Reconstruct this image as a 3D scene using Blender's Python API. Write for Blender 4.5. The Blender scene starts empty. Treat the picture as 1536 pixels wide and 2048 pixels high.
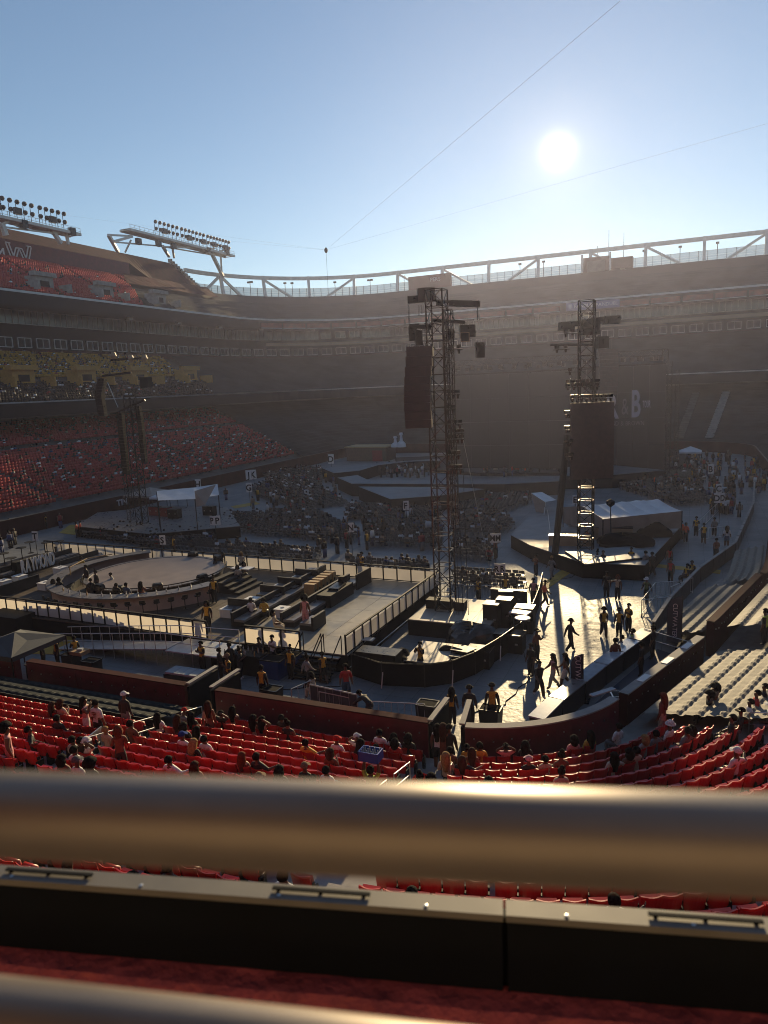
import bpy, math, random
import numpy as np
from mathutils import Vector, Matrix
R = math.radians
random.seed(7)
scn = bpy.context.scene
col = scn.collection

# ------------------------------------------------------------------ camera
F, YAW, PIT, ROLL, H = 1430.0, R(23.5), R(9.9), R(-2.5), 14.8
def _rz(a): c, s = math.cos(a), math.sin(a); return np.array([[c, -s, 0], [s, c, 0], [0, 0, 1]])
def _rx(a): c, s = math.cos(a), math.sin(a); return np.array([[1, 0, 0], [0, c, -s], [0, s, c]])
CM = _rz(YAW) @ _rx(math.pi / 2 - PIT) @ _rz(ROLL)
cd = bpy.data.cameras.new('camera')
cam = bpy.data.objects.new('camera', cd); col.objects.link(cam)
cd.sensor_fit = 'VERTICAL'; cd.sensor_height = 36.0; cd.lens = F / 2048 * 36
cd.clip_start = 0.05; cd.clip_end = 9000
cd.dof.use_dof = True; cd.dof.focus_distance = 55; cd.dof.aperture_fstop = 4.6
cam.matrix_world = Matrix.Translation((0, 0, H)) @ Matrix(CM.tolist()).to_4x4()
scn.camera = cam

# ------------------------------------------------------------------ sky, sun, exposure
SUN_EL, SUN_AZ = R(15.9), R(-9.6)          # azimuth from +Y towards +X
SD = Vector((math.sin(SUN_AZ) * math.cos(SUN_EL), math.cos(SUN_AZ) * math.cos(SUN_EL), math.sin(SUN_EL)))
w = bpy.data.worlds.new('World'); scn.world = w; w.use_nodes = True
nt = w.node_tree; nt.nodes.clear()
out = nt.nodes.new('ShaderNodeOutputWorld'); bg = nt.nodes.new('ShaderNodeBackground')
sky = nt.nodes.new('ShaderNodeTexSky'); sky.sky_type = 'NISHITA'; sky.sun_disc = False
sky.sun_elevation = SUN_EL; sky.sun_rotation = SUN_AZ
sky.air_density = 1.0; sky.dust_density = 0.02; sky.ozone_density = 1.6; sky.altitude = 50
tc = nt.nodes.new('ShaderNodeTexCoord')
dp = nt.nodes.new('ShaderNodeVectorMath'); dp.operation = 'DOT_PRODUCT'; dp.inputs[1].default_value = SD
nt.links.new(tc.outputs['Generated'], dp.inputs[0])
def mapr(a, b, lo, hi, kind='SMOOTHSTEP'):
    n = nt.nodes.new('ShaderNodeMapRange'); n.interpolation_type = kind
    n.inputs[1].default_value = a; n.inputs[2].default_value = b; n.inputs[3].default_value = lo; n.inputs[4].default_value = hi
    nt.links.new(dp.outputs['Value'], n.inputs[0]); return n
# the sun's overexposed disc and the aureole of the hazy evening air round it
dsc = nt.nodes.new('ShaderNodeMath'); dsc.operation = 'POWER'; nt.links.new(mapr(math.cos(R(22)), 1.0, 0, 1, 'LINEAR').outputs[0], dsc.inputs[0]); dsc.inputs[1].default_value = 560.0
disc = nt.nodes.new('ShaderNodeMath'); disc.operation = 'MULTIPLY'; nt.links.new(dsc.outputs[0], disc.inputs[0]); disc.inputs[1].default_value = 10.0
aur = nt.nodes.new('ShaderNodeMath'); aur.operation = 'POWER'; nt.links.new(mapr(math.cos(R(22)), 1.0, 0, 1, 'LINEAR').outputs[0], aur.inputs[0]); aur.inputs[1].default_value = 48.0
aur2 = nt.nodes.new('ShaderNodeMath'); aur2.operation = 'MULTIPLY'; nt.links.new(aur.outputs[0], aur2.inputs[0]); aur2.inputs[1].default_value = 1.5
def tint(v, c):
    n = nt.nodes.new('ShaderNodeMix'); n.data_type = 'RGBA'; n.blend_type = 'MULTIPLY'; n.inputs[0].default_value = 1
    nt.links.new(v.outputs[0], n.inputs[6]); n.inputs[7].default_value = (*c, 1); return n
def addc(a, b):
    n = nt.nodes.new('ShaderNodeMix'); n.data_type = 'RGBA'; n.blend_type = 'ADD'; n.inputs[0].default_value = 1
    nt.links.new(a, n.inputs[6]); nt.links.new(b, n.inputs[7]); return n
s1 = addc(sky.outputs[0], tint(disc, (1, .84, .42)).outputs[2])
au3 = nt.nodes.new('ShaderNodeMath'); au3.operation = 'POWER'; nt.links.new(mapr(math.cos(R(38)), 1.0, 0, 1, 'LINEAR').outputs[0], au3.inputs[0]); au3.inputs[1].default_value = 7.0
au4 = nt.nodes.new('ShaderNodeMath'); au4.operation = 'MULTIPLY'; nt.links.new(au3.outputs[0], au4.inputs[0]); au4.inputs[1].default_value = .55
s3 = addc(s1.outputs[2], tint(au4, (1, .86, .74)).outputs[2])
s2 = addc(s3.outputs[2], tint(aur2, (1, .80, .50)).outputs[2])
nt.links.new(s2.outputs[2], bg.inputs[0]); bg.inputs[1].default_value = 0.085
nt.links.new(bg.outputs[0], out.inputs[0])
sl = bpy.data.lights.new('sun', 'SUN'); sl.energy = 5.0; sl.angle = R(0.9); sl.color = (1, .76, .42)
so = bpy.data.objects.new('sun', sl); col.objects.link(so)
so.rotation_euler = SD.to_track_quat('Z', 'Y').to_euler(); so.location = (0, 0, 120)
vs = scn.view_settings; vs.view_transform = 'Standard'; vs.look = 'None'; vs.exposure = 0.4; vs.gamma = 1.0
vs.use_curve_mapping = False
cy = scn.cycles
cy.max_bounces = 6; cy.diffuse_bounces = 3; cy.glossy_bounces = 3; cy.transmission_bounces = 4; cy.volume_bounces = 0; cy.transparent_max_bounces = 6
cy.filter_width = 1.0; cy.use_denoising = True; cy.denoiser = 'OPENIMAGEDENOISE'; cy.sample_clamp_indirect = 4.0; cy.caustics_reflective = False; cy.caustics_refractive = False

# ------------------------------------------------------------------ pixels of the photograph <-> places
def ray(x, y): return CM @ np.array([(x - 768) / F, -(y - 1024) / F, -1.0])
def G(x, y, z=0.0):                       # where the ray through a pixel meets the level z
    d = ray(x, y); t = (z - H) / d[2]; return Vector((d[0] * t, d[1] * t, z))
def AX(x, y, X): d = ray(x, y); t = X / d[0]; return Vector((X, d[1] * t, H + d[2] * t))
def AY(x, y, Y): d = ray(x, y); t = Y / d[1]; return Vector((d[0] * t, Y, H + d[2] * t))
def AD(x, y, dep): d = ray(x, y) * dep; return Vector((d[0], d[1], H + d[2]))     # at a depth along the view axis
def proj(p):
    c = CM.T @ np.array([p[0], p[1], p[2] - H])
    return (768 + F * c[0] / -c[2], 1024 - F * c[1] / -c[2], -c[2])

# ------------------------------------------------------------------ materials
MATS = {}
def mat(name, c, rough=.6, metal=0.0, var=.12, scale=3.0, bump=0.0, bscale=40.0, emit=0.0, spec=.5, dirt=None, alpha=None):
    if name in MATS: return MATS[name]
    m = bpy.data.materials.new(name); m.use_nodes = True; t = m.node_tree; b = t.nodes['Principled BSDF']
    b.inputs['Roughness'].default_value = rough; b.inputs['Metallic'].default_value = metal
    b.inputs['Specular IOR Level'].default_value = spec
    co = t.nodes.new('ShaderNodeNewGeometry')
    if var > 0:
        no = t.nodes.new('ShaderNodeTexNoise'); no.inputs['Scale'].default_value = scale; no.inputs['Detail'].default_value = 5
        t.links.new(co.outputs['Position'], no.inputs['Vector'])
        mr = t.nodes.new('ShaderNodeMapRange'); mr.inputs[1].default_value = .3; mr.inputs[2].default_value = .7
        mr.inputs[3].default_value = 1 - var; mr.inputs[4].default_value = 1 + var; t.links.new(no.outputs[0], mr.inputs[0])
        mx = t.nodes.new('ShaderNodeMix'); mx.data_type = 'RGBA'; mx.blend_type = 'MULTIPLY'; mx.inputs[0].default_value = 1
        mx.inputs[6].default_value = (*c, 1); t.links.new(mr.outputs[0], mx.inputs[7])
        t.links.new(mx.outputs[2], b.inputs['Base Color'])
        if rough > .15:
            m2 = t.nodes.new('ShaderNodeMapRange'); m2.inputs[3].default_value = max(.02, rough - .1); m2.inputs[4].default_value = min(1, rough + .1)
            t.links.new(no.outputs[0], m2.inputs[0]); t.links.new(m2.outputs[0], b.inputs['Roughness'])
    else: b.inputs['Base Color'].default_value = (*c, 1)
    if bump > 0:
        n2 = t.nodes.new('ShaderNodeTexNoise'); n2.inputs['Scale'].default_value = bscale; n2.inputs['Detail'].default_value = 4
        t.links.new(co.outputs['Position'], n2.inputs['Vector'])
        bp = t.nodes.new('ShaderNodeBump'); bp.inputs['Strength'].default_value = bump; bp.inputs['Distance'].default_value = .02
        t.links.new(n2.outputs[0], bp.inputs['Height']); t.links.new(bp.outputs[0], b.inputs['Normal'])
    if emit: b.inputs['Emission Color'].default_value = (*c, 1); b.inputs['Emission Strength'].default_value = emit
    if alpha is not None: b.inputs['Alpha'].default_value = alpha
    MATS[name] = m; return m
def M(n): return MATS[n]

# ------------------------------------------------------------------ mesh building
class MB:
    def __init__(s): s.v = []; s.f = []; s.m = []
    def face(s, pts, mi=0):
        n = len(s.v); s.v.extend([tuple(p) for p in pts]); s.f.append(tuple(range(n, n + len(pts)))); s.m.append(mi); return s
    def box(s, c, d, rz=0.0, mi=0, top=1.0, rx=0.0):
        x, y, z = d[0] / 2, d[1] / 2, d[2] / 2; n = len(s.v); ca, sa = math.cos(rz), math.sin(rz); cx_, sx_ = math.cos(rx), math.sin(rx)
        for a, b, e in ((-1, -1, -1), (1, -1, -1), (1, 1, -1), (-1, 1, -1), (-1, -1, 1), (1, -1, 1), (1, 1, 1), (-1, 1, 1)):
            k = top if e > 0 else 1; px, py, pz = a * x * k, b * y * k, e * z
            py, pz = py * cx_ - pz * sx_, py * sx_ + pz * cx_
            s.v.append((c[0] + px * ca - py * sa, c[1] + px * sa + py * ca, c[2] + pz))
        for q in ((0, 3, 2, 1), (4, 5, 6, 7), (0, 1, 5, 4), (1, 2, 6, 5), (2, 3, 7, 6), (3, 0, 4, 7)): s.f.append(tuple(n + i for i in q)); s.m.append(mi)
        return s
    def tube(s, p, q, r, n=6, mi=0, r2=None):
        p, q = Vector(p), Vector(q); d = (q - p)
        if d.length < 1e-6: return s
        d.normalize(); u = d.orthogonal().normalized(); v = d.cross(u); k = len(s.v); r2 = r if r2 is None else r2
        for c, rr in ((p, r), (q, r2)):
            for i in range(n):
                a = 2 * math.pi * i / n; s.v.append(tuple(c + (u * math.cos(a) + v * math.sin(a)) * rr))
        for i in range(n): j = (i + 1) % n; s.f.append((k + i, k + j, k + n + j, k + n + i)); s.m.append(mi)
        s.f.append(tuple(k + i for i in range(n))[::-1]); s.m.append(mi); s.f.append(tuple(k + n + i for i in range(n))); s.m.append(mi)
        return s
    def beam(s, p, q, wd, ht, mi=0):
        p, q = Vector(p), Vector(q); d = (q - p).normalized(); u = d.cross(Vector((0, 0, 1)))
        u = Vector((1, 0, 0)) if u.length < 1e-4 else u.normalized(); v = u.cross(d).normalized(); k = len(s.v)
        for c in (p, q):
            for a, b in ((-1, -1), (1, -1), (1, 1), (-1, 1)): s.v.append(tuple(c + u * (a * wd / 2) + v * (b * ht / 2)))
        for f in ((0, 1, 2, 3), (7, 6, 5, 4), (0, 4, 5, 1), (1, 5, 6, 2), (2, 6, 7, 3), (3, 7, 4, 0)): s.f.append(tuple(k + i for i in f)); s.m.append(mi)
        return s
    def prism(s, pts, z0, z1, mi=0, side=None, drop=None):
        n = len(pts); k = len(s.v); area = sum(pts[i][0] * pts[(i + 1) % n][1] - pts[(i + 1) % n][0] * pts[i][1] for i in range(n))
        if area < 0: pts = list(pts)[::-1]
        for z in (z0, z1):
            for p in pts: s.v.append((p[0], p[1], z))
        s.f.append(tuple(k + i for i in range(n))[::-1]); s.m.append(mi); s.f.append(tuple(k + n + i for i in range(n))); s.m.append(mi)
        for i in range(n): j = (i + 1) % n; s.f.append((k + i, k + j, k + n + j, k + n + i)); s.m.append(mi if side is None else side)
        return s
    def lathe(s, prof, c=(0, 0, 0), n=12, mi=0):
        k = len(s.v)
        for r, z in prof:
            for i in range(n): a = 2 * math.pi * i / n; s.v.append((c[0] + r * math.cos(a), c[1] + r * math.sin(a), c[2] + z))
        for j in range(len(prof) - 1):
            for i in range(n): i2 = (i + 1) % n; s.f.append((k + j * n + i, k + j * n + i2, k + (j + 1) * n + i2, k + (j + 1) * n + i)); s.m.append(mi)
        s.f.append(tuple(k + i for i in range(n))[::-1]); s.m.append(mi)
        e = k + (len(prof) - 1) * n; s.f.append(tuple(e + i for i in range(n))); s.m.append(mi)
        return s
    def strip(s, A, B, mi=0):                # sheet between two polylines
        k = len(s.v); n = len(A)
        for a in A: s.v.append(tuple(a))
        for b in B: s.v.append(tuple(b))
        for i in range(n - 1): s.f.append((k + i, k + i + 1, k + n + i + 1, k + n + i)); s.m.append(mi)
        return s
    def mesh(s, name, mats, off=(0, 0, 0), smooth=False):
        me = bpy.data.meshes.new(name)
        me.from_pydata([(a - off[0], b - off[1], c - off[2]) for a, b, c in s.v], [], s.f)
        for m_ in mats: me.materials.append(M(m_) if isinstance(m_, str) else m_)
        if len(mats) > 1: me.polygons.foreach_set('material_index', s.m)
        if smooth: me.polygons.foreach_set('use_smooth', [True] * len(s.f))
        me.validate(); me.update(); return me
    def obj(s, name, mats, parent=None, smooth=False, label=None, cat=None, group=None, kind=None):
        if isinstance(mats, str): mats = [mats]
        if parent is None:
            a = np.array(s.v); o3 = ((a[:, 0].min() + a[:, 0].max()) / 2, (a[:, 1].min() + a[:, 1].max()) / 2, a[:, 2].min())
            o = bpy.data.objects.new(name, s.mesh(name, mats, o3, smooth)); o.location = o3
        else:
            o3 = parent['_o']; o = bpy.data.objects.new(name, s.mesh(name, mats, o3, smooth)); o.parent = parent
        o['_o'] = [float(x) for x in (o3 if parent is None else parent['_o'])]
        col.objects.link(o); tag(o, label, cat, group, kind); return o
def tag(o, label=None, cat=None, group=None, kind=None):
    if label: o['label'] = label
    if cat: o['category'] = cat
    if group: o['group'] = group
    if kind: o['kind'] = kind
    return o
def thing(name, label, cat, loc, group=None):          # an empty at the base; parts are given in world places
    o = bpy.data.objects.new(name, None); o.empty_display_size = .2; o.location = loc; o['_o'] = [float(x) for x in loc]
    col.objects.link(o); return tag(o, label, cat, group)
def inst(name, me, parent=None, loc=(0, 0, 0), rz=0.0, **k):   # another object on shared mesh data
    o = bpy.data.objects.new(name, me); o.location = loc; o.rotation_euler = (0, 0, rz)
    if parent: o.parent = parent
    col.objects.link(o); return tag(o, **k)
def npmesh(name, V, Q, mi, mats):                       # big quad meshes
    me = bpy.data.meshes.new(name); me.vertices.add(len(V)); me.vertices.foreach_set('co', np.asarray(V, dtype=np.float32).ravel())
    nq = len(Q); me.loops.add(nq * 4); me.polygons.add(nq)
    me.loops.foreach_set('vertex_index', np.asarray(Q, dtype=np.int32).ravel())
    me.polygons.foreach_set('loop_start', np.arange(nq, dtype=np.int32) * 4)
    for m_ in mats: me.materials.append(M(m_))
    me.polygons.foreach_set('material_index', np.asarray(mi, dtype=np.int32)); me.update(calc_edges=True); me.validate(); return me
def stamp(tmpl, places):           # tmpl = MB of quads; places = (x,y,z,rz,scale,material or None)
    tv = np.array(tmpl.v); tf = np.array([f for f in tmpl.f], dtype=np.int32); tm = np.array(tmpl.m)
    V, Q, I = [], [], []
    for n, (x, y, z, rz, sc, mm) in enumerate(places):
        c, s_ = math.cos(rz), math.sin(rz); a = tv * sc
        V.append(np.stack([a[:, 0] * c - a[:, 1] * s_ + x, a[:, 0] * s_ + a[:, 1] * c + y, a[:, 2] + z], 1))
        Q.append(tf + n * len(tv)); I.append(tm if mm is None else np.array([mm[k] for k in tm]))
    return np.concatenate(V), np.concatenate(Q), np.concatenate(I)
def stuff(name, tmpl, places, mats, label, cat):
    if not places: return None
    V, Q, I = stamp(tmpl, places)
    o = bpy.data.objects.new(name, npmesh(name, V, Q, I, mats)); col.objects.link(o)
    return tag(o, label, cat, None, 'stuff')
FONT = {}
def _glyphs():                       # outlines of the characters used, made once while the scene is empty
    for bold in (0.0, .025):
        for ch in 'ABCDEFGHJKLMNOPRSTUWY&152I':
            cu = bpy.data.curves.new('t', 'FONT'); cu.body = ch; cu.size = 1.0; cu.extrude = .5; cu.resolution_u = 3; cu.offset = bold
            ob = bpy.data.objects.new('t', cu); col.objects.link(ob)
            me = bpy.data.meshes.new_from_object(ob.evaluated_get(bpy.context.evaluated_depsgraph_get()))
            v = [(p.co.x, p.co.y, p.co.z) for p in me.vertices]; x0 = min(p[0] for p in v)
            FONT[(ch, bold)] = ([(p[0] - x0, p[1], p[2]) for p in v], [tuple(p.vertices) for p in me.polygons], max(p[0] for p in v) - x0)
            bpy.data.objects.remove(ob); bpy.data.curves.remove(cu); bpy.data.meshes.remove(me)
_glyphs()
def text_mb(txt, size, depth=.05, bold=0.0):     # letters as geometry: one MB per character, x to the right, z up, centred
    res = []; x = 0.0; bk_ = .025 if bold > 0 else 0.0
    for ch in txt:
        if ch == ' ': x += size * .35; continue
        v, f, wd = FONT[(ch, bk_)]; b = MB(); b.v = [(p[0] * size + x, -p[2] * depth, p[1] * size) for p in v]; b.f = f; b.m = [0] * len(f)
        res.append(b); x += (wd + .09) * size
    for b in res: b.v = [(p[0] - x / 2, p[1], p[2]) for p in b.v]
    return res
def letters(txt, size, pos, right, parent, material, name='letter', depth=.05, bold=0.0, sx=1.0, up=(0, 0, 1)):
    r_ = Vector(right).normalized(); u_ = Vector(up).normalized(); n_ = r_.cross(u_)
    for b in text_mb(txt, size, depth, bold):
        m = MB(); m.f = b.f; m.m = b.m
        m.v = [tuple(Vector(pos) + r_ * (p[0] * sx) + n_ * (-p[1]) + u_ * p[2]) for p in b.v]
        m.obj(name, material, parent)
# ------------------------------------------------------------------ palette
mat('concrete', (.30, .28, .26), .85, var=.2, scale=1.5, bump=.3, bscale=25)
mat('dark_concrete', (.10, .095, .09), .9, var=.25, scale=1.0)
mat('maroon', (.115, .018, .022), .6, var=.25, scale=1.2)
mat('maroon_pad', (.13, .012, .02), .5, var=.25, scale=2.5, bump=.25, bscale=6)
mat('deep_maroon', (.05, .014, .015), .9, var=.3, scale=.8, spec=.1)
mat('red_seat', (.50, .020, .017), .36, var=.15, scale=2, spec=.5)
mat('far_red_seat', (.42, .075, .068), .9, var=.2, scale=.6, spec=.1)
mat('yellow_seat', (.42, .23, .04), .9, var=.3, scale=.6, spec=.1)
mat('black_seat', (.028, .027, .026), .9, var=.2, scale=.6, spec=.1)
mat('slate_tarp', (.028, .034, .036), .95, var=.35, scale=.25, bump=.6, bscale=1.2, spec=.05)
mat('maroon_tarp', (.065, .016, .018), .95, var=.3, scale=.25, bump=.6, bscale=1.2, spec=.05)
mat('teal_tarp', (.008, .013, .015), .8, spec=.2, var=.25, scale=1.0, bump=.4, bscale=6)
mat('beige_tarp', (.185, .168, .14), .75, var=.14, scale=2.0, bump=.5, bscale=18)
mat('steel', (.55, .55, .55), .38, .9, var=.15, scale=4)
mat('white_steel', (.62, .61, .58), .5, .0, var=.12, scale=.8)
mat('tan_steel', (.36, .26, .16), .6, var=.12, scale=1)
mat('dark_metal', (.018, .018, .018), .3, .6, var=.2, scale=5)
mat('truss_metal', (.075, .072, .066), .24, .9, var=.2, scale=5)
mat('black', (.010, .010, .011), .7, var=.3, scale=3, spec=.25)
mat('black_cloth', (.008, .008, .009), .95, var=.35, scale=1.5, bump=.6, bscale=3, spec=.1)
mat('glass_dark', (.02, .028, .03), .08, var=.3, scale=.3)
mat('glass_reflect_tone', (.24, .28, .26), .12, var=.6, scale=.22)  # pale mottled base colour stands in for sky and stands mirrored in the panes
mat('window_frame', (.6, .6, .58), .5, var=.1)
mat('led_face', (.012, .012, .014), .35, var=.15)
mat('ribbon_red', (.20, .035, .02), .45, var=.5, scale=.9)
mat('ribbon_blue', (.16, .15, .27), .5, var=.1)
mat('pale_print', (.60, .57, .60), .6, var=.05)
mat('white_paint', (.78, .77, .74), .5, var=.06, scale=2)
mat('screen_black', (.020, .019, .019), .5, var=.1, scale=.4)
mat('brown_panel', (.055, .028, .022), .7, var=.15, scale=1)
mat('fence_mesh', (.33, .36, .38), .8, var=.05, alpha=.62)
mat('sign_white', (.74, .73, .70), .6, var=.05)
mat('ink', (.02, .018, .016), .7, var=.1)

def seat_tint(m_, lo=.78, hi=1.18):             # faded and dusty seats next to fresher ones
    t = m_.node_tree; b = t.nodes['Principled BSDF']; l = b.inputs['Base Color'].links[0]; src = l.from_socket; oi = t.nodes.new('ShaderNodeObjectInfo'); mr = t.nodes.new('ShaderNodeMapRange')
    mr.inputs[3].default_value = lo; mr.inputs[4].default_value = hi; t.links.new(oi.outputs['Random'], mr.inputs[0]); mx = t.nodes.new('ShaderNodeMix'); mx.data_type = 'RGBA'; mx.blend_type = 'MULTIPLY'; mx.inputs[0].default_value = 1
    t.links.new(src, mx.inputs[6]); t.links.new(mr.outputs[0], mx.inputs[7]); t.links.new(mx.outputs[2], b.inputs['Base Color'])
seat_tint(M('red_seat'))
# floor of pale plastic cover panels over the pitch
def floor_mat():
    m = bpy.data.materials.new('floor_panels'); m.use_nodes = True; t = m.node_tree; b = t.nodes['Principled BSDF']
    g = t.nodes.new('ShaderNodeNewGeometry')
    vo = t.nodes.new('ShaderNodeTexVoronoi'); vo.inputs['Scale'].default_value = 2.3; vo.feature = 'DISTANCE_TO_EDGE'
    no = t.nodes.new('ShaderNodeTexNoise'); no.inputs['Scale'].default_value = .35; no.inputs['Detail'].default_value = 6
    br = t.nodes.new('ShaderNodeTexBrick'); br.inputs['Scale'].default_value = 1.0; br.offset = 0.0
    br.inputs['Brick Width'].default_value = 1.2; br.inputs['Row Height'].default_value = 1.2; br.inputs['Mortar Size'].default_value = .012
    br.inputs['Color1'].default_value = (.165, .175, .185, 1); br.inputs['Color2'].default_value = (.20, .205, .21, 1); br.inputs['Mortar'].default_value = (.10, .10, .10, 1)
    for n in (vo, no, br): t.links.new(g.outputs['Position'], n.inputs['Vector'])
    mr = t.nodes.new('ShaderNodeMapRange'); mr.inputs[1].default_value = .3; mr.inputs[2].default_value = .7; mr.inputs[3].default_value = .78; mr.inputs[4].default_value = 1.1; t.links.new(no.outputs[0], mr.inputs[0])
    mx = t.nodes.new('ShaderNodeMix'); mx.data_type = 'RGBA'; mx.blend_type = 'MULTIPLY'; mx.inputs[0].default_value = 1
    t.links.new(br.outputs['Color'], mx.inputs[6]); t.links.new(mr.outputs[0], mx.inputs[7]); t.links.new(mx.outputs[2], b.inputs['Base Color'])
    n3 = t.nodes.new('ShaderNodeTexNoise'); n3.inputs['Scale'].default_value = 3.2; n3.inputs['Detail'].default_value = 3; t.links.new(g.outputs['Position'], n3.inputs['Vector'])
    ad = t.nodes.new('ShaderNodeMath'); ad.operation = 'MULTIPLY_ADD'; t.links.new(vo.outputs['Distance'], ad.inputs[0]); ad.inputs[1].default_value = .7; t.links.new(n3.outputs[0], ad.inputs[2])
    bp = t.nodes.new('ShaderNodeBump'); bp.inputs['Strength'].default_value = .55; bp.inputs['Distance'].default_value = .05
    t.links.new(ad.outputs[0], bp.inputs['Height']); t.links.new(bp.outputs[0], b.inputs['Normal'])
    b.inputs['Roughness'].default_value = .52; b.inputs['Specular IOR Level'].default_value = .22
    MATS['floor_panels'] = m
floor_mat()

# ------------------------------------------------------------------ ground
m = MB(); m.face([(-3000, -3000, -.6), (3000, -3000, -.6), (3000, 3000, -.6), (-3000, 3000, -.6)])
m.obj('ground', 'dark_concrete', label='dark ground under and around the stadium', cat='ground', kind='structure')
m = MB(); m.prism([(-74, 24.6), (-9, 24.6), (-4, 26.5), (2, 34), (13, 95), (13, 153), (-74, 153)], -.3, 0)
m.obj('floor', 'floor_panels', label='pale plastic panel floor laid over the pitch', cat='floor', kind='structure')

# ------------------------------------------------------------------ the stadium ring
XL, YE, XR = -70.0, 150.0, 10.0
def ring(o, n=(34, 16, 26, 16, 8)):
    r = 12 + 33 * min(o, 60) / 60; y0 = 24.8 - o + r; a, b, c = XL - o, YE + o, XR + o; P_ = []
    for i in range(n[0]): P_.append((a, y0 + (b - r - y0) * i / n[0]))
    for i in range(n[1]): t = math.pi / 2 * i / n[1]; P_.append((a + r - r * math.cos(t), b - r + r * math.sin(t)))
    for i in range(n[2]): P_.append((a + r + (c - r - a - r) * i / n[2], b))
    for i in range(n[3]): t = math.pi / 2 * i / n[3]; P_.append((c - r + r * math.sin(t), b - r + r * math.cos(t)))
    for i in range(n[4] + 1): P_.append((c, b - r + (100 - b + r) * i / n[4]))
    return P_
def loft(m, prof, mi=0):
    for (o1, z1), (o2, z2) in zip(prof, prof[1:]):
        m.strip([(x, y, z1) for x, y in ring(o1)][::-1], [(x, y, z2) for x, y in ring(o2)][::-1], mi)
    return m
def walk(o, step, s0=0.0):                 # places along the ring: x, y, inward heading
    P_ = ring(o, n=(60, 30, 40, 30, 12)); acc = 0.0; nxt = s0
    for (x0, y0), (x1, y1) in zip(P_, P_[1:]):
        L = math.hypot(x1 - x0, y1 - y0)
        while nxt <= acc + L and L > 0:
            t = (nxt - acc) / L; yield x0 + (x1 - x0) * t, y0 + (y1 - y0) * t, math.atan2(y1 - y0, x1 - x0), nxt
            nxt += step
        acc += L
st = thing('stadium_stand', 'horseshoe of stadium decks with suites round the pitch, left and far sides', 'stadium', (-70, 60, 0))
loft(MB(), [(0, -.5), (0, 2.0), (.25, 2.0), (.25, 1.2), (32, 11.3), (32, 13.6)]).obj('lower_deck', 'dark_concrete', st)
loft(MB(), [(0, 2.002), (-.02, 2.002), (-.02, -.3)]).obj('field_wall', 'deep_maroon', st)
loft(MB(), [(32.2, 13.0), (22, 12.6), (22, 14.9), (22.25, 14.9), (22.25, 14.2), (42.4, 23.3), (42.4, 24.3)]).obj('club_deck', 'dark_concrete', st)
loft(MB(), [(21.95, 12.7), (21.95, 14.7)]).obj('club_fascia', 'black', st)
loft(MB(), [(42.3, 23.4), (42.3, 24.4), (43.0, 24.4)]).obj('suite_ledge', 'deep_maroon', st)
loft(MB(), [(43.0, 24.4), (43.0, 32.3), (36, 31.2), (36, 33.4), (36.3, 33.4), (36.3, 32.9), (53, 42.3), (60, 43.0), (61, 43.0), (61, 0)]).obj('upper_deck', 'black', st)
def near_ring(o):                      # the near end and right side, behind and beside the viewer
    r = 12 + 33 * min(o, 60) / 60; a, b, c = XL - o, 24.8 - o, XR + o; P_ = [(c, 100.0)]
    for i in range(13): t = math.pi / 2 * i / 12; P_.append((c - r + r * math.cos(t), b + r - r * math.sin(t)))
    for i in range(13): t = math.pi / 2 * i / 12; P_.append((a + r - r * math.sin(t), b + r - r * math.cos(t)))
    return P_
m = MB(); pf = [(43.0, 13.0), (43.0, 32.3), (36, 31.2), (36, 33.4), (36.3, 33.4), (36.3, 32.9), (53, 42.3), (60, 43.0), (61, 43.0), (61, 0)]
for (o1, z1), (o2, z2) in zip(pf, pf[1:]): m.strip([(x, y, z1) for x, y in near_ring(o1)][::-1], [(x, y, z2) for x, y in near_ring(o2)][::-1])
m.obj('near_upper_deck', 'maroon_tarp', st)
# front rail along the upper deck and club deck
loft(MB(), [(35.9, 33.35), (35.9, 33.75), (36.05, 33.75), (36.05, 33.35)]).obj('deck_rail', 'white_steel', st)
loft(MB(), [(21.9, 14.75), (21.9, 14.95), (22.02, 14.95)]).obj('deck_rail', 'steel', st)
# the higher back wall of the left side, stepping down at its end
A = [(XL - 53.2, y) for y in np.linspace(20, 139, 30)]
m = MB(); m.strip([(x, y, 42.2) for x, y in A][::-1], [(x, y, 46.2) for x, y in A][::-1]); m.obj('back_wall', 'maroon', st)
m = MB(); tops = []
for i, y in enumerate(np.linspace(20, 174, 120)):
    zt = 49.6 if y < 161 else 49.6 - (y - 161) / 13 * 6.4
    tops.append((XL - 58.5, y, zt))
lowr = [(XL - 53.2, min(t[1], 174), min(46.2, t[2] - .2) if t[1] < 139 else min(46.2, t[2] - .2) - min(3.4, (t[1] - 139) * .4)) for t in tops]
m.strip(lowr[::-1], tops[::-1]); m.strip(tops[::-1], [(x - .4, y, 30) for x, y, z in tops][::-1])
m.obj('seat_cover', 'deep_maroon', st)
m = MB()
for i in range(15): y = 160.5 + i * 1.0; z = 49.9 - (y - 161) / 13 * 6.4; m.box((XL - 58.3, y, z), (.9, .7, .9))
m.obj('stepped_edge', 'concrete', st)
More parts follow.
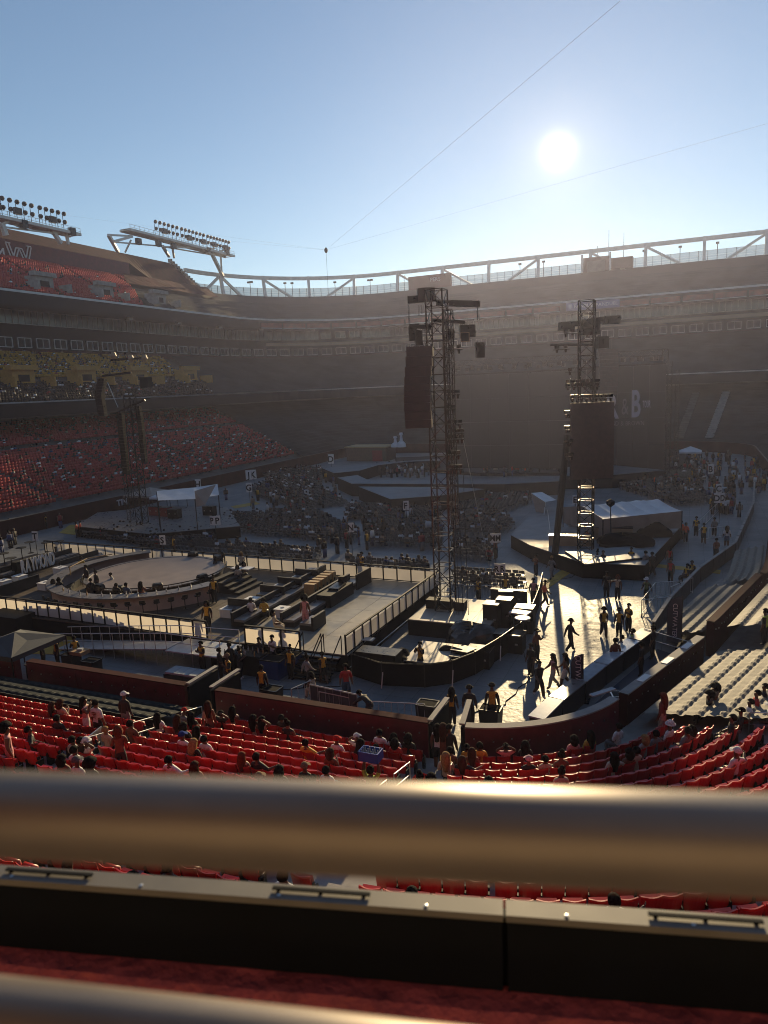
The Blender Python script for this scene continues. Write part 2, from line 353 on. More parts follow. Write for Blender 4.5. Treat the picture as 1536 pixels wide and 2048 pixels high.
# windows of the two suite levels, each with its panes
fr = MB()
for x0, x1, z0, z1 in ((-1.5, 1.5, 0, .12), (-1.5, 1.5, 1.72, 1.84), (-1.5, -1.38, .12, 1.72), (1.38, 1.5, .12, 1.72), (-.05, .05, .12, 1.72)):
    fr.box(((x0 + x1) / 2, 0, (z0 + z1) / 2), (x1 - x0, .16, z1 - z0))
frm = fr.mesh('frame', ['window_frame'])
fr2 = MB()
for x0, x1, z0, z1 in ((-2.05, 2.05, 0, .1), (-2.05, 2.05, 2.4, 2.5), (-2.03, -1.95, .1, 2.4), (-.72, -.64, .1, 2.4), (.64, .72, .1, 2.4)): fr2.box(((x0 + x1) / 2, 0, (z0 + z1) / 2), (x1 - x0, .16, z1 - z0))
frm2 = fr2.mesh('frame', ['window_frame'])
pn = MB().box((0, .06, .92), (2.7, .04, 1.6)).mesh('pane', ['glass_dark'])
pn2 = MB().box((0, .06, 1.25), (4.0, .04, 2.3)).mesh('pane', ['glass_dark']); pn3 = MB().box((0, .06, 1.25), (4.0, .04, 2.3)).mesh('pane', ['glass_reflect_tone'])
S0 = np.array(st['_o'])
for x, y, a, s in walk(42.86, 4.1, 60.0):
    if x > 30: break
    big = x > -88
    for z, lo in ((24.7, 1), (28.9, 0)):
        if lo: wv = inst('window', frm, st, (x - S0[0], y - S0[1], z), a); inst('pane', pn, wv)
        elif s < 172 or big: wv = inst('window', frm2, st, (x - S0[0], y - S0[1], z), a); inst('pane', pn3 if s < 172 else pn2, wv)
        else: wv = inst('window', frm, st, (x - S0[0], y - S0[1], z + .3), a); inst('pane', pn, wv)
# ribbon boards on the upper fascia
rb = MB().box((0, 0, 0), (6.4, .18, 1.15)).mesh('ribbon_panel', ['ribbon_red']); rl = MB().box((0, -.1, -.75), (6.4, .1, .14)).mesh('ribbon_panel_trim', ['white_steel'])
for x, y, a, s in walk(35.7, 6.9, 147.0):
    if x > 30: break
    px = proj((x, y, 32))[0]
    if 1120 < px < 1245: continue
    p_ = inst('ribbon_panel', rb, st, (x - S0[0], y - S0[1], 32.1), a); inst('trim', rl, p_)
for px in (1163, 1207):
    q = AY(px, 622 if px < 1180 else 617, YE + 35.4); b_ = MB().box((0, 0, 0), (7.4, .2, 1.9)); o = inst('sponsor_panel', b_.mesh('sponsor_panel', ['ribbon_blue']), st, (q.x - S0[0], q.y - S0[1], 32.2 - S0[2]))
    letters('FANDUEL', 1.1, (q.x + .8, q.y - .14, 31.85), (1, 0, 0), st, 'pale_print', depth=.06, bold=.02)
    sh = MB(); sh.v = [(q.x - 3.1, q.y - .16, 32.8), (q.x - 2.3, q.y - .16, 32.8), (q.x - 2.3, q.y - .16, 32.1), (q.x - 2.7, q.y - .16, 31.6), (q.x - 3.1, q.y - .16, 32.1), (q.x - 2.7, q.y - .04, 32.2)]
    sh.f = [(0, 1, 2, 3, 4), (0, 5, 1), (1, 5, 2), (2, 5, 3), (3, 5, 4), (4, 5, 0)]; sh.m = [0] * 6; sh.obj('shield_mark', 'pale_print', st)
# tan walkway front on the far side
m = MB(); pts = [(x, y) for x, y, a, s in walk(40.5, 3.0) if y > 168 or x > -80]; pts = [p for p in pts if p[0] < 30 and proj((p[0], p[1], 27.6))[0] > 515]
m.strip([(x, y, 27.1) for x, y in pts][::-1], [(x, y, 28.0) for x, y in pts][::-1]); m.strip([(x, y, 28.0) for x, y in pts][::-1], [(x, y + 2.0, 28.0) for x, y in pts][::-1])
m.obj('walkway_front', 'tan_steel', st)
# small lamps boxes under the upper deck edge
lb = MB().box((0, 0, 0), (1.3, .7, .5)).mesh('lamp_box', ['white_steel'])
for i, (x, y, a, s) in enumerate(walk(37.5, 15.5, 100.0)):
    if s > 235: break
    inst('lamp_box', lb, st, (x - S0[0], y - S0[1], 31.0), a)
# concrete portals of the upper deck, yellow portals of the club deck
def portal(px, py, X, wd, dp, ht, mt, parent=st):
    q = AX(px, py, X); q.z = max(q.z, (33.9 + (-70 - X - 36.3) * .563) if mt == 'concrete' else 0); m = MB(); m.box((q.x, q.y, q.z), (dp, wd, ht)); m.box((q.x + dp * .42, q.y, q.z + ht * .62), (dp * .5, wd * 1.25, ht * .35))
    m.box((q.x + dp * .9, q.y - wd * .9, q.z - ht * .45), (dp * 1.2, .35, ht * .7)); m.box((q.x + dp * .9, q.y + wd * .9, q.z - ht * .45), (dp * 1.2, .35, ht * .7))
    o = m.obj('portal', mt, parent); MB().box((q.x + dp * .5 + .03, q.y, q.z - ht * .15), (.06, wd * .5, ht * .5)).obj('doorway', 'black', o)
for px, py in ((83, 600), (205, 606), (312, 612)): portal(px, py, -110.5, 4.0, 2.6, 2.2, 'concrete')
mat('yellow_wall', (.46, .25, .05), .7, var=.15)
for px, py in ((36, 753), (163, 752), (270, 752), (372, 750)): portal(px, py, -100, 4.2, 2.6, 2.2, 'yellow_wall')
letters('M', 3.4, AX(2, 520, -123.1) + Vector((.05, 0, 0)), (0, 1, 0), st, 'pale_print', depth=.1)
# the outlined double-stroke W emblem
m = MB(); q = AX(41, 524, -123.05); W_ = [(-2.6, 3.2), (-1.5, 0), (-.35, 2.6), (.35, 2.6), (1.5, 0), (2.6, 3.2)]
for (a, b), (c, d) in zip(W_, W_[1:]):
    for k in (-.35, .35): m.beam((q.x, q.y + a + k, q.z + b), (q.x, q.y + c + k, q.z + d), .18, .22)
m.beam((q.x, q.y - 2.95, q.z + 3.3), (q.x, q.y - 1.9, q.z + 3.3), .18, .22); m.beam((q.x, q.y + 1.9, q.z + 3.3), (q.x, q.y + 2.95, q.z + 3.3), .18, .22)
m.obj('emblem', 'pale_print', st)
letters('TIN', 1.15, AX(245, 1010, -69.9), (0, 1, 0), st, 'pale_print', depth=.06, bold=.03)

# dark tarps pulled over the seats of the end
def clip_ring(o, yb, n=70):
    P_ = [p for p in ring(o, n=(200, 40, 60, 40, 12))]; i = next(k for k, p in enumerate(P_) if p[1] >= yb); P_ = P_[i:]
    L = [0.0]
    for p, q in zip(P_, P_[1:]): L.append(L[-1] + math.hypot(q[0] - p[0], q[1] - p[1]))
    out_ = []; j = 0
    for k in range(n):
        t = L[-1] * k / (n - 1)
        while j < len(L) - 2 and L[j + 1] < t: j += 1
        u = (t - L[j]) / max(1e-6, L[j + 1] - L[j]); out_.append((P_[j][0] + (P_[j + 1][0] - P_[j][0]) * u, P_[j][1] + (P_[j + 1][1] - P_[j][1]) * u))
    return out_
def tarp(rows, mt, label, rng=.14):
    m = MB(); rnd = random.Random(len(label)); L = []
    for q_, (o, z, yb) in enumerate(rows): L.append([(x, y, z + (.10 if q_ % 2 else -.12) + rnd.uniform(-rng, rng) * .4) for x, y in clip_ring(o, yb)])
    for A, B in zip(L, L[1:]): m.strip(A[::-1], B[::-1])
    return m.obj('seat_tarp', mt, label=label, cat='tarp', group='tarps over the end seats', smooth=False)
def rows(o0, z0, y0, o1, z1, y1, n=41): return [(o0 + (o1 - o0) * i / n, z0 + (z1 - z0) * i / n, y0 + (y1 - y0) * i / n) for i in range(n + 1)]
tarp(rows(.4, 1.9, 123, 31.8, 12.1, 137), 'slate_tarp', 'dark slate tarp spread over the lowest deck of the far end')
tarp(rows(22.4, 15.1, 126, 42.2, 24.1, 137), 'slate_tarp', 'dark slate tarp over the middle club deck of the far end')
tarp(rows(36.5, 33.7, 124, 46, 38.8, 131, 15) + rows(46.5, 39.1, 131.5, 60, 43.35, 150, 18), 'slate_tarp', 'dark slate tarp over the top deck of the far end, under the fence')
m = MB(); rnd = random.Random(3); L = []
for i in range(7):
    o = 47.5 + i * 1.0; z = 40.3 + i * .58; ys = np.linspace(131.5 + i * .9, 166 + i * .5, 24); L.append([(XL - o, y, z + rnd.uniform(-.08, .08)) for y in ys])
for A_, B_ in zip(L, L[1:]): m.strip(A_[::-1], B_[::-1])
m.obj('seat_tarp', 'maroon_tarp', label='maroon tarp beside the red seats at the corner of the top deck', cat='tarp', group='tarps over the end seats', smooth=False)

# seats of the left side decks, too many and too far to pick apart
fs = MB(); fs.box((0, -.20, .62), (.46, .08, .46)); fs.box((0, .0, .40), (.46, .36, .08))
def deck_seats(o0, z0, o1, z1, nrow, yb0, yb1, mt, label, skip, step=.54, y_lo=30):
    pl = []
    for r_ in range(nrow):
        t = r_ / (nrow - 1); o = o0 + (o1 - o0) * t; z = z0 + (z1 - z0) * t; yb = yb0 + (yb1 - yb0) * t
        for x, y, a, s in walk(o, step):
            if y < y_lo: continue
            if y > yb or x > -68: break
            if skip(y, t): continue
            pl.append((x, y, z, a, 1.0, (0,)))
    fs.m = [0] * len(fs.f)
    stuff('stadium_seats', fs, pl, [mt], label, 'seats'); return pl
ais = lambda k, off, wd: (lambda y, t: (y + off) % k < wd)
SEATS_L = deck_seats(3.0, 2.1, 31, 11.1, 33, 124, 136, 'far_red_seat', 'rows of red seats filling the lower deck on the left', lambda y, t: (y + 3) % 17 < 1.2 or (.62 < t < .66))
SEATS_C1 = deck_seats(23, 14.6, 29, 17.3, 8, 126, 129.5, 'black_seat', 'rows of black seats at the front of the left club deck', lambda y, t: (y + 6) % 15 < 1.2)
SEATS_C2 = deck_seats(31.5, 18.6, 41.5, 23.1, 12, 128, 133, 'yellow_seat', 'rows of yellow seats at the back of the left club deck', lambda y, t: (y + 6) % 15 < 1.2)
SEATS_U = deck_seats(37.3, 33.6, 52.4, 42.1, 20, 124, 136, 'far_red_seat', 'rows of red seats in the left upper deck', lambda y, t: (y + 3) % 15 < 1.1)

# people seated far off in those decks
ps = MB()
ps.box((0, -.05, .78), (.40, .24, .56), 0, 0, .85); ps.box((0, -.02, 1.20), (.17, .20, .24), 0, 1, .8); ps.box((0, .22, .50), (.34, .44, .15), 0, 2)
ps.box((0, .43, .24), (.30, .12, .44), 0, 2); ps.box((-.25, .06, .76), (.09, .14, .44), 0, 3); ps.box((.25, .06, .76), (.09, .14, .44), 0, 3); ps.box((0, -.05, 1.26), (.19, .19, .16), 0, 4, .7)
CR = ['crowd_white', 'crowd_black', 'crowd_grey', 'crowd_red', 'crowd_blue', 'crowd_tan', 'crowd_skin', 'crowd_skin2', 'crowd_hair', 'crowd_yellow', 'crowd_orange']
for n_, c_ in zip(CR, ((.62, .62, .62), (.015, .015, .016), (.14, .14, .15), (.28, .03, .03), (.05, .07, .16), (.30, .22, .15), (.16, .085, .055), (.08, .04, .025), (.012, .010, .009), (.50, .27, .02), (.75, .16, .05))): mat(n_, c_, .75, var=.1)
rc = random.Random(11)
def outfit():
    t = rc.choices([0, 1, 2, 3, 4, 5], [3.2, 6, 2.4, 1.2, 1.2, 1.6])[0]; sk = rc.choice([6, 7, 7]); return (t, sk, rc.choice([1, 1, 4, 2]), sk if rc.random() < .6 else t, 8)
def crowd_in(seats, n, label, clus=3.6):
    cs = [rc.choice(seats) for _ in range(max(3, n // 6))]; got = set(); pl = []
    while len(pl) < n:
        c = rc.choice(cs); s = rc.choice(seats); d = abs(s[0] - c[0]) * 1.3 + abs(s[1] - c[1])
        if rc.random() > math.exp(-d / clus) + .004 or s[:3] in got: continue
        got.add(s[:3]); pl.append((s[0], s[1], s[2], s[3] + rc.uniform(-.3, .3) , rc.uniform(.92, 1.06), outfit()))
    stuff('crowd', ps, pl, CR, label, 'crowd')
crowd_in(SEATS_L, 1400, 'scattered seated crowd in the red lower deck on the left')
crowd_in(SEATS_C1 + SEATS_C2, 1050, 'seated crowd in the yellow and black club deck on the left')
crowd_in([s for s in SEATS_U if s[2] < 41], 230, 'small clusters of people in the red upper deck on the left')

# ------------------------------------------------------------------ ring truss, fence, floodlights on the rim
def rim_pts(o, step, y_min):
    return [(x, y, a, s) for x, y, a, s in walk(o, step) if (y > y_min or x > -60)]
tr = thing('ring_truss', 'pale steel ring beam on posts and braces along the far rim', 'truss', (-60, 209, 43))
rp = rim_pts(58.0, 1.0, 165); rp = [p for p in rp if p[0] < 60]
m = MB()
for a, b in zip(rp[::4], rp[4::4]): m.beam((a[0], a[1], 48.4), (b[0], b[1], 48.4), .8, 1.0)
m.obj('ring_beam', 'white_steel', tr)
i0 = min(range(len(rp)), key=lambda i: abs(proj((rp[i][0], rp[i][1], 46))[0] - 443))
k = 0
for i in range(i0, len(rp), 14):
    p = rp[i]; nx, ny = -math.sin(p[2]), math.cos(p[2])
    MB().beam((p[0], p[1], 48.9), (p[0] - nx * 1.2 , p[1] - ny * 1.2, 42.6), .75, .75).obj('post', 'white_steel', tr)
    if k in (0,):
        for j in (-7, 7):
            if 0 <= i + j < len(rp): b = rp[i + j]; MB().beam((p[0], p[1], 48.2), (b[0], b[1], 42.6), .65, .65).obj('brace', 'white_steel', tr)
    elif k % 4 in (1, 0) and i + 9 < len(rp): b = rp[i + 9]; MB().beam((p[0], p[1], 48.0), (b[0], b[1], 42.6), .6, .6).obj('brace', 'white_steel', tr)
    elif k % 4 == 3: b = rp[i - 9]; MB().beam((p[0], p[1], 48.0), (b[0], b[1], 42.6), .6, .6).obj('brace', 'white_steel', tr)
    k += 1
fe = thing('rim_fence', 'tall wire fence on posts along the far rim of the stadium', 'fence', (-60, 210, 43))
fp = [p for p in rim_pts(59.6, 2.2, 168) if p[0] < 60]
pm = MB().box((0, 0, 1.35), (.12, .12, 2.8)).mesh('post', ['dark_metal']); FO = np.array(fe['_o'])
for p in fp: inst('post', pm, fe, (p[0] - FO[0], p[1] - FO[1], 0))
m = MB(); m.strip([(p[0], p[1], 43.2) for p in fp], [(p[0], p[1], 45.7) for p in fp]); m.obj('wire_mesh', 'fence_mesh', fe)
for z in (43.9, 44.5, 45.72):
    m = MB()
    for a, b in zip(fp, fp[1:]): m.beam((a[0], a[1], z), (b[0], b[1], z), .07, .07)
    m.obj('rail', 'steel', fe)
# small floodlights on poles behind the fence
fl_n = [497, 503, 570, 582, 668, 741, 805, 812, 1040, 1083, 1283, 1365, 1430]
for px, dbl in ((497, 1), (503, 0), (570, 0), (582, 0), (668, 0), (741, 1), (805, 0), (812, 0), (1040, 0), (1083, 0), (1283, 0), (1365, 0), (1430, 0)):
    q = min(fp, key=lambda p: abs(proj((p[0], p[1], 45))[0] - px)); x, y = q[0], q[1]
    o = thing('floodlight', None, 'floodlight', (x, y, 42.9), 'floodlights on poles along the rim'); tag(o, 'small floodlight on a thin pole behind the rim fence, %dth counted from the left' % (fl_n.index(px) + 1) if fl_n.index(px) > 2 else 'small %s floodlight on a pole, %s from the left along the rim' % ('double' if dbl else 'single', ('first', 'second', 'third')[fl_n.index(px)]))
    MB().tube((x, y, 42.9), (x, y, 47.2), .09).obj('pole', 'dark_metal', o)
    for d in ((-.5, .5) if dbl else (0,)): MB().box((x + d, y, 47.3), (.8, .5, .5)).obj('lamp_head', 'dark_metal', o)
for px, top in ((1218, 460), (1248, 465), (1195, 492), (1165, 510)):
    q = AY(px, top, 216); o = thing('antenna', 'thin antenna mast on the rim, its tip at %s' % ({1218: 'the greatest height', 1248: 'a spiked cross', 1195: 'middle height', 1165: 'the lowest height'}[px]), 'antenna', (q.x, q.y, 43))
    MB().tube((q.x, q.y, 43), (q.x, q.y, q.z), .12, 5, 0, .05).obj('mast', 'dark_metal', o)
    if px == 1248:
        for k in range(3): a = k * 1.05; MB().tube((q.x - 1 * math.cos(a), q.y - math.sin(a), q.z - 4), (q.x + math.cos(a), q.y + math.sin(a), q.z - 4), .06, 4).obj('crossbar', 'dark_metal', o)
# board and cabin standing on the far rim
q0, q1 = AY(817, 578, 206), AY(902, 572, 206)
o = MB().box(((q0.x + q1.x) / 2, 206.5, 44.2), (q1.x - q0.x, .8, 4.6)).obj('rim_board', 'maroon_tarp', label='plain maroon sign board on the far rim behind the delay tower', cat='sign')
letters('PERS', 1.5, (AY(872, 590, 206).x, 206.05, 44.6), (1, 0, 0), o, 'pale_print', depth=.05)
q = AY(1192, 572, 205)
o = thing('rim_scoreboard', 'small framed board between two white posts on the far rim', 'sign', (q.x, 205, 40))
MB().box((q.x, 205, 43.5), (6.6, .8, 5.6)).obj('board', 'brown_panel', o); MB().box((q.x, 204.55, 43.6), (4.6, .1, 3.4)).obj('panel', 'dark_concrete', o)
for s in (-1, 1): MB().box((q.x + s * 3.6, 204.6, 43.4), (.45, .45, 7.4)).obj('post', 'white_steel', o)
MB().box((AY(1240, 560, 208).x, 208, 44.5), (6.5, 2.2, 2.8)).obj('rim_cabin', 'brown_panel', label='low dark cabin on the far rim beside the framed board', cat='cabin')

# the two floodlight gantries over the left rim
def gantry(x0, y0, x1, y1, lamps, legs, X, label, extra):
    a, b = AX(x0, y0, X), AX(x1, y1, X); z = (a.z + b.z) / 2; a.z = b.z = z
    g = thing('floodlight_gantry', label, 'floodlights', (X, (a.y + b.y) / 2, 44), 'floodlight gantries on the left rim')
    m = MB(); m.beam(a, b, .5, .55); m.beam(a + Vector((-3, 0, 0)), b + Vector((-3, 0, 0)), .4, .45); n = int((b - a).length / 3)
    for i in range(n + 1): p = a.lerp(b, i / n); m.beam(p, p + Vector((-3, 0, 0)), .2, .2)
    m.beam(a + Vector((-1.5, 0, .3)), b + Vector((-1.5, 0, .3)), 2.8, .1)
    m.obj('walkway', 'white_steel', g)
    m = MB()
    for i in range(n * 2 + 1):
        p = a.lerp(b, i / (2 * n)); m.tube(p, p + Vector((0, 0, 1.25)), .05, 4)
    for h in (.6, 1.2): m.tube(a + Vector((0, 0, h)), b + Vector((0, 0, h)), .05, 4)
    m.obj('railing', 'steel', g)
    lm = MB(); lm.lathe([(.06, -.35), (.42, -.05), (.46, .3), (.2, .45)], n=8); lmm = lm.mesh('lamp', ['dark_metal'], smooth=False)
    for (lx0, lx1) in lamps:
        p, q = AX(lx0, y0, X), AX(lx1, y1, X); c = max(2, int(round((q.y - p.y) / 1.45)))
        for i in range(c + 1):
            y = p.y + (q.y - p.y) * i / c
            for h, on in ((3.3, True), (1.7, i % 4 != 2)):
                if not on: continue
                l = inst('lamp', lmm, g, (.3, y - g['_o'][1], z + h - 44)); l.rotation_euler = (0, R(115), 0)
                MB().tube((X, y, z), (X, y, z + h), .06, 4).obj('lamp_pole', 'dark_metal', g) if h > 3 else None
            if i % 4 == 2: MB().box((X + .3, y, z + 1.6), (.7, 1.5, 1.2)).obj('ballast_box', 'dark_metal', g)
    for (u0, v0, u1, v1, wd) in legs: MB().beam(AX(u0, v0, X - 1), AX(u1, v1, X - 3 if v1 > 500 else X - 1), wd, wd).obj('strut', 'white_steel', g)
    for (u, v) in extra: p = AX(u, v, X); MB().box(tuple(p), (.9, 1.3, 1.4)).obj('speaker_box', 'dark_metal', g)
gantry(262, 474, 468, 500, [(311, 355), (362, 407), (413, 456)], [(217, 470, 236, 503, .7), (219, 470, 262, 472, .4), (228, 483, 264, 473, .55), (262, 480, 250, 505, .3), (325, 492, 338, 513, .6), (345, 496, 348, 515, .5), (228, 484, 330, 493, .3), (330, 494, 420, 509, .3), (330, 494, 430, 497, .4), (420, 509, 448, 500, .45), (424, 508, 446, 553, .8), (441, 507, 444, 553, .5)], -121,
       'floodlight gantry on white struts at the corner, above the ring beam', [(277, 483), (317, 487), (347, 492), (416, 501), (454, 505)])
gantry(-60, 432, 160, 458, [(-40, -4), (5, 65), (78, 128)], [(3, 446, 12, 471, .8), (0, 450, 25, 440, .5), (102, 457, 122, 487, .7), (132, 465, 137, 489, .5), (0, 453, 104, 466, .3), (104, 467, 150, 459, .45), (55, 460, 30, 450, .3)], -119,
       'floodlight gantry with round lamps at the left edge of the picture', [(48, 448), (144, 463)])

# stairs left bare between the tarps of the far end
for px, l in ((1452, 'pale stairs climbing through the dark tarps at the far right'), (1392, 'dim stairs through the dark tarps left of the pale ones')):
    a, b = AY(px - 34, 880, YE + 1.5), AY(px, 815, YE + 27); o = thing('aisle_stairs', l, 'stairs', (a.x, a.y, 1.9), 'stairs of the far end')
    for i in range(26):
        t = (i + .5) / 26; x, y = a.x + (b.x - a.x) * t, a.y + (b.y - a.y) * t; MB().box((x, y, 1.95 + (y - YE) * .325), (1.5, .95, .34)).obj('step', 'concrete' if px > 1400 else 'dark_concrete', o)
# ------------------------------------------------------------------ the near lower bowl
NB = []                                     # wall line: x, y, heading
def _nb():
    x, y, h, s = -62.0, 24.8, 0.0, 0.0; ds = .05; L = []
    plan = [(53.0, 0.0), (7 * R(69.5), R(69.5) / (7 * R(69.5))), (10.0, 0), (2.0, R(4.5) / 2.0), (9.5, 0), (6.0, R(9.9) / 6.0), (60.0, 0)]
    for ln, k in plan:
        for i in range(int(round(ln / ds))):
            L.append((x, y, h, s)); h += k * ds; x += math.cos(h) * ds; y += math.sin(h) * ds; s += ds
    return L
NB = _nb(); NDS = .05
def nbp(s, off, z=0.0):
    i = max(0, min(len(NB) - 1, int(round(s / NDS)))); x, y, h, _ = NB[i]; return Vector((x + off * math.sin(h), y - off * math.cos(h), z))
def nbh(s): return NB[max(0, min(len(NB) - 1, int(round(s / NDS))))][2]
def s_at_px(px, off=0.0, z=1.6, lo=20.0, hi=100.0):
    return min((lo + i * .1 for i in range(int((hi - lo) / .1))), key=lambda s: abs(proj(nbp(s, off, z))[0] - px) + (1e4 if proj(nbp(s, off, z))[2] < 1 else 0))
def tread(k): return .35 + .21 * k
NROW = 19
SEND = s_at_px(1600, 0, 1.6)
bowl = thing('seating_bowl', 'concrete terraces of the near lower bowl in front of the viewer', 'stand', (-15, 18, 0))
for k in range(NROW):
    ss = np.arange(12, 112, .6); m = MB()
    a = .7 + .84 * k; b = a + .84; z = tread(k)
    m.strip([nbp(s, a, z - .21) for s in ss][::-1], [nbp(s, a, z) for s in ss][::-1]); m.strip([nbp(s, a, z) for s in ss][::-1], [nbp(s, b, z) for s in ss][::-1])
    m.obj('terrace_step', 'concrete', bowl)
m = MB(); ss = np.arange(12, 112, .6); m.strip([nbp(s, .0, tread(0) - .21) for s in ss][::-1], [nbp(s, .7, tread(0) - .21) for s in ss][::-1]); m.obj('front_walk', 'concrete', bowl)

# padded walls between the bowl and the floor
def pad_wall(px0, px1, label, z1=1.6, z0=-.1, th=.36, off=0.0, mt='maroon_pad', cap='deep_maroon', s0=None, s1=None):
    s0 = s_at_px(px0, off, z1) if s0 is None else s0; s1 = s_at_px(px1, off, z1) if s1 is None else s1
    c = nbp((s0 + s1) / 2, off); o = thing('padded_wall', label, 'wall', (c.x, c.y, 0), 'maroon padded walls of the near bowl')
    n = max(1, int((s1 - s0) / 2.6)); n = min(n, 12)
    for i in range(n):
        a, b = s0 + (s1 - s0) * i / n + .012, s0 + (s1 - s0) * (i + 1) / n - .012; q = np.linspace(a, b, 6); m = MB()
        I0 = [nbp(s, off + .02, 0) for s in q]; I1 = [nbp(s, off - th, 0) for s in q]
        for (A, za), (B, zb) in (((I0, z0), (I0, z1)), ((I0, z1), (I1, z1)), ((I1, z1), (I1, z0))):
            m.strip([(p.x, p.y, za) for p in A][::-1], [(p.x, p.y, zb) for p in B][::-1])
        for P_, rev in ((0, False), (-1, True)):
            f = [(I0[P_].x, I0[P_].y, z0), (I0[P_].x, I0[P_].y, z1), (I1[P_].x, I1[P_].y, z1), (I1[P_].x, I1[P_].y, z0)]; m.face(f[::-1] if rev else f)
        pad = m.obj('pad', mt, o)
        st_ = MB()
        for j in range(5):
            p = nbp(a + (b - a) * (j + .5) / 5, off + .03, z1 - .42 - .1 * (j % 2)); st_.box(tuple(p), (.05, .05, .05))
        st_.obj('stud', 'steel', pad); st_ = None
    q = np.linspace(s0, s1, 12 + int((s1 - s0) * 1)); m = MB()
    E = [(off + .04, z1 + .003), (off + .04, z1 + .06), (off - th - .02, z1 + .06), (off - th - .02, z1 + .003)]
    for (o1, a1), (o2, a2) in zip(E, E[1:]): m.strip([nbp(s, o1, a1) for s in q][::-1], [nbp(s, o2, a2) for s in q][::-1])
    m.obj('cap', cap, o); return o
pad_wall(-160, 28, 'maroon padded wall end at the left edge beside the dark canopy')
pad_wall(52, 370, 'long maroon padded wall in front of the dark covered seats on the left')
pad_wall(428, 856, 'long maroon padded wall in front of the red seats between the two gates')
pad_wall(928, 1236, 'curved maroon padded wall in the corner behind the counter', cap='concrete')
pad_wall(1262, 1422, 'maroon wall in front of the larger pale covered seats, papers on its top', z1=1.5, s0=62.2, s1=71.0, mt='deep_maroon', cap='concrete')  # this and the next two walls: shaded side put into a darker colour
pad_wall(1425, 1512, 'maroon wall in front of the farther pale covered seats on the right', z1=1.9, s0=72.4, s1=83.5, mt='deep_maroon')
pad_wall(1500, 1560, 'dark maroon wall farthest up the right side', z1=1.6, s0=85.0, s1=112.0, mt='deep_maroon')

# pale and dark sheets tied over the front rows; they take the shape of the seats under them
def row_sheet(s0, s1, k0, k1, mt, label, ds=.13, zoff=0.0):
    m = MB(); ss = np.arange(s0, s1, ds); L = []; rnd = random.Random(int(s0 * 10))
    def line(off, z, sc, edge=0): L.append([nbp(s, off + (.03 * math.sin(s * 2.1) if edge else 0), z + zoff + sc * abs(math.sin(math.pi * s / .53)) + rnd.uniform(-.008, .008)) for s in ss])
    line(.62 + .84 * k0, tread(k0) + .38, .0, 1)
    for k in range(k0, k1):
        o = .84 * k; z = tread(k)
        line(o + .86, z + .74, .01); line(o + 1.14, z + .78, .02); line(o + 1.29, z + .83, .08); line(o + 1.39, z + .84, .07); line(o + 1.50, z + .82, .03); line(o + 1.62, z + .87, .01)
    line(.84 * k1 + .72, tread(k1) + .30, .0, 1)
    for A, B in zip(L, L[1:]): m.strip(A[::-1], B[::-1])
    return m.obj('seat_cover', mt, label=label, cat='seat cover', group='sheets over the front rows', smooth=True)
sL0, sL1 = s_at_px(-60, .9, 1.2), s_at_px(352, 2.0, 1.2)
row_sheet(sL0, sL1, 0, 3, 'teal_tarp', 'dark green sheet over the front rows behind the left wall')
row_sheet(61.9, 70.8, 0, 6, 'beige_tarp', 'large pale sheet over front rows at the right, nearest the red seats')
def low_sheet(s0, s1, o0, o1, z0, z1, n, label):
    m = MB(); ss = np.arange(s0, s1, .13); L = []; rnd = random.Random(int(s0 * 7))
    for r_ in range(n):
        for u, dz, sc in ((.0, 0, .01), (.45, .05, .02), (.62, .10, .08), (.74, .10, .07), (.88, .04, .02)):
            t = (r_ + u) / n; L.append([nbp(s, o0 + (o1 - o0) * t, z0 + (z1 - z0) * t + dz + sc * abs(math.sin(math.pi * s / .53)) + rnd.uniform(-.008, .008)) for s in ss])
    for A, B in zip(L, L[1:]): m.strip(A[::-1], B[::-1])
    return m.obj('seat_cover', 'beige_tarp', label=label, cat='seat cover', group='sheets over the front rows', smooth=True)
low_sheet(72.3, 83.2, -3.1, -.5, .75, 1.25, 4, 'pale sheet between the barricade and the farther maroon wall')
low_sheet(84.6, 95.0, -2.6, -.5, .75, 1.25, 4, 'pale shaded sheet farthest up along the barricade')
low_sheet(72.6, 83.0, .6, 5.6, 1.75, 2.9, 6, 'pale sheet behind the farther maroon wall at the right edge')

# aisles and the red tip-up seats
SA1 = s_at_px(405, .9, .4); SA2 = s_at_px(893, .9, .4)
AIS = [SA1 - 12.2, SA1, SA2, 62.0, 71.8, 84.0]
MATS_SEAT = ['red_seat', 'dark_metal']
bk = MB()                                    # backrest: a curved shell with a dipped top edge
nx = 7; W_ = .245; H0, H1 = .36, .86
def _bp(i, t, back):
    u = -1 + 2 * i / (nx - 1); x = u * W_; lip = .035 * abs(u) ** 2 - (.02 if abs(u) > .95 else 0); z = H0 + (H1 + lip - H0) * t
    y = -.42 - .10 * t + .05 * u * u - (.035 if back else 0); return (x, y, z)
for back in (0, 1):
    n0 = len(bk.v)
    for t in (0, .5, .93, 1.0):
        for i in range(nx): q = _bp(i, t, back); bk.v.append((q[0], q[1] - (.02 if t == .93 and back else 0), q[2]))
    for j in range(3):
        for i in range(nx - 1):
            f = (n0 + j * nx + i, n0 + j * nx + i + 1, n0 + (j + 1) * nx + i + 1, n0 + (j + 1) * nx + i); bk.f.append(f[::-1] if not back else f); bk.m.append(0)
n1 = 4 * nx
for i in range(nx - 1): bk.f.append((3 * nx + i, 3 * nx + i + 1, n1 + 3 * nx + i + 1, n1 + 3 * nx + i)); bk.m.append(0)
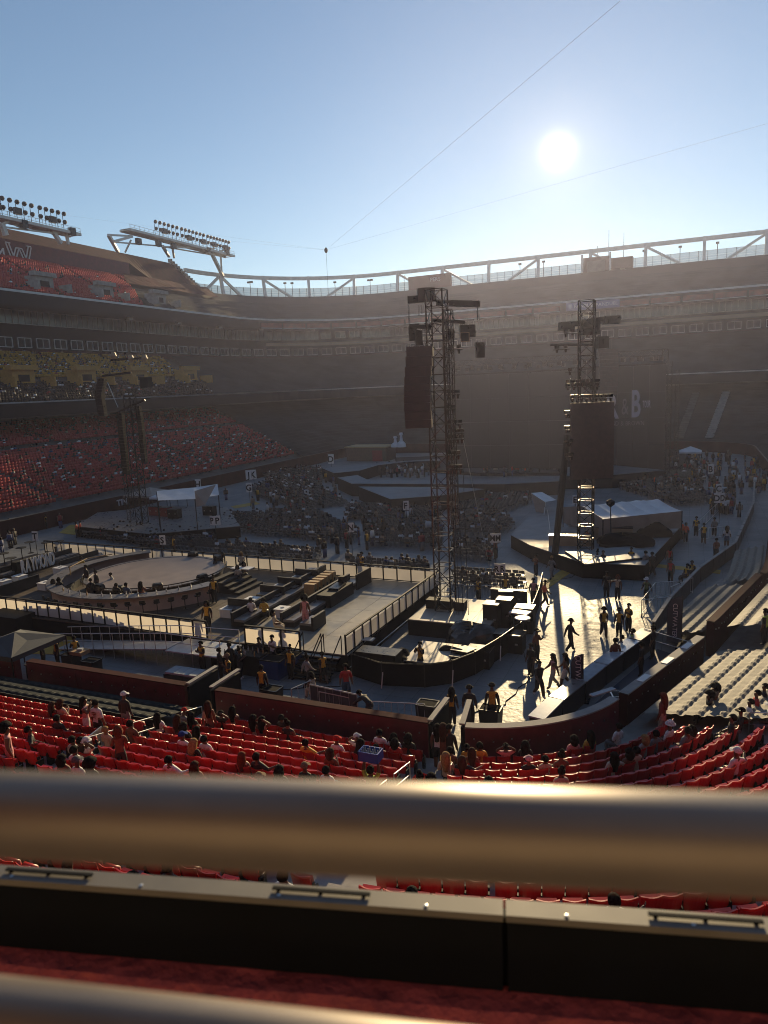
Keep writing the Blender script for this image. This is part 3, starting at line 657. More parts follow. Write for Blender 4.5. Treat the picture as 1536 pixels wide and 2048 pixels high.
for j in range(3):
    bk.f.append((j * nx, (j + 1) * nx, n1 + (j + 1) * nx, n1 + j * nx)); bk.m.append(0); bk.f.append((j * nx + nx - 1, n1 + j * nx + nx - 1, n1 + (j + 1) * nx + nx - 1, (j + 1) * nx + nx - 1)); bk.m.append(0)
pan = MB().box((0, -.30, .56), (.42, .09, .40), 0, 0, 1, .18)
brk = MB().box((.262, -.34, .26), (.04, .30, .50)); brk.box((.262, -.38, .60), (.045, .09, .10))
me_b, me_p, me_k = bk.mesh('backrest', ['red_seat'], smooth=False), pan.mesh('seat', ['red_seat']), brk.mesh('bracket', ['dark_metal'])
allseat = []
for k in range(NROW):
    off = .9 + .84 * k
    s = 14.0
    while s < 112:
        h = nbh(s); kap = (R(69.5) / (7 * R(69.5))) if 53 <= s < 53 + 7 * R(69.5) else 0
        ds = .53 / (1 + off * kap); s += ds
        if any(abs(s - a) * (1 + off * kap) < .74 for a in AIS): continue
        if k < 3 and s < sL1 + .25 and s > sL0 - 3: continue
        if k == 0 and s > SA2 and s > 58.6: continue
        if k < 6 and s > 61.3: continue
        if s > 72 and k < 10: continue
        p = nbp(s, off - .0, tread(k)); px, py, dep = proj((p.x, p.y, p.z + .8))
        if dep < 1 or not (-90 < px < 1640) or py > 2000: continue
        allseat.append((dep, px, py, s, k, p, h))
vis = sorted([q for q in allseat if -5 < q[1] < 1541 and (q[2] < 1556 + q[1] * .028 or 1718 < q[2] < 1800)])[:300]
vset = set((q[3], q[4]) for q in vis)
ORD = ['front', 'second', 'third', 'fourth', 'fifth', 'sixth', 'seventh', 'eighth', 'ninth', 'tenth', 'eleventh', 'twelfth', 'thirteenth', 'fourteenth', 'fifteenth', 'sixteenth', 'seventeenth', 'eighteenth', 'nineteenth']
def seat_block(s): return 'left of the left stairs' if s < SA1 else ('right of the left stairs' if s < SA2 else ('right of the right stairs' if s < 62 else 'above the pale covers'))
def nth(n): return '%d%s' % (n, 'th' if 10 <= n % 100 <= 20 else {1: 'st', 2: 'nd', 3: 'rd'}.get(n % 10, 'th'))
seat_no = {}
for k in range(NROW):
    ss_ = sorted(q[3] for q in allseat if q[4] == k)
    for lo, hi, rev in ((0, SA1, True), (SA1, SA2, False), (SA2, 62, False), (62, 200, False)):
        blk = [s for s in ss_ if lo <= s < hi]
        for i, s in enumerate(blk[::-1] if rev else blk): seat_no[(s, k)] = i + 1
for dep, px, py, s, k, p, h in vis:
    o = thing('tip_up_chair', 'red tip-up seat, %s row %s, %s from them' % (ORD[k], seat_block(s), nth(seat_no[(s, k)])), 'seat', p, 'red tip-up seats of the near bowl'); o.rotation_euler = (0, 0, h)
    inst('backrest', me_b, o); inst('seat', me_p, o); inst('bracket', me_k, o)
tm = MB()
for src, mi in ((bk, 0), (pan, 0), (brk, 1)):
    n0 = len(tm.v); tm.v += src.v; tm.f += [tuple(n0 + i for i in f) for f in src.f]; tm.m += [mi] * len(src.f)
stuff('stadium_seats', tm, [(p.x, p.y, p.z, h, 1.0, None) for dep, px, py, s, k, p, h in allseat if (s, k) not in vset], MATS_SEAT, 'remaining rows of red tip-up seats in the near bowl', 'seats')

# handrails on the stairs
def rail_run(pts, parent, r=.022, mt='steel', name='rail'):
    m = MB()
    for a, b in zip(pts, pts[1:]): m.tube(a, b, r, 8)
    return m.obj(name, mt, parent)
def hand_rail(s, k0, k1, label, h=.95, off2=0.0):
    a, b = nbp(s, 1.0 + .84 * k0, tread(k0)), nbp(s, 1.0 + .84 * k1, tread(k1)); U = Vector((0, 0, 1))
    o = thing('handrail', label, 'handrail', a, 'handrails on the stairs of the near bowl')
    for hh in (h, h * .5): rail_run([a + U * hh, b + U * hh], o)
    for p in (a, b): rail_run([p, p + U * h], o, name='post')
hand_rail(SA1 + .1, 0, 1.6, 'short steel handrail at the top of the left stairs by the gate')
hand_rail(SA1 - .3, 2.6, 4.4, 'steel handrail on the left stairs behind the person in the black hoodie')
hand_rail(SA1 - .1, 5.4, 7.4, 'steel handrail halfway down the left stairs')
hand_rail(SA1 - 12.2, 5.6, 7.4, 'steel handrail at the far left beside the person in pink')
hand_rail(SA2 - .5, 3.0, 4.8, 'steel handrail at the top of the right stairs')
hand_rail(SA2 - .5, 5.6, 7.6, 'steel handrail lower on the right stairs above the red fan')
hand_rail(SA2 + .45, 2.4, 2.8, 'single upright steel post on the right stairs')
hand_rail(62.0, 4.6, 6.4, 'steel handrail in front of the large pale cover')
# lighter treads of the stairs
for i, sa in enumerate((SA1 - 12.2, SA1, SA2, 62.0)):
    stw = thing('stairs', ['concrete stairs at the far left of the near bowl', 'concrete stairs leading down from the left gate', 'concrete stairs leading down from the right gate', 'concrete stairs at the right beside the pale covers'][i], 'stairs', nbp(sa, 1, tread(0)), 'stairs of the near bowl')
    for k in range(14):
        for half in (0, 1):
            p = nbp(sa, .7 + .84 * k + .42 * half + .21, tread(k) - .105 + .105 * half); MB().box((p.x, p.y, p.z + .004), (1.3, .41, .21), nbh(sa)).obj('step', 'concrete', stw)
# grey access panel hung on the left handrail and gate frames
p = nbp(SA1 - .75, 6.2, tread(6)); MB().box((p.x, p.y, p.z + .5), (.05, .9, .8), .2).obj('barrier_panel', 'steel', label='grey metal barrier panel standing beside the left stairs', cat='barrier')
def gate(s0, s1, label, z=1.75):
    a, b = nbp(s0, -.1), nbp(s1, -.1); o = thing('gate', label, 'gate', (a + b) / 2)
    for s, t in ((s0, 0), (s1, 1)):
        p, q = nbp(s, 0), nbp(s, -2.2); MB().box(((p.x + q.x) / 2, (p.y + q.y) / 2, .8), (.12, 2.2, 1.6), nbh(s)).obj('side_panel', 'black', o)
        MB().beam(p + Vector((0, 0, z)), q + Vector((0, 0, z)), .22, .07).obj('top_rail', 'concrete', o)
gate(s_at_px(376, 0), s_at_px(424, 0), 'dark gate passage through the wall at the left stairs'); gate(s_at_px(860, 0), s_at_px(924, 0), 'gate passage with pale top boards at the right stairs')
# ------------------------------------------------------------------ the lounge deck on the floor
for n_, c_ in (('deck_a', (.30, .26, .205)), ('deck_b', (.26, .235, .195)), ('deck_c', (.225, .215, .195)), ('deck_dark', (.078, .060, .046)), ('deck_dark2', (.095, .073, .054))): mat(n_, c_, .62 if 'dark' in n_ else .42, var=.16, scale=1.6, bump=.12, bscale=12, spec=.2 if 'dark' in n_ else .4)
mat('bar_pink', (.42, .30, .27), .55, var=.15, scale=.9); mat('counter_top', (.16, .15, .15), .3, var=.2, scale=2); mat('disc_top', (.22, .175, .155), .42, var=.14, scale=1.2)
mat('sofa_black', (.014, .014, .015), .55, var=.3, scale=4); mat('cube_white', (.72, .71, .69), .5, var=.05); mat('wood_box', (.36, .22, .09), .6, var=.2, scale=5)
mat('letter_grey', (.52, .47, .43), .6, var=.12); mat('yellow_cover', (.40, .25, .03), .7, var=.2, scale=2); mat('canopy_grey', (.045, .05, .054), .7, var=.15, scale=1.5, bump=.2, bscale=4)
mat('bin_black', (.012, .012, .013), .4, var=.2); mat('blue_bin', (.015, .045, .17), .4, var=.15); mat('cardboard', (.30, .19, .10), .8, var=.15); mat('pale_box', (.36, .38, .40), .6, var=.1)
mat('silver_deck', (.42, .43, .45), .45, .3, var=.15, scale=3); mat('navy', (.02, .028, .055), .6, var=.2); mat('foil', (.05, .05, .05), .12, .4, var=.4, scale=3, bump=1.0, bscale=5)
def panel_mat():
    m = bpy.data.materials.new('panel_white'); m.use_nodes = True; t = m.node_tree; t.nodes.clear(); o = t.nodes.new('ShaderNodeOutputMaterial')
    d = t.nodes.new('ShaderNodeBsdfDiffuse'); tr_ = t.nodes.new('ShaderNodeBsdfTranslucent'); mx = t.nodes.new('ShaderNodeMixShader'); mx.inputs[0].default_value = .5
    d.inputs[0].default_value = (.66, .63, .58, 1); no = t.nodes.new('ShaderNodeTexNoise'); no.inputs['Scale'].default_value = 1.5
    g = t.nodes.new('ShaderNodeNewGeometry'); t.links.new(g.outputs['Position'], no.inputs['Vector']); cr = t.nodes.new('ShaderNodeMix'); cr.data_type = 'RGBA'
    cr.inputs[6].default_value = (.60, .55, .48, 1); cr.inputs[7].default_value = (.72, .68, .62, 1); t.links.new(no.outputs[0], cr.inputs[0]); t.links.new(cr.outputs[2], tr_.inputs[0])
    t.links.new(d.outputs[0], mx.inputs[1]); t.links.new(tr_.outputs[0], mx.inputs[2]); t.links.new(mx.outputs[0], o.inputs[0]); MATS['panel_white'] = m
panel_mat()
PX0, PX1, PY0, PY1, PZ = -55.6, -16.3, 31.9, 46.5, 1.0
dk = thing('lounge_deck', 'raised lounge deck of square panels with a black skirt', 'stage', ((PX0 + PX1) / 2, (PY0 + PY1) / 2, 0))
MB().prism([(PX0, PY0), (PX1, PY0), (PX1, PY1), (PX0, PY1)], .0, PZ - .06).obj('skirt', 'black_cloth', dk)
nx_, ny_ = 16, 6; pw, pd = (PX1 - PX0) / nx_, (PY1 - PY0) / ny_; rp_ = random.Random(5); DO = np.array(dk['_o'])
pmesh = {k: MB().box((0, 0, 0), (pw - .02, pd - .02, .06)).mesh('deck_panel', [k]) for k in ('deck_a', 'deck_b', 'deck_c', 'deck_dark', 'deck_dark2')}
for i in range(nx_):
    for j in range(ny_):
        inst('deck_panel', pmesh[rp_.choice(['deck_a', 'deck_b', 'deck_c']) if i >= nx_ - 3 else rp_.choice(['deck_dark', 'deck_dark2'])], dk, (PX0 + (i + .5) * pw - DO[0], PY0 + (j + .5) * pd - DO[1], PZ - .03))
# railing of white panels in black posts
rpost = MB().box((0, 0, .52), (.09, .07, 1.12)).mesh('post', ['black'])
def panel_fence(a, b, n, label, z=PZ, ht=.92):
    a, b = Vector((a[0], a[1], z)), Vector((b[0], b[1], z)); d = (b - a); L = d.length; an = math.atan2(d.y, d.x); st_ = L / n
    o = thing('panel_fence', label, 'fence', a, 'white panel railings of the lounge deck'); o.rotation_euler = (0, 0, an)
    pm_ = MB().face([(-st_ / 2 + .05, 0, .10), (st_ / 2 - .05, 0, .10), (st_ / 2 - .05, 0, .90), (-st_ / 2 + .05, 0, .90)]).mesh('panel', ['panel_white'])
    for i in range(n): inst('panel', pm_, o, ((i + .5) * st_, 0, 0))
    for i in range(n + 1): inst('post', rpost, o, (i * st_, 0, 0))
    inst('top_rail', MB().box((L / 2, 0, 1.08), (L, .12, .07)).mesh('top_rail', ['black']), o); inst('bottom_rail', MB().box((L / 2, 0, .06), (L, .06, .06)).mesh('bottom_rail', ['black']), o)
    return o
panel_fence((PX0, PY0 + .75), (-25.2, PY0 - .1), 31, 'white panel railing along the front of the lounge deck, left of the ramp landing')
panel_fence((-22.6, PY0 - .1), (-19.1, PY0 - .1), 3, 'short run of three white panels between landing and deck stairs')
panel_fence((PX1 - .1, PY0), (PX1 + .35, PY1 - .5), 14, 'white panel railing along the right side of the lounge deck')
panel_fence((PX0 + .4, PY1 + .8), (PX1 + .35, PY1 - .55), 36, 'white panel railing along the back of the lounge deck')
# stairs from the deck to the floor with sloping handrails
sx0, sx1 = -19.0, -16.7
ds_ = thing('deck_stairs', 'dark stairs with four sloping rails at the deck corner', 'stairs', ((sx0 + sx1) / 2, 30.8, 0))
for i in range(5): MB().box(((sx0 + sx1) / 2, PY0 - .2 - .3 * i, .9 - .19 * i - .03), (sx1 - sx0, .3, .06)).obj('step', 'black' if i else 'deck_c', ds_)
for x in (sx0, -17.9, -17.75, sx1):
    rail_run([(x, PY0 + .1, PZ), (x, PY0 + .1, PZ + 1.0), (x, PY0 - 1.3, 1.0), (x, PY0 - 1.3, 0)], ds_, .03, 'black', 'handrail')
# the round bar with its disc
CX, CY = -36.7, 41.0
def arc_ring(m, r0, r1, z0, z1, a0, a1, n=48, c=(CX, CY), mi=0):
    A = [R(a0 + (a1 - a0) * i / n) for i in range(n + 1)]; f = lambda r, z: [(c[0] + r * math.cos(a), c[1] + r * math.sin(a), z) for a in A]
    m.strip(f(r1, z0), f(r1, z1), mi); m.strip(f(r1, z1), f(r0, z1), mi); m.strip(f(r0, z1), f(r0, z0), mi)
    for i in (0, -1):
        q = [f(r0, z0)[i], f(r1, z0)[i], f(r1, z1)[i], f(r0, z1)[i]]; m.face(q if i else q[::-1], mi)
    return m
br_ = thing('round_bar', 'round bar with pale pink front and dark counter top', 'bar', (CX, CY, PZ))
arc_ring(MB(), 7.05, 7.2, PZ, 2.0, -225, -18, 70).obj('bar_front', 'bar_pink', br_); arc_ring(MB(), 6.5, 7.5, 2.0, 2.08, -226, -17, 70).obj('counter_top', 'counter_top', br_)
arc_ring(MB(), 5.9, 6.0, PZ, 1.5, -210, -60, 50).obj('back_shelf', 'black', br_)
ds = thing('disc_stage', 'round wooden stage disc with black side inside the bar', 'stage', (CX, CY, PZ))
MB().lathe([(4.9, PZ), (4.9, 1.83)], (CX, CY, 0), 64).obj('side', 'black', ds); MB().lathe([(5.05, 1.835), (5.05, 1.90), (4.75, 1.90), (4.75, 1.87)], (CX, CY, 0), 64).obj('rim', 'counter_top', ds)
MB().lathe([(4.74, 1.84), (4.74, 1.872)], (CX, CY, 0), 64).obj('floor', 'disc_top', ds)
m = MB(); arc_ring(m, 5.2, 5.26, 2.05, 2.11, -170, 40, 60)
for i in range(22): a = R(-170 + 10 * i); m.tube((CX + 5.23 * math.cos(a), CY + 5.23 * math.sin(a), 1.8), (CX + 5.23 * math.cos(a), CY + 5.23 * math.sin(a), 2.1), .02, 4)
m.obj('low_rail', 'dark_metal', ds)
for i, a in enumerate((-98, -78, -48, -10, 60, 95)):
    x, y = CX + 5.0 * math.cos(R(a)), CY + 5.0 * math.sin(R(a)); m = MB(); m.box((x, y, 2.02), (.75, .5, .26), R(a + 90), 0, .9); m.box((x, y, 2.2), (.7, .42, .1), R(a + 90), 0, .8)
    m.obj('stage_monitor', 'dark_metal', label='black wedge speaker on the disc rim, %s' % ['front left', 'front, left of centre', 'front right', 'at the right', 'at the back right', 'at the back left'][i], cat='speaker', group='wedge speakers round the disc')
q = thing('disc_rail', 'bronze grab rail curving up the left of the disc', 'handrail', (CX - 4, CY - 3, PZ))
rail_run([(CX - 5.6, CY - 2.8, 2.0), (CX - 5.6, CY - 2.8, 2.6), (CX - 6.2, CY - .5, 2.7), (CX - 5.6, CY + 1.5, 2.6)], q, .04, 'wood_box')
# bar stools
stl = MB(); stl.lathe([(.19, .70), (.21, .74), (.20, .78)], n=10); stl_m = stl.mesh('seat', ['black']); stb = MB(); stb.box((0, -.17, .90), (.36, .04, .22)); stb_m = stb.mesh('backrest', ['black'])
lg = MB(); lg.tube((0, 0, .02), (0, 0, .7), .03, 6); lg.lathe([(.2, 0), (.2, .02)], n=10); lg_m = lg.mesh('pedestal', ['dark_metal'])
A_ = np.linspace(-112, -24, 15)
for i, a in enumerate(A_):
    o = thing('bar_stool', 'black bar stool at the round bar, %s of fifteen counted from the left' % (ORD[i] if i else 'first'), 'stool', (CX + 8.0 * math.cos(R(a)), CY + 8.0 * math.sin(R(a)), PZ), 'stools along the round bar'); o.rotation_euler = (0, 0, R(a + 90))
    inst('seat', stl_m, o); inst('pedestal', lg_m, o); inst('backrest', stb_m, o)
# stairs to the disc, right of the bar
w_ = thing('disc_stairs', 'black stairs climbing to the disc, right of the round bar', 'stairs', (-29.5, 41.5, PZ))
for i in range(5): MB().box((-30.8 + i * .5, 41.6 - i * .05, PZ + (.9 - i * .18) / 2), (.5, 3.0, .9 - i * .18)).obj('step', 'black', w_); 
# sofas: long ones along the deck and short booths, white cube tables between
def sofa(px0, py0, px1, py1, label, wd=.95, side=1, back=True):
    a, b = G(px0, py0, PZ), G(px1, py1, PZ); X = (a.x + b.x) / 2; y0, y1 = min(a.y, b.y), max(a.y, b.y); y0 = max(y0, PY0 + .3); y1 = min(y1, PY1 - .3)
    o = thing('sofa', label, 'sofa', (X, y0, PZ), 'black sofas of the lounge deck'); c = (y0 + y1) / 2; L = y1 - y0
    MB().box((X, c, PZ + .16), (wd, L, .30)).obj('base', 'sofa_black', o)
    n = max(1, int(L / 1.6))
    for i in range(n): MB().box((X + .09 * side, y0 + L * (i + .5) / n, PZ + .385), (wd - .22, L / n - .03, .14)).obj('cushion', 'counter_top', o)
    if back: MB().box((X - side * (wd / 2 - .08), c, PZ + .58), (.16, L, .54)).obj('backrest', 'sofa_black', o)
sofa(465, 1253, 674, 1150, 'long black sofa running back from beside the deck front, right of the bar', side=1)
sofa(560, 1253, 722, 1172, 'long black sofa below the wooden boxes', side=1)
sofa(612, 1262, 640, 1246, 'short black sofa by the edge of the sunlit deck', side=-1)
sofa(0, 1160, 192, 1103, 'black sofa farthest to the left, behind the letters', side=1); sofa(128, 1143, 238, 1108, 'black sofa between the letters and the round bar', side=1)
sofa(-20, 1195, 80, 1170, 'low black sofa in the front left corner of the deck', side=-1); sofa(120, 1112, 160, 1101, 'short black sofa at the back left of the deck', side=1)
def booth(px, py, label):
    p = G(px, py, PZ); o = thing('booth', label, 'sofa', p, 'short black booths of the lounge deck')
    MB().box((p.x, p.y, p.z + .25), (1.7, .7, .5)).obj('base', 'sofa_black', o); MB().box((p.x, p.y + .4, p.z + .5), (1.9, .14, 1.0)).obj('backrest', 'sofa_black', o); MB().box((p.x, p.y - .05, p.z + .53), (1.6, .6, .06)).obj('cushion', 'counter_top', o)
for i, (x, y) in enumerate(((610, 1168), (575, 1186), (540, 1203), (476, 1232))): booth(x, y, 'black booth of the short row, %s from the back' % ORD[i].replace('front', 'first'))
for i, (x, y, l) in enumerate(((627, 1152, 'white cube table farthest back beside the back railing'), (600, 1166, 'white cube table between the two rear booths'), (563, 1184, 'white cube table between the middle booths'), (505, 1212, 'white cube table in front of the third booth'), (458, 1232, 'white cube table nearest the deck front, by the end booth'), (566, 1232, 'large white cube table beside the person in white'),
        (92, 1178, 'white drum-like cube table at the left, before the bar'), (122, 1147, 'tall white cube table beside the letters'), (143, 1130, 'low white cube table behind the letters'), (174, 1121, 'low white cube table in the left sofas'), (200, 1112, 'low white cube table at the back left'), (40, 1160, 'flat white table at the foot of the letters'), (8, 1170, 'flat white table at the left edge'))):
    p = G(x, y, PZ); h_ = .5 if i not in (8, 9, 10, 11, 12) else .35; o = thing('cube_table', l, 'table', p, 'white cube tables of the lounge deck')
    MB().box((p.x, p.y, p.z + h_ / 2), (.8, .8, h_)).obj('body', 'cube_white', o); MB().box((p.x, p.y, p.z + h_ + .02), (.86, .86, .04)).obj('top', 'cube_white', o); MB().lathe([(.13, 0), (.13, .02)], (p.x, p.y, p.z + h_ + .041), 10).obj('light_disc', 'counter_top', o)
# wooden boxes in a row
a, b = G(622, 1196, PZ), G(660, 1170, PZ)
for i in range(6):
    p = a.lerp(b, i / 5); o = MB().box((p.x, p.y, PZ + .5), (.8, .38, 1.0)).obj('wooden_box', 'wood_box', label='wooden box seat in the row on the sofa, %s from the front' % ORD[i].replace('front', 'first'), cat='box', group='row of wooden boxes')
    MB().box((p.x + .41, p.y, PZ + .5), (.02, .2, .2)).obj('round_hole', 'black', o)
# equipment desk beside the boxes
p = G(672, 1200, PZ); o = thing('mixing_desk', 'black mixing desk with equipment on the sunlit side of the deck', 'desk', p)
MB().box((p.x, p.y, PZ + .4), (1.0, 3.4, .8)).obj('table', 'black', o); MB().box((p.x, p.y + .3, PZ + .87), (.7, 1.5, .12), .1).obj('mixer', 'dark_metal', o); MB().box((p.x - .1, p.y + 1.3, PZ + 1.05), (.4, .5, .5)).obj('monitor', 'black', o)
p = G(728, 1172, PZ); MB().box((p.x, p.y, PZ + .55), (.1, 2.2, 1.1), -.05).obj('black_screen', 'black', label='rounded black screen panel standing at the back of the sunlit deck', cat='panel')
# RAYMOND letters on their box
a, b = G(46, 1153, PZ), G(104, 1134, PZ); mid = (a + b) / 2
o = thing('letter_sign', 'large grey standing letters spelling RAYMOND on the lounge deck', 'sign', (mid.x, mid.y, PZ)); L = abs(b.y - a.y)
MB().box((mid.x - .45, mid.y, PZ + .6), (.6, L + .5, 1.2)).obj('backing_box', 'black', o)
letters('RAYMOND', 1.5, (mid.x + .22, mid.y, PZ + .30), (0, 1, 0), o, 'cube_white', depth=.10, bold=.025, sx=L / (sum(1 for _ in 'x') * 7.0) if False else L / 7.6)
# tables and stools of the dark back corner
for i, (x, y) in enumerate(((10, 1130), (45, 1118), (95, 1107), (62, 1106), (25, 1140), (120, 1104))):
    p = G(x, y, PZ); o = thing('high_table', 'round dark high table in the back left corner, %s counted from the front' % ORD[i].replace('front', 'first'), 'table', p, 'dark high tables of the lounge deck')
    MB().lathe([(.45, 1.02), (.45, 1.06)], p, 14).obj('top', 'black', o); MB().tube(p, p + Vector((0, 0, 1.03)), .04).obj('pedestal', 'dark_metal', o); MB().lathe([(.28, 0), (.28, .02)], p, 12).obj('foot', 'dark_metal', o)
# silver ramp with railings along the front
rm = thing('access_ramp', 'silver access ramp with double railings along the deck front', 'ramp', (-30, 30.6, 0))
RA, RB, RC = Vector((-35.0, 30.5, .03)), Vector((-26.4, 30.4, PZ)), Vector((-22.7, 30.5, PZ))
for i in range(7):
    u, v = RA.lerp(RB, i / 7), RA.lerp(RB, (i + 1) / 7); MB().beam(u, v - (v - u) * .012, 1.3, .07).obj('ramp_panel', 'silver_deck', rm)
MB().box(((RB.x + RC.x) / 2, 30.6, PZ - .03), (RC.x - RB.x, 2.0, .07)).obj('landing', 'silver_deck', rm)
for sgn in (-1, 1):
    m_ = Vector((0, sgn * .68, 0))
    for h_ in (.95, .5): rail_run([RA + m_ + Vector((-.3, 0, h_)), RA.lerp(RB, .15) + m_ + Vector((0, 0, h_ + .05)), RB + m_ + Vector((0, 0, h_)), RC + m_ * 1.3 + Vector((0, 0, h_))], rm, .025)
    for i in range(12):
        p = RA.lerp(RB, i / 11) + m_; rail_run([p + Vector((0, 0, -p.z)), p + Vector((0, 0, .95))], rm, .02, name='post')
    for t in (.5, 1): p = RB.lerp(RC, t) + m_ * 1.3; rail_run([(p.x, p.y, 0), p + Vector((0, 0, .95))], rm, .025, name='post')
# yellow cable covers on the floor
def yellow(pts, label, z=.035): MB().prism([G(x, y)[:2] for x, y in pts], .004, z).obj('cable_cover', 'yellow_cover', label=label, cat='cable cover', group='yellow strips across the floor')
yellow([(52, 1308), (110, 1309), (148, 1290), (152, 1262), (120, 1272)], 'yellow floor strip by the dark canopy')
yellow([(1065, 1182), (1085, 1185), (1152, 1138), (1128, 1137)], 'yellow floor strip beside the right stage platform'); yellow([(1305, 1128), (1306, 1134), (1440, 1148), (1442, 1141)], 'thin yellow line across the right aisle')
yellow([(118, 1066), (150, 1070), (165, 1050), (140, 1050)], 'yellow floor strip behind the lounge deck on the left'); yellow([(462, 1013), (470, 1017), (520, 1008), (512, 1004)], 'yellow floor strip by the left stage tent')
# dark canopy
def canopy(c, s, z0, z1, mt, label, legs=True, cat='canopy', rz=0.0, grp=None):
    c = Vector(c); o = thing('canopy', label, cat, (c.x, c.y, 0), grp); ca, sa = math.cos(rz), math.sin(rz)
    K = [(c.x + (a * ca - b * sa) * s, c.y + (a * sa + b * ca) * s, z0) for a, b in ((-1, -1), (1, -1), (1, 1), (-1, 1))]; ap = (c.x, c.y, z1)
    for i in range(4):
        m = MB(); j = (i + 1) % 4; p, q = Vector(K[i]), Vector(K[j]); e = Vector(ap); mid_ = (p + q) / 2 * .5 + e * .5 + Vector((0, 0, -.08))
        m.face([p, q, mid_]); m.face([q, e, mid_]); m.face([e, p, mid_]); m.face([p, p + Vector((0, 0, -.25)), q + Vector((0, 0, -.25)), q]); m.obj('roof_panel', mt, o, smooth=False)
    if legs:
        for k_ in K: MB().tube((k_[0], k_[1], 0), k_, .035).obj('leg', 'dark_metal', o)
    return o
canopy((-33.4, 26.0, 0), 1.75, 2.0, 2.6, 'canopy_grey', 'dark grey pop-up canopy at the left edge behind the wall')
p = G(30, 1262); MB().box((p.x, p.y, .65), (3.0, 2.0, 1.3)).obj('equipment_case', 'black', label='big black equipment case before the railing at the left edge', cat='case')
# floor clutter behind the near wall
def bin_(px, py, label, mt='bin_black', w2=.62, h2=.8, full=True):
    p = G(px, py); o = thing('rubbish_bin', label, 'bin', p, 'bins on the floor'); MB().box((p.x, p.y, h2 / 2), (w2 * 1.3, w2, h2), -.1, 0, 1.12).obj('body', mt, o)
    m = MB(); t_ = h2 + .012
    for a, b, c, d in ((0, w2 * .56, w2 * 1.46, .06), (0, -w2 * .56, w2 * 1.46, .06), (w2 * .73, 0, .06, w2 * 1.1), (-w2 * .73, 0, .06, w2 * 1.1)): m.box((p.x + a, p.y + b, t_), (c, d, .05))
    m.obj('rim', 'dark_metal', o); MB().box((p.x, p.y, h2 + .004), (w2 * 1.3, w2 * 1.0, .01)).obj('liner', 'black_cloth', o)
bin_(186, 1348, 'black wheeled bin behind the left wall, nearest the boxes'); bin_(145, 1335, 'black bin under the cardboard tray behind the left wall'); bin_(545, 1408, 'black rubbish bin with bag behind the middle wall'); bin_(856, 1440, 'black rubbish bin at the right gate'); bin_(982, 1450, 'black rubbish bin behind the corner wall')
bin_(550, 1352, 'large blue ice bin before the deck railing', 'blue_bin', .85, 1.0); bin_(585, 1340, 'second blue ice bin beside the deck stairs', 'blue_bin', .7, .95)
p = G(162, 1335); o = thing('cardboard_tray', 'open cardboard tray on the bins behind the left wall', 'box', (p.x, p.y, .82)); MB().box((p.x, p.y, .93), (.95, .7, .2)).obj('tray', 'cardboard', o); MB().box((p.x + .1, p.y, 1.08), (.3, .25, .12), .4).obj('paper', 'pale_box', o)
p = G(368, 1366); o = thing('crate_stack', 'pallet of pale panels lying behind the left wall', 'crate', p)
for i in range(4): MB().box((p.x - .75 + .5 * i, p.y + .2, .55), (.48, .9, .10)).obj('panel', 'pale_box', o)
MB().box((p.x, p.y + .2, .25), (2.1, 1.0, .46)).obj('pallet', 'bin_black', o)
for i, (x0, y0, x1, y1, l) in enumerate(((60, 1330, 130, 1335, 'folding table with dark top behind the left wall'), (65, 1322, 75, 1330, 'small dark stand by the canopy'))):
    a, b = G(x0, y0, .8), G(x1, y1, .8); o = thing('folding_table', l, 'table', ((a.x + b.x) / 2, (a.y + b.y) / 2, 0)); MB().box(((a.x + b.x) / 2, (a.y + b.y) / 2, .78), (max(.5, abs(b.x - a.x)), .8, .05)).obj('top', 'navy', o)
    for s1_ in (-1, 1): MB().box(((a.x + b.x) / 2 + s1_ * .4 * abs(b.x - a.x), (a.y + b.y) / 2, .38), (.04, .7, .76)).obj('leg', 'dark_metal', o)
p = G(452, 1330); o = thing('drinks_table', 'white clothed drinks table among the staff before the deck', 'table', p); MB().box((p.x, p.y, .74), (1.5, .8, .06), .1).obj('top', 'cube_white', o); MB().box((p.x, p.y, .36), (1.4, .7, .7), .1).obj('base', 'black', o)
p = G(500, 1345); o = thing('service_counter', 'black service counter crowded with bottles before the deck', 'counter', p); MB().box((p.x, p.y, .55), (1.9, .8, 1.1)).obj('body', 'black', o)
rb_ = random.Random(4)
for i in range(16): MB().lathe([(.04, 0), (.04, .16), (.015, .2), (.015, .28)], (p.x + rb_.uniform(-.85, .85), p.y + rb_.uniform(-.3, .3), 1.1), 7).obj('bottle', rb_.choice(['pale_box', 'wood_box', 'steel']), o)
rb_ = random.Random(9)
for i in range(12):
    a = R(-110 + 7.4 * i + rb_.uniform(-2, 2)); MB().lathe([(.045, 0), (.05, .14), (.018, .2), (.018, .3)], (CX + 6.9 * math.cos(a), CY + 6.9 * math.sin(a), 2.085), 7).obj('bottle', rb_.choice(['pale_box', 'wood_box', 'steel']), label='small bottle on the round bar counter, %s along it from the left' % nth(i + 1), cat='bottle', group='bottles on the round bar')
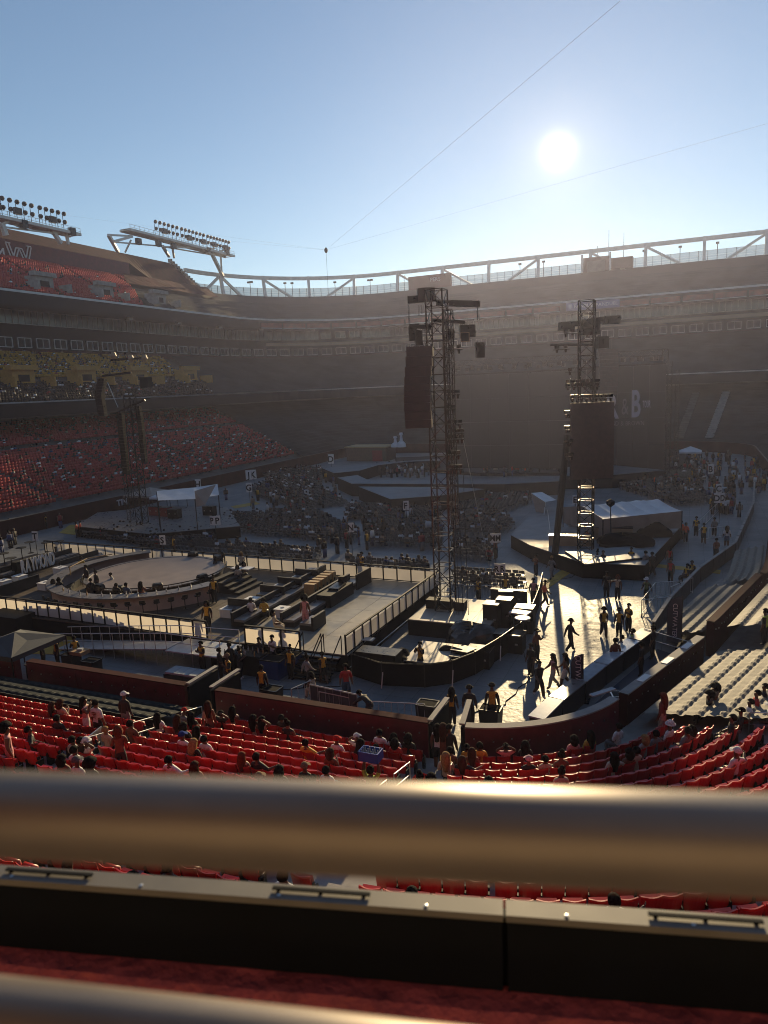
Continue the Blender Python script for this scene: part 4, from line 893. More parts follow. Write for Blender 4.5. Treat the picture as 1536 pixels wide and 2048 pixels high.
# crowd barriers standing on the floor
def barrier(px0, py0, px1, py1, label, z=1.05, n=9, cover=None, base=0.0):
    a, b = G(px0, py0, base), G(px1, py1, base); o = thing('crowd_barrier', label, 'barrier', (a + b) / 2, 'steel crowd barriers'); U = Vector((0, 0, 1))
    rail_run([a + U * .12, a + U * z, b + U * z, b + U * .12, a + U * .12], o, .024, 'steel', 'frame')
    for i in range(1, n): p = a.lerp(b, i / n); MB().tube(p + U * .12, p + U * z, .012, 5).obj('bar', 'steel', o)
    if cover: MB().beam(a + U * (z / 2 + .06), b + U * (z / 2 + .06), .012, z - .2).obj('cover', cover, o)
    for p in (a, b): MB().box(tuple(p + U * .02), (.06, .6, .04)).obj('foot', 'steel', o)
barrier(622, 1410, 716, 1432, 'covered crowd barrier behind the middle wall beside the crouching person', n=6, cover='canopy_grey'); barrier(585, 1420, 624, 1402, 'steel barrier meeting the covered one behind the middle wall', n=3); barrier(745, 1440, 850, 1446, 'low steel barrier behind the wall, left of the right gate', n=8, z=.9)
barrier(640, 1415, 700, 1428, 'thin steel barrier rail in front of the covered barrier', n=3, z=.8)
barrier(930, 1200, 985, 1200, 'steel barrier behind the control tower, before the folding chairs', n=9); barrier(870, 1195, 928, 1198, 'steel barrier left of the tower before the folding chairs', n=9)
# ------------------------------------------------------------------ delay towers, stage, tents
mat('stage_pale', (.36, .31, .25), .45, var=.12, scale=1.5, bump=.1, bscale=10); mat('stage_blue', (.16, .175, .19), .5, var=.25, scale=.8, spec=.3); mat('tent_white', (.62, .64, .66), .6, var=.1, scale=1, bump=.3, bscale=3)
mat('tent_wall', (.30, .25, .21), .7, var=.15, scale=.8, bump=.4, bscale=2); mat('speaker_brown', (.062, .036, .030), .7, var=.2); mat('flight_red', (.28, .04, .03), .5, var=.2); mat('tan_roof', (.42, .30, .15), .7, var=.12); mat('ply_brown', (.16, .09, .055), .7, var=.15)
def lattice(m, x, y, wd, z0, z1, bay, r=.045, lean=(0, 0)):
    h = wd / 2; n = max(1, int(round((z1 - z0) / bay))); K = [(-h, -h), (h, -h), (h, h), (-h, h)]
    P_ = lambda i, t: (x + K[i][0] + lean[0] * t, y + K[i][1] + lean[1] * t, z0 + (z1 - z0) * t)
    for i in range(4): m.tube(P_(i, 0), P_(i, 1), r, 5)
    for b in range(n + 1):
        for i in range(4): m.tube(P_(i, b / n), P_((i + 1) % 4, b / n), r * .6, 4)
    for b in range(n):
        for i in range(4):
            j = (i + 1) % 4; u, v = (i, j) if b % 2 else (j, i); m.tube(P_(u, b / n), P_(v, (b + 1) / n), r * .55, 4)
    return m
def fixtures(o, p, q, n, sz=.28, rnd=random.Random(2)):
    MB().tube(p, q, .035, 5).obj('lighting_bar', 'dark_metal', o)
    for i in range(n):
        c = Vector(p).lerp(Vector(q), (i + .5) / n); m = MB(); m.box((c.x, c.y, c.z + .2), (sz, sz, sz * .9), rnd.uniform(0, 1.5)); m.lathe([(sz * .3, .02), (sz * .42, .26)], (c.x, c.y, c.z - .25), 7); m.obj('lamp', 'truss_metal', o)
def array_hang(pts, dep, wpx, n, o, mt='speaker_brown', dp=.9, name='speaker_cabinet'):
    for i in range(n):
        t0, t1 = i / n, (i + 1) / n
        def at_(t):
            k = t * (len(pts) - 1); j = min(int(k), len(pts) - 2); u = k - j; a, b = pts[j], pts[j + 1]; return a[0] + (b[0] - a[0]) * u, a[1] + (b[1] - a[1]) * u
        a, b = AD(*at_(t0), dep), AD(*at_(t1), dep); c = (a + b) / 2; MB().box(tuple(c), (wpx / F * dep, dp, abs(a.z - b.z) * .97), YAW * .6).obj(name, mt, o)
# tower in the near control area
T1 = Vector((-13.8, 40.7, 1.0)); d1 = proj((T1.x, T1.y, 12))[2]
t1 = thing('delay_tower', 'tall black truss tower standing in the fenced control area', 'tower', T1)
lattice(MB(), T1.x, T1.y, 1.0, 1.0, 20.2, .95, .05).obj('truss', 'truss_metal', t1)
lattice(MB(), T1.x + .75, T1.y - .2, .42, 6.5, 19, .6, .03).obj('side_truss', 'truss_metal', t1)
for a, b, w2 in (((815, 600), (872, 596), .4), ((872, 606), (960, 608), .34), ((818, 652), (862, 655), .25), ((862, 640), (930, 645), .2)): MB().beam(AD(*a, d1), AD(*b, d1), w2, w2).obj('head_beam', 'dark_metal', t1)
MB().box(tuple(AD(852, 590, d1)), (1.0, .8, .75), YAW).obj('motor_box', 'speaker_brown', t1); MB().beam(AD(884, 612, d1), AD(955, 604, d1), .3, .22).obj('jib_arm', 'white_steel', t1)
for x, y0, y1 in ((818, 610, 660), (838, 610, 632), (844, 610, 628), (955, 606, 640)): MB().tube(AD(x, y0, d1), AD(x, y1, d1), .03, 4).obj('chain', 'dark_metal', t1)
for x, y, a, b in ((826, 668, .5, .8), (838, 676, .4, .9), (900, 668, .5, .6), (935, 662, .9, .7), (960, 700, .5, .9)): MB().box(tuple(AD(x, y, d1)), (a, .5, b), YAW).obj('hoist', 'dark_metal', t1)
m = MB(); c = AD(930, 674, d1 - .5); m.box(tuple(c), (.52, .06, .54), YAW); m.obj('monitor_frame', 'tan_steel', t1); MB().box(tuple(AD(930, 674, d1 - .55)), (.44, .04, .46), YAW).obj('monitor', 'black', t1)
array_hang([(841, 693), (836, 760), (835, 800), (839, 856)], d1 - .8, 52, 10, t1)
for x in (830, 850): MB().tube(AD(x, 655, d1 - .6), AD(x, 694, d1 - .8), .025, 4).obj('chain', 'dark_metal', t1)
for y, x0, x1, n in ((700, 895, 925, 2), (790, 893, 920, 3), (820, 890, 912, 2), (850, 893, 925, 3), (868, 905, 928, 3), (880, 895, 928, 4), (912, 893, 922, 3), (940, 893, 925, 4)): fixtures(t1, AD(x0, y, d1 - .6), AD(x1, y - 1, d1 - .4), n, .2)
for i, x in enumerate((908, 912, 920, 931)): MB().tube(AD(x - 5, 930, d1), AD(x + 6, 1230, d1 + .3), .02, 4).obj('cable', 'black', t1)
MB().tube(AD(925, 872, d1), G(990, 1190), .018, 4).obj('guy_wire', 'steel', t1)
for k in range(3): MB().box((T1.x + (k - 1) * .9, T1.y + .2, 1.3), (.7, .7, .55)).obj('base_block', 'black', t1)
# fenced control area round it
fa = [(705, 1352), (765, 1372), (850, 1376), (905, 1368), (950, 1350), (1000, 1318), (1046, 1282), (1066, 1245), (1078, 1212), (1085, 1178)]
FP = [G(x, y) for x, y in fa]
cf = thing('control_fence', 'curved black cloth fence round the near control area', 'fence', (FP[4].x, FP[4].y, 0))
for a, b in zip(FP, FP[1:]):
    d = (b - a).normalized(); u, v = a + d * .02, b - d * .02; MB().beam(u + Vector((0, 0, .62)), v + Vector((0, 0, .62)), .05, 1.16).obj('fence_panel', 'black_cloth', cf); MB().tube(a, a + Vector((0, 0, 1.28)), .03, 5).obj('post', 'dark_metal', cf)
    MB().tube(u + Vector((0, 0, 1.23)), v + Vector((0, 0, 1.23)), .025, 5).obj('rail', 'dark_metal', cf)
for a in FP[1:-1:2]:
    MB().beam(a + Vector((.1, -.35, .03)), a + Vector((.05, .0, .75)), .05, .05).obj('brace', 'steel', cf)
def riser(pts, z, mt, label, skirt='black', n=None, name='stage_riser', z0=0.0, cat='stage'):
    W_ = [G(x, y, z) for x, y in pts]; c = sum(W_, Vector()) / len(W_); o = thing(name, label, cat, (c.x, c.y, z0)); MB().prism([p[:2] for p in W_], z0, z - .05).obj('skirt', skirt, o); MB().prism([p[:2] for p in W_], z - .049, z).obj('top', mt, o); return o
def rect_riser(x0, x1, y0, y1, z, mt, label, nx, ny, z0=0.0):
    o = thing('stage_riser', label, 'stage', ((x0 + x1) / 2, (y0 + y1) / 2, z0), 'sunlit risers of the control area'); MB().prism([(x0, y0), (x1, y0), (x1, y1), (x0, y1)], z0, z - .06).obj('skirt', 'black', o)
    for i in range(nx):
        for j in range(ny): MB().box((x0 + (x1 - x0) * (i + .5) / nx, y0 + (y1 - y0) * (j + .5) / ny, z - .03), ((x1 - x0) / nx - .015, (y1 - y0) / ny - .015, .06)).obj('deck_panel', mt, o)
rect_riser(-15.4, -10.4, 38.3, 43.2, 1.0, 'stage_pale', 'sunlit pale riser under the control tower', 4, 2); rect_riser(-13.5, -11.2, 32.6, 35.6, .8, 'stage_pale', 'smaller sunlit pale riser nearer the fence', 2, 1)
# black machinery round the risers
rk = random.Random(21)
def case(px, py, sx, sy, sz, label, mt='black', rz=0.0, z=0.0, lid=True, grp='black cases of the control area'):
    p = G(px, py, z); o = thing('flight_case', label, 'case', p, grp); MB().box((p.x, p.y, z + sz / 2), (sx, sy, sz), rz).obj('body', mt, o)
    if lid: MB().box((p.x, p.y, z + sz + .03), (sx * 1.02, sy * 1.02, .06), rz).obj('lid', 'dark_metal', o)
    for a in (-1, 1): MB().box((p.x + a * sx * .3, p.y - sy * .5 - .02, z + sz * .55), (.16, .03, .09), rz).obj('handle', 'steel', o)
case(985, 1268, .9, .9, 1.9, 'tall black equipment rack right of the sunlit riser'); case(1010, 1262, .9, .8, 2.0, 'second tall black rack beside the first'); case(1050, 1262, 1.1, .9, 1.5, 'black case under the white trays by the fence'); case(1020, 1300, 1.6, 1.0, 1.0, 'low black case before the racks')
case(760, 1350, 2.2, 1.0, 1.3, 'covered black desk at the left end of the fence'); case(1018, 1212, 2.4, .4, 1.1, 'long black screen at the back of the control area'); case(960, 1330, 1.3, 1.0, .9, 'black case inside the fence curve'); case(925, 1340, 1.2, .8, .8, 'black case by the fence, left of the curve')
p = G(1040, 1228, 1.5); o = thing('white_tray', 'white tray with two dark slots on the case by the fence', 'tray', p); MB().box((p.x, p.y, 1.6), (1.1, .7, .08), -.2).obj('tray', 'cube_white', o)
for s in (-.2, .2): MB().box((p.x + s, p.y, 1.645), (.18, .14, .02), -.2).obj('slot', 'counter_top', o)
p = G(1045, 1240, 1.5); MB().lathe([(.42, 0), (.45, .05), (.40, .07)], (p.x, p.y, 1.58), 16).obj('round_fan', 'cube_white', label='round white slatted fan cover beside the white tray', cat='fan')
p = G(1012, 1205, 1.3); MB().box((p.x, p.y, 2.06), (.9, .5, .05), .2).obj('white_sheet', 'cube_white', label='white sheet lying on the second rack', cat='sheet')
p = G(925, 1300, .9); MB().prism([(p.x - .6, p.y - .3), (p.x + .4, p.y - .5), (p.x + .7, p.y + .2), (p.x, p.y + .5)], .95, .99).obj('pale_board', 'stage_pale', label='pale angular board lying inside the fence curve', cat='board')
p = G(738, 1272, 1.0); MB().box((p.x + .3, p.y - 1, 1.2), (.9, .5, .04), .1).obj('white_board', 'pale_box', label='white board at the left of the control area', cat='board')
def heap(px, py, rx, ry, rz_, mt, label, z=0.0, cat='tarp', seed=1):
    p = G(px, py, z); m = MB(); rr = random.Random(seed); nu, nv = 16, 6; ph = [rr.uniform(0, 6) for _ in range(6)]
    for j in range(nv + 1):
        for i in range(nu):
            a = 2 * math.pi * i / nu; t = j / nv; r_ = math.cos(t * math.pi / 2) ** .6 if j < nv else .02; k_ = 1 + .16 * math.sin(3 * a + ph[0]) + .10 * math.sin(5 * a + ph[1] + t * 4)
            m.v.append((p.x + rx * r_ * k_ * math.cos(a), p.y + ry * r_ * k_ * math.sin(a), z + rz_ * math.sin(t * math.pi / 2) * (1 + .18 * math.sin(2 * a + ph[2]))))
    for j in range(nv):
        for i in range(nu): i2 = (i + 1) % nu; m.f.append((j * nu + i, j * nu + i2, (j + 1) * nu + i2, (j + 1) * nu + i)); m.m.append(0)
    m.f.append(tuple(nv * nu + i for i in range(nu))); m.m.append(0)
    return m.obj('cover_sheet', mt, label=label, cat=cat, group='black sheets thrown over equipment')
heap(945, 1290, 1.7, 1.2, 1.2, 'foil', 'glossy black plastic sheet glinting before the sunlit riser', seed=3); heap(905, 1330, 1.2, .8, .9, 'black_cloth', 'matt black sheet beside the smaller riser', seed=4); heap(800, 1340, 1.0, .7, 1.0, 'black_cloth', 'matt black sheet at the left of the smaller riser', seed=5)
p = G(770, 1285); o = thing('long_pole', 'thin silver rail sloping along the right side of the lounge deck', 'rail', p); rail_run([G(700, 1335, .3), G(815, 1240, 1.0)], o, .03)
# the right platform with its tent, tower and screen
r2 = riser([(1022, 1070), (1060, 1090), (1165, 1125), (1290, 1130), (1366, 1048), (1330, 1005), (1130, 1000), (1060, 1030)], 1.2, 'stage_blue', 'wide platform with black skirt under the right tent', 'black_cloth')
rect = [(1130, 1102), (1262, 1092), (1312, 1112), (1170, 1128)]; riser(rect, 1.35, 'stage_blue', 'thin pale riser at the front of the right platform', z0=1.2)
FL, FR, BL = G(1206, 1038, 3.1), G(1364, 1022, 3.1), G(1126, 1014, 3.1); BR_ = FR + BL - FL
o = thing('stage_tent', 'broad pale blue tent roof with beige side walls on the right platform', 'tent', ((FL.x + BR_.x) / 2, (FL.y + BR_.y) / 2, 1.2))
rg0, rg1 = (FL + BL) / 2 + Vector((0, 0, .6)), (FR + BR_) / 2 + Vector((0, 0, .6)); nseg = 5
for (a0, a1, b0, b1) in ((FL, FR, rg0, rg1), (BL, BR_, rg0, rg1)):
    for i in range(nseg):
        m = MB(); L_ = []
        for w_ in (0, .25, .5, .75, 1.0): L_.append([a0.lerp(a1, (i + k / 6) / nseg).lerp(b0.lerp(b1, (i + k / 6) / nseg), w_) + Vector((0, 0, -.22 * math.sin(math.pi * w_) * (.5 + .5 * math.sin(math.pi * k / 6)) - .10 * math.sin(math.pi * k / 6))) for k in range(7)])
        for A_, B_ in zip(L_, L_[1:]): m.strip(A_, B_)
        m.obj('roof_panel', 'tent_white', o, smooth=True)
for a, b, n, gap in ((FL, FR, 6, False), (FL, BL, 4, False), (FR, BR_, 4, False)):
    m = MB(); L = 24; A_ = [a.lerp(b, i / L) for i in range(L + 1)]; nr = (b - a).cross(Vector((0, 0, 1))).normalized(); m.strip([q + Vector((0, 0, 1.6 - q.z)) + nr * .12 * math.sin(i * 1.7) for i, q in enumerate(A_)], A_); m.obj('side_wall', 'tent_wall', o, smooth=True)
for a, b in ((FL, rg0), (BL, rg0), (FR, rg1), (BR_, rg1)):
    pass
for a, b, c in ((FL, BL, rg0), (FR, BR_, rg1)): MB().face([a, b, c]).obj('gable', 'tent_wall', o)
for q in (FL, FR, BL, BR_): MB().tube((q.x, q.y, 1.2), q, .05).obj('pole', 'dark_metal', o)
p = G(1088, 1030, 1.2); o = thing('tilted_canopy', 'tilted white canopy panel on a thin mast left of the right tent', 'canopy', p); a, b, c, d = AD(1062, 986, 76), AD(1084, 984, 78), AD(1113, 1000, 76), AD(1090, 1004, 74)
MB().face([a, b, c, d]).obj('roof_panel', 'tent_white', o); MB().face([a, d, AD(1091, 1030, 74), AD(1076, 1040, 75)]).obj('hanging_side', 'tent_wall', o); MB().tube(p, AD(1091, 1000, 75), .05).obj('mast', 'steel', o); MB().tube(G(1100, 1060, 1.2), AD(1095, 1020, 75), .04).obj('brace', 'steel', o)
T2 = Vector((-7.6, 57.8, 1.2)); d2 = proj((T2.x, T2.y, 10))[2]
t2 = thing('delay_tower', 'tall black truss tower with a dark screen on the right platform', 'tower', T2)
lattice(MB(), T2.x, T2.y, 1.1, 1.2, 20.6, 1.0, .06).obj('truss', 'truss_metal', t2)
for a, b, w2 in (((1128, 650), (1180, 645), .4), ((1180, 640), (1240, 636), .35), ((1100, 690), (1190, 690), .2)): MB().beam(AD(*a, d2), AD(*b, d2), w2, w2).obj('head_beam', 'dark_metal', t2)
for x, y, a, b in ((1133, 652, 1.1, .6), (1180, 655, 1.4, 1.2), (1222, 640, 1.2, .6), (1205, 685, .8, .9)): MB().box(tuple(AD(x, y, d2)), (a, .8, b), YAW).obj('hoist', 'dark_metal', t2)
a, b = AD(1141, 806, d2 - .9), AD(1226, 957, d2 - .9); MB().box(((a.x + b.x) / 2, (a.y + b.y) / 2, (a.z + b.z) / 2), ((1226 - 1141) / F * (d2 - .9), .45, a.z - b.z), YAW).obj('screen_back', 'speaker_brown', t2)
pa = thing('speaker_hang', 'long dark speaker column hung beside the tour screen', 'speaker', AD(1216, 790, 100)); array_hang([(1216, 698), (1218, 740), (1214, 790)], 100, 36, 12, pa)
for x in (1210, 1222): MB().tube(AD(x, 668, 100), AD(x, 699, 100), .05, 4).obj('chain', 'dark_metal', pa)
for y, x0, x1, n in ((668, 1125, 1165, 3), (700, 1105, 1140, 2), (745, 1130, 1170, 2), (768, 1130, 1200, 7), (775, 1130, 1200, 6), (798, 1140, 1226, 9), (830, 1130, 1146, 3), (860, 1130, 1146, 3), (888, 1130, 1146, 3), (915, 1130, 1146, 3)): fixtures(t2, AD(x0, y, d2 - 1.0), AD(x1, y - 2, d2 - 1.0), n, .26)
o = thing('leaning_mast', 'thick black mast leaning left of the right screen', 'mast', G(1110, 1108, 1.2)); MB().tube(G(1110, 1108, 1.2), AD(1135, 870, d2 - .3), .26, 10).obj('mast', 'black', o)
for i, (x, y, sx, sy, sz, l, mt) in enumerate(((1140, 1090, 3.4, .8, .8, 'brown timber block at the front of the right platform', 'tan_steel'), (1225, 1078, 3.2, .8, 1.0, 'long tan case behind the thin riser', 'tan_steel'), (1190, 1066, 1.6, .8, .8, 'red lidded case below the right tower', 'flight_red'), (1150, 1050, 1.2, .8, .7, 'grey case behind the leaning mast', 'steel'), (1195, 1060, 1.4, .8, .9, 'brown case beside the right tower', 'ply_brown'))): case(x, y, sx, sy, sz, l, mt, .1, 1.2, grp='cases on the right platform')
heap(1245, 1090, 2.2, 1.2, .9, 'black_cloth', 'black sheet heap on the right platform', 1.2, seed=8); heap(1290, 1070, 2.0, 1.2, 1.1, 'black_cloth', 'black sheet heap before the right tent wall', 1.2, seed=9)
o = thing('balloon_lamp', 'round black lamp head on a thin pole before the right tent', 'lamp', G(1222, 1078, 1.2)); q = AD(1221, 1006, d2 - 3); MB().tube(G(1222, 1078, 1.2), q, .04).obj('pole', 'dark_metal', o); MB().lathe([(.05, -.3), (.3, -.1), (.3, .15), (.05, .3)], q, 10).obj('head', 'black', o)
# the left platform with tent and tower
riser([(150, 1052), (300, 1068), (480, 1052), (455, 1015), (330, 1012), (195, 1025)], 1.2, 'counter_top', 'platform with black skirt under the left tent', 'black_cloth')
T3 = G(285, 1046, 1.2); d3 = proj((T3.x, T3.y, 10))[2]; t3 = thing('delay_tower', 'thin black truss tower in front of the left red seats', 'tower', T3)
lattice(MB(), T3.x, T3.y, .9, 1.2, 15, 1.0, .05).obj('truss', 'dark_metal', t3); q = G(262, 1040, 1.2); lattice(MB(), q.x, q.y, .5, 1.2, 13.5, .9, .035).obj('side_truss', 'dark_metal', t3)
array_hang([(205, 757), (199, 790), (206, 832)], d3, 14, 12, t3, 'dark_metal', .7); array_hang([(241, 826), (246, 880), (253, 948)], d3, 10, 20, t3, 'dark_metal', .6); array_hang([(276, 812), (282, 850), (289, 925)], d3, 9, 16, t3, 'dark_metal', .6)
for a, b in (((205, 752), (262, 745)), ((222, 720), (292, 716)), ((241, 822), (290, 800))): MB().beam(AD(*a, d3), AD(*b, d3), .22, .22).obj('head_beam', 'dark_metal', t3)
for x, y in ((227, 712), (262, 718), (289, 717)): MB().lathe([(.1, -.4), (.35, 0), (.2, .4)], AD(x, y, d3), 8).obj('lamp', 'tan_steel', t3)
MB().tube(AD(215, 765, d3), AD(236, 815, d3), .04, 4).obj('cable', 'steel', t3); MB().box(tuple(AD(292, 765, d3)), (1.1, .7, 1.1)).obj('speaker_box', 'black', t3)
a, b, c, d, e, f = AD(313, 982, d3 - 2), AD(353, 978, d3 - 2), AD(388, 975, d3 - 2), AD(435, 968, d3 - 1), AD(316, 1001, d3 - 5), AD(390, 998, d3 - 5)
o = thing('stage_tent', 'sagging white tent roof with brown flap on the left platform', 'tent', ((a.x + c.x) / 2, (a.y + c.y) / 2, 1.2)); g1 = (e + f) / 2
MB().face([a, b, g1, e]).obj('roof_panel', 'tent_white', o); MB().face([b, c, f, g1]).obj('roof_panel', 'tent_white', o); MB().face([c, d, AD(438, 990, d3 - 3), f]).obj('roof_panel', 'tent_white', o)
MB().face([AD(389, 982, d3 - 5.2), AD(432, 969, d3 - 3.4), AD(410, 1010, d3 - 5.2), AD(393, 1014, d3 - 5.2)]).obj('flap', 'tent_wall', o)
for q in (a, d, e, f): MB().tube((q.x, q.y, 1.2), q, .05).obj('pole', 'dark_metal', o)
for i, (x, y, mt, l) in enumerate(((312, 1030, 'flight_red', 'red case at the left of the left platform'), (331, 1032, 'flight_red', 'second red case beside it, right'), (350, 1036, 'black', 'black case under the left tent'), (420, 1030, 'black', 'black case at the right end of the left platform'))): case(x, y, 1.4, .8, 1.0, l, mt, 0, 1.2, grp='cases on the left platform')
q = G(335, 985, 3.0); canopy((q.x, q.y, 0), 1.6, 2.6, 3.3, 'tent_white', 'small white canopy behind the left tent'); q = G(300, 985, 2.5); canopy((q.x, q.y, 0), 2.4, 2.4, 3.2, 'tent_wall', 'brown canopy behind the left tower')
# far stage
ZS = 1.8
riser([(644, 936), (668, 946), (719, 941), (756, 930), (817, 923), (880, 921), (880, 917), (756, 926)], ZS, 'stage_blue', 'long pale stage wing farthest back, pointing left', name='stage_wing')
riser([(675, 955), (703, 967), (880, 968), (1010, 968), (1120, 962), (1120, 954), (880, 960), (737, 960), (715, 950)], ZS, 'stage_blue', 'middle pale stage wing crossing behind the near tower', name='stage_wing')
riser([(717, 973), (781, 998), (880, 991), (969, 978), (900, 974)], ZS, 'stage_blue', 'front pale stage wing pointing at the letter F sign', name='stage_wing')
riser([(1223, 930), (1331, 940), (1224, 950), (1130, 952), (1130, 934)], ZS, 'stage_blue', 'right pale stage wing beside the dark screen back', name='stage_wing')
riser([(790, 915), (1360, 893), (1400, 930), (1224, 944), (960, 946), (800, 935)], .5, 'black', 'low black stage base under the big screens', name='low_stage')
YS = 112.0
def big_screen(x0, x1, ytop, label, seed):
    a, b = AY(x0, 850, YS), AY(x1, 850, YS); zt = AY((x0 + x1) / 2, ytop, YS).z; o = thing('video_screen', label, 'screen', ((a.x + b.x) / 2, YS, .5)); n = 6; mrows = 4
    for i in range(n):
        for j in range(mrows):
            w2, h2 = (b.x - a.x) / n, (zt - 1.2) / mrows; MB().box((a.x + w2 * (i + .5), YS, 1.2 + h2 * (j + .5)), (w2 - .02, .3, h2 - .02)).obj('screen_tile', 'screen_black', o)
    MB().beam((a.x, YS, zt + .15), (b.x, YS, zt + .15), .4, .25).obj('top_truss', 'dark_metal', o); lattice(MB(), b.x + .5, YS, .6, .5, zt + .5, 1.0, .05).obj('side_truss', 'dark_metal', o)
    for k in range(10):
        q = Vector((a.x + (b.x - a.x) * (k + .5) / 10, YS - .4, zt + .9)); MB().box(tuple(q), (.5, .4, .5)).obj('lamp', 'dark_metal', o)
    return o, a, b, zt
so1 = big_screen(905, 1140, 747, 'huge dark video screen between the two delay towers', 1)
so2 = big_screen(1143, 1330, 734, 'huge dark video screen showing the tour letters, at the right', 2)
def on_screen(px, py): return AY(px, py, YS - .2)
def scr_text(t, x0, x1, ytop, ybot, parent, bold=.0, mt='pale_print'):
    a, b = on_screen(x0, ybot), on_screen(x1, ybot); hgt = on_screen(x0, ytop).z - a.z; sz = hgt / .72; bs = text_mb(t, sz, .04, bold); X = [p[0] for q in bs for p in q.v]; w0 = max(X) - min(X)
    c = (a + b) / 2; letters(t, sz, (c.x - (max(X) + min(X)) / 2 * ((b.x - a.x) / w0), c.y, a.z), (1, 0, 0), parent, mt, depth=.04, bold=bold, sx=(b.x - a.x) / w0)
mat('screen_white', (.50, .47, .50), .6, var=.03); mat('screen_dim', (.20, .18, .19), .6, var=.03)
scr_text('B', 1263, 1281, 779, 833, so2[0], .16, 'screen_white'); scr_text('R', 1212, 1238, 787, 836, so2[0], .16, 'screen_white'); scr_text('&', 1243, 1257, 795, 829, so2[0], -.01, 'screen_dim'); scr_text('TOUR', 1285, 1301, 801, 815, so2[0], .02, 'screen_white'); scr_text('RAYMOND & BROWN', 1190, 1288, 843, 852, so2[0], .0, 'screen_dim')
# side truss arch over the screens and tall ladder trusses
for px, top, l in ((1336, 752, 'tall ladder truss at the right end of the big screens'), (1352, 740, 'second ladder truss right of the big screens')):
    q = AY(px, 890, YS + 2); o = thing('ladder_truss', l, 'truss', (q.x, q.y, .3)); lattice(MB(), q.x, q.y, .5, .3, AY(px, top, YS + 2).z, .9, .045).obj('truss', 'dark_metal', o)
o = thing('stage_roof_truss', 'dark truss hung with lamps above the big screens', 'truss', (-15, YS + 1, 17)); q0, q1 = AY(905, 742, YS + 1), AY(1330, 722, YS + 1)
m = MB(); 
for k in (-.4, .4):
    for z in (0, .8): m.tube((q0.x, q0.y + k, 17.6 + z), (q1.x, q1.y + k, 17.6 + z), .06, 4)
for i in range(40): x = q0.x + (q1.x - q0.x) * i / 40; m.tube((x, q0.y - .4, 17.6), (x + .8, q0.y - .4, 18.4), .035, 4); m.tube((x, q0.y + .4, 18.4), (x + .8, q0.y + .4, 17.6), .035, 4)
m.obj('truss', 'dark_metal', o)
for i in range(14): x = q0.x + (q1.x - q0.x) * (i + .5) / 14; MB().box((x, q0.y - .6, 17.2), (.6, .5, .6)).obj('lamp', 'dark_metal', o)
for x in (q0.x, q1.x): lattice(MB(), x, YS + 1.8, .8, .3, 18.4, 1.2, .06).obj('leg', 'dark_metal', o)
p = G(735, 922); o = thing('hospitality_cabin', 'brown cabin with a flat tan roof at the far left of the stage', 'cabin', p); MB().box((p.x, p.y + 2, 1.4), (9, 5, 2.8)).obj('wall', 'ply_brown', o); MB().box((p.x, p.y + 2, 2.9), (9.6, 5.6, .2)).obj('roof', 'tan_roof', o); MB().box((p.x + 2.5, p.y - .53, 1.1), (2.2, .06, 2.2)).obj('door', 'flight_red', o)
for px, h2, l in ((791, 2.0, 'short pale bottle-shaped column left of the big screens'), (803, 2.7, 'tall pale bottle-shaped column left of the big screens')):
    p = AY(px, 894, 125); MB().lathe([(.9, 0), (.8, h2 * .25), (.3, h2 * .45), (.22, h2 * .8), (.4, h2 * .86), (.3, h2)], p, 12).obj('bottle_column', 'tent_white', label=l, cat='prop', group='bottle-shaped columns')
p = G(1380, 930); canopy((p.x, p.y, 0), 1.7, 2.3, 3.1, 'tent_white', 'white pop-up canopy far up the right aisle')
# overhead camera cables
nd = AD(652, 500, 120); o = thing('cable_camera', 'small camera hanging from thin crossing cables in the sky', 'camera', nd)
MB().lathe([(.1, -.5), (.3, -.2), (.3, .1), (.08, .4)], nd, 8).obj('camera_body', 'dark_metal', o)
for x, y, dd in ((1245, -2, 45), (1545, 244, 70), (456, 482, 190), (128, 430, 160)): MB().tube(nd, AD(x, y, dd), .010, 4).obj('cable', 'steel', o)
MB().tube(nd, AD(656, 576, 120), .02, 4).obj('cable', 'dark_metal', o)
# letter signs over the seat blocks
def letter_sign(px, py, t, label, gx=None, gy=None, z=2.6, w2=.55):
    p = G(px, py, z); yaw = YAW - .05; o = thing('letter_sign', label, 'sign', (p.x, p.y, 0), 'letter signs over the seat blocks'); MB().tube((p.x, p.y, 0), (p.x, p.y, z), .03, 5).obj('pole', 'dark_metal', o)
    rr = Vector((math.cos(yaw), math.sin(yaw), 0)); n_ = Vector((math.sin(yaw), -math.cos(yaw), 0)); dep = proj(p)[2]; w2 = 13.5 / F * dep * (1.15 if len(t) > 1 else .85); h2 = 19 / F * dep
    sides = ((t, 0, w2),) if len(t) == 1 else ((t[0], -.5, w2 * .75), (t[1], .5, w2 * .75))
    for ch, k, wd in sides:
        a = rr * math.cos(.5 * k * 1.6) + n_ * (-math.sin(.5 * k * 1.6)) if k else rr; c = p + rr * (k * wd * .92); nn = a.cross(Vector((0, 0, 1)))
        m = MB(); m.box((c.x, c.y, p.z), (wd, .03, h2), math.atan2(a.y, a.x)); b_ = m.obj('board', 'sign_white', o)
        letters(ch, h2 * .9, c + nn * .03 + Vector((0, 0, -h2 * .32)), a, b_, 'ink', depth=.01, bold=.012, sx=.95)
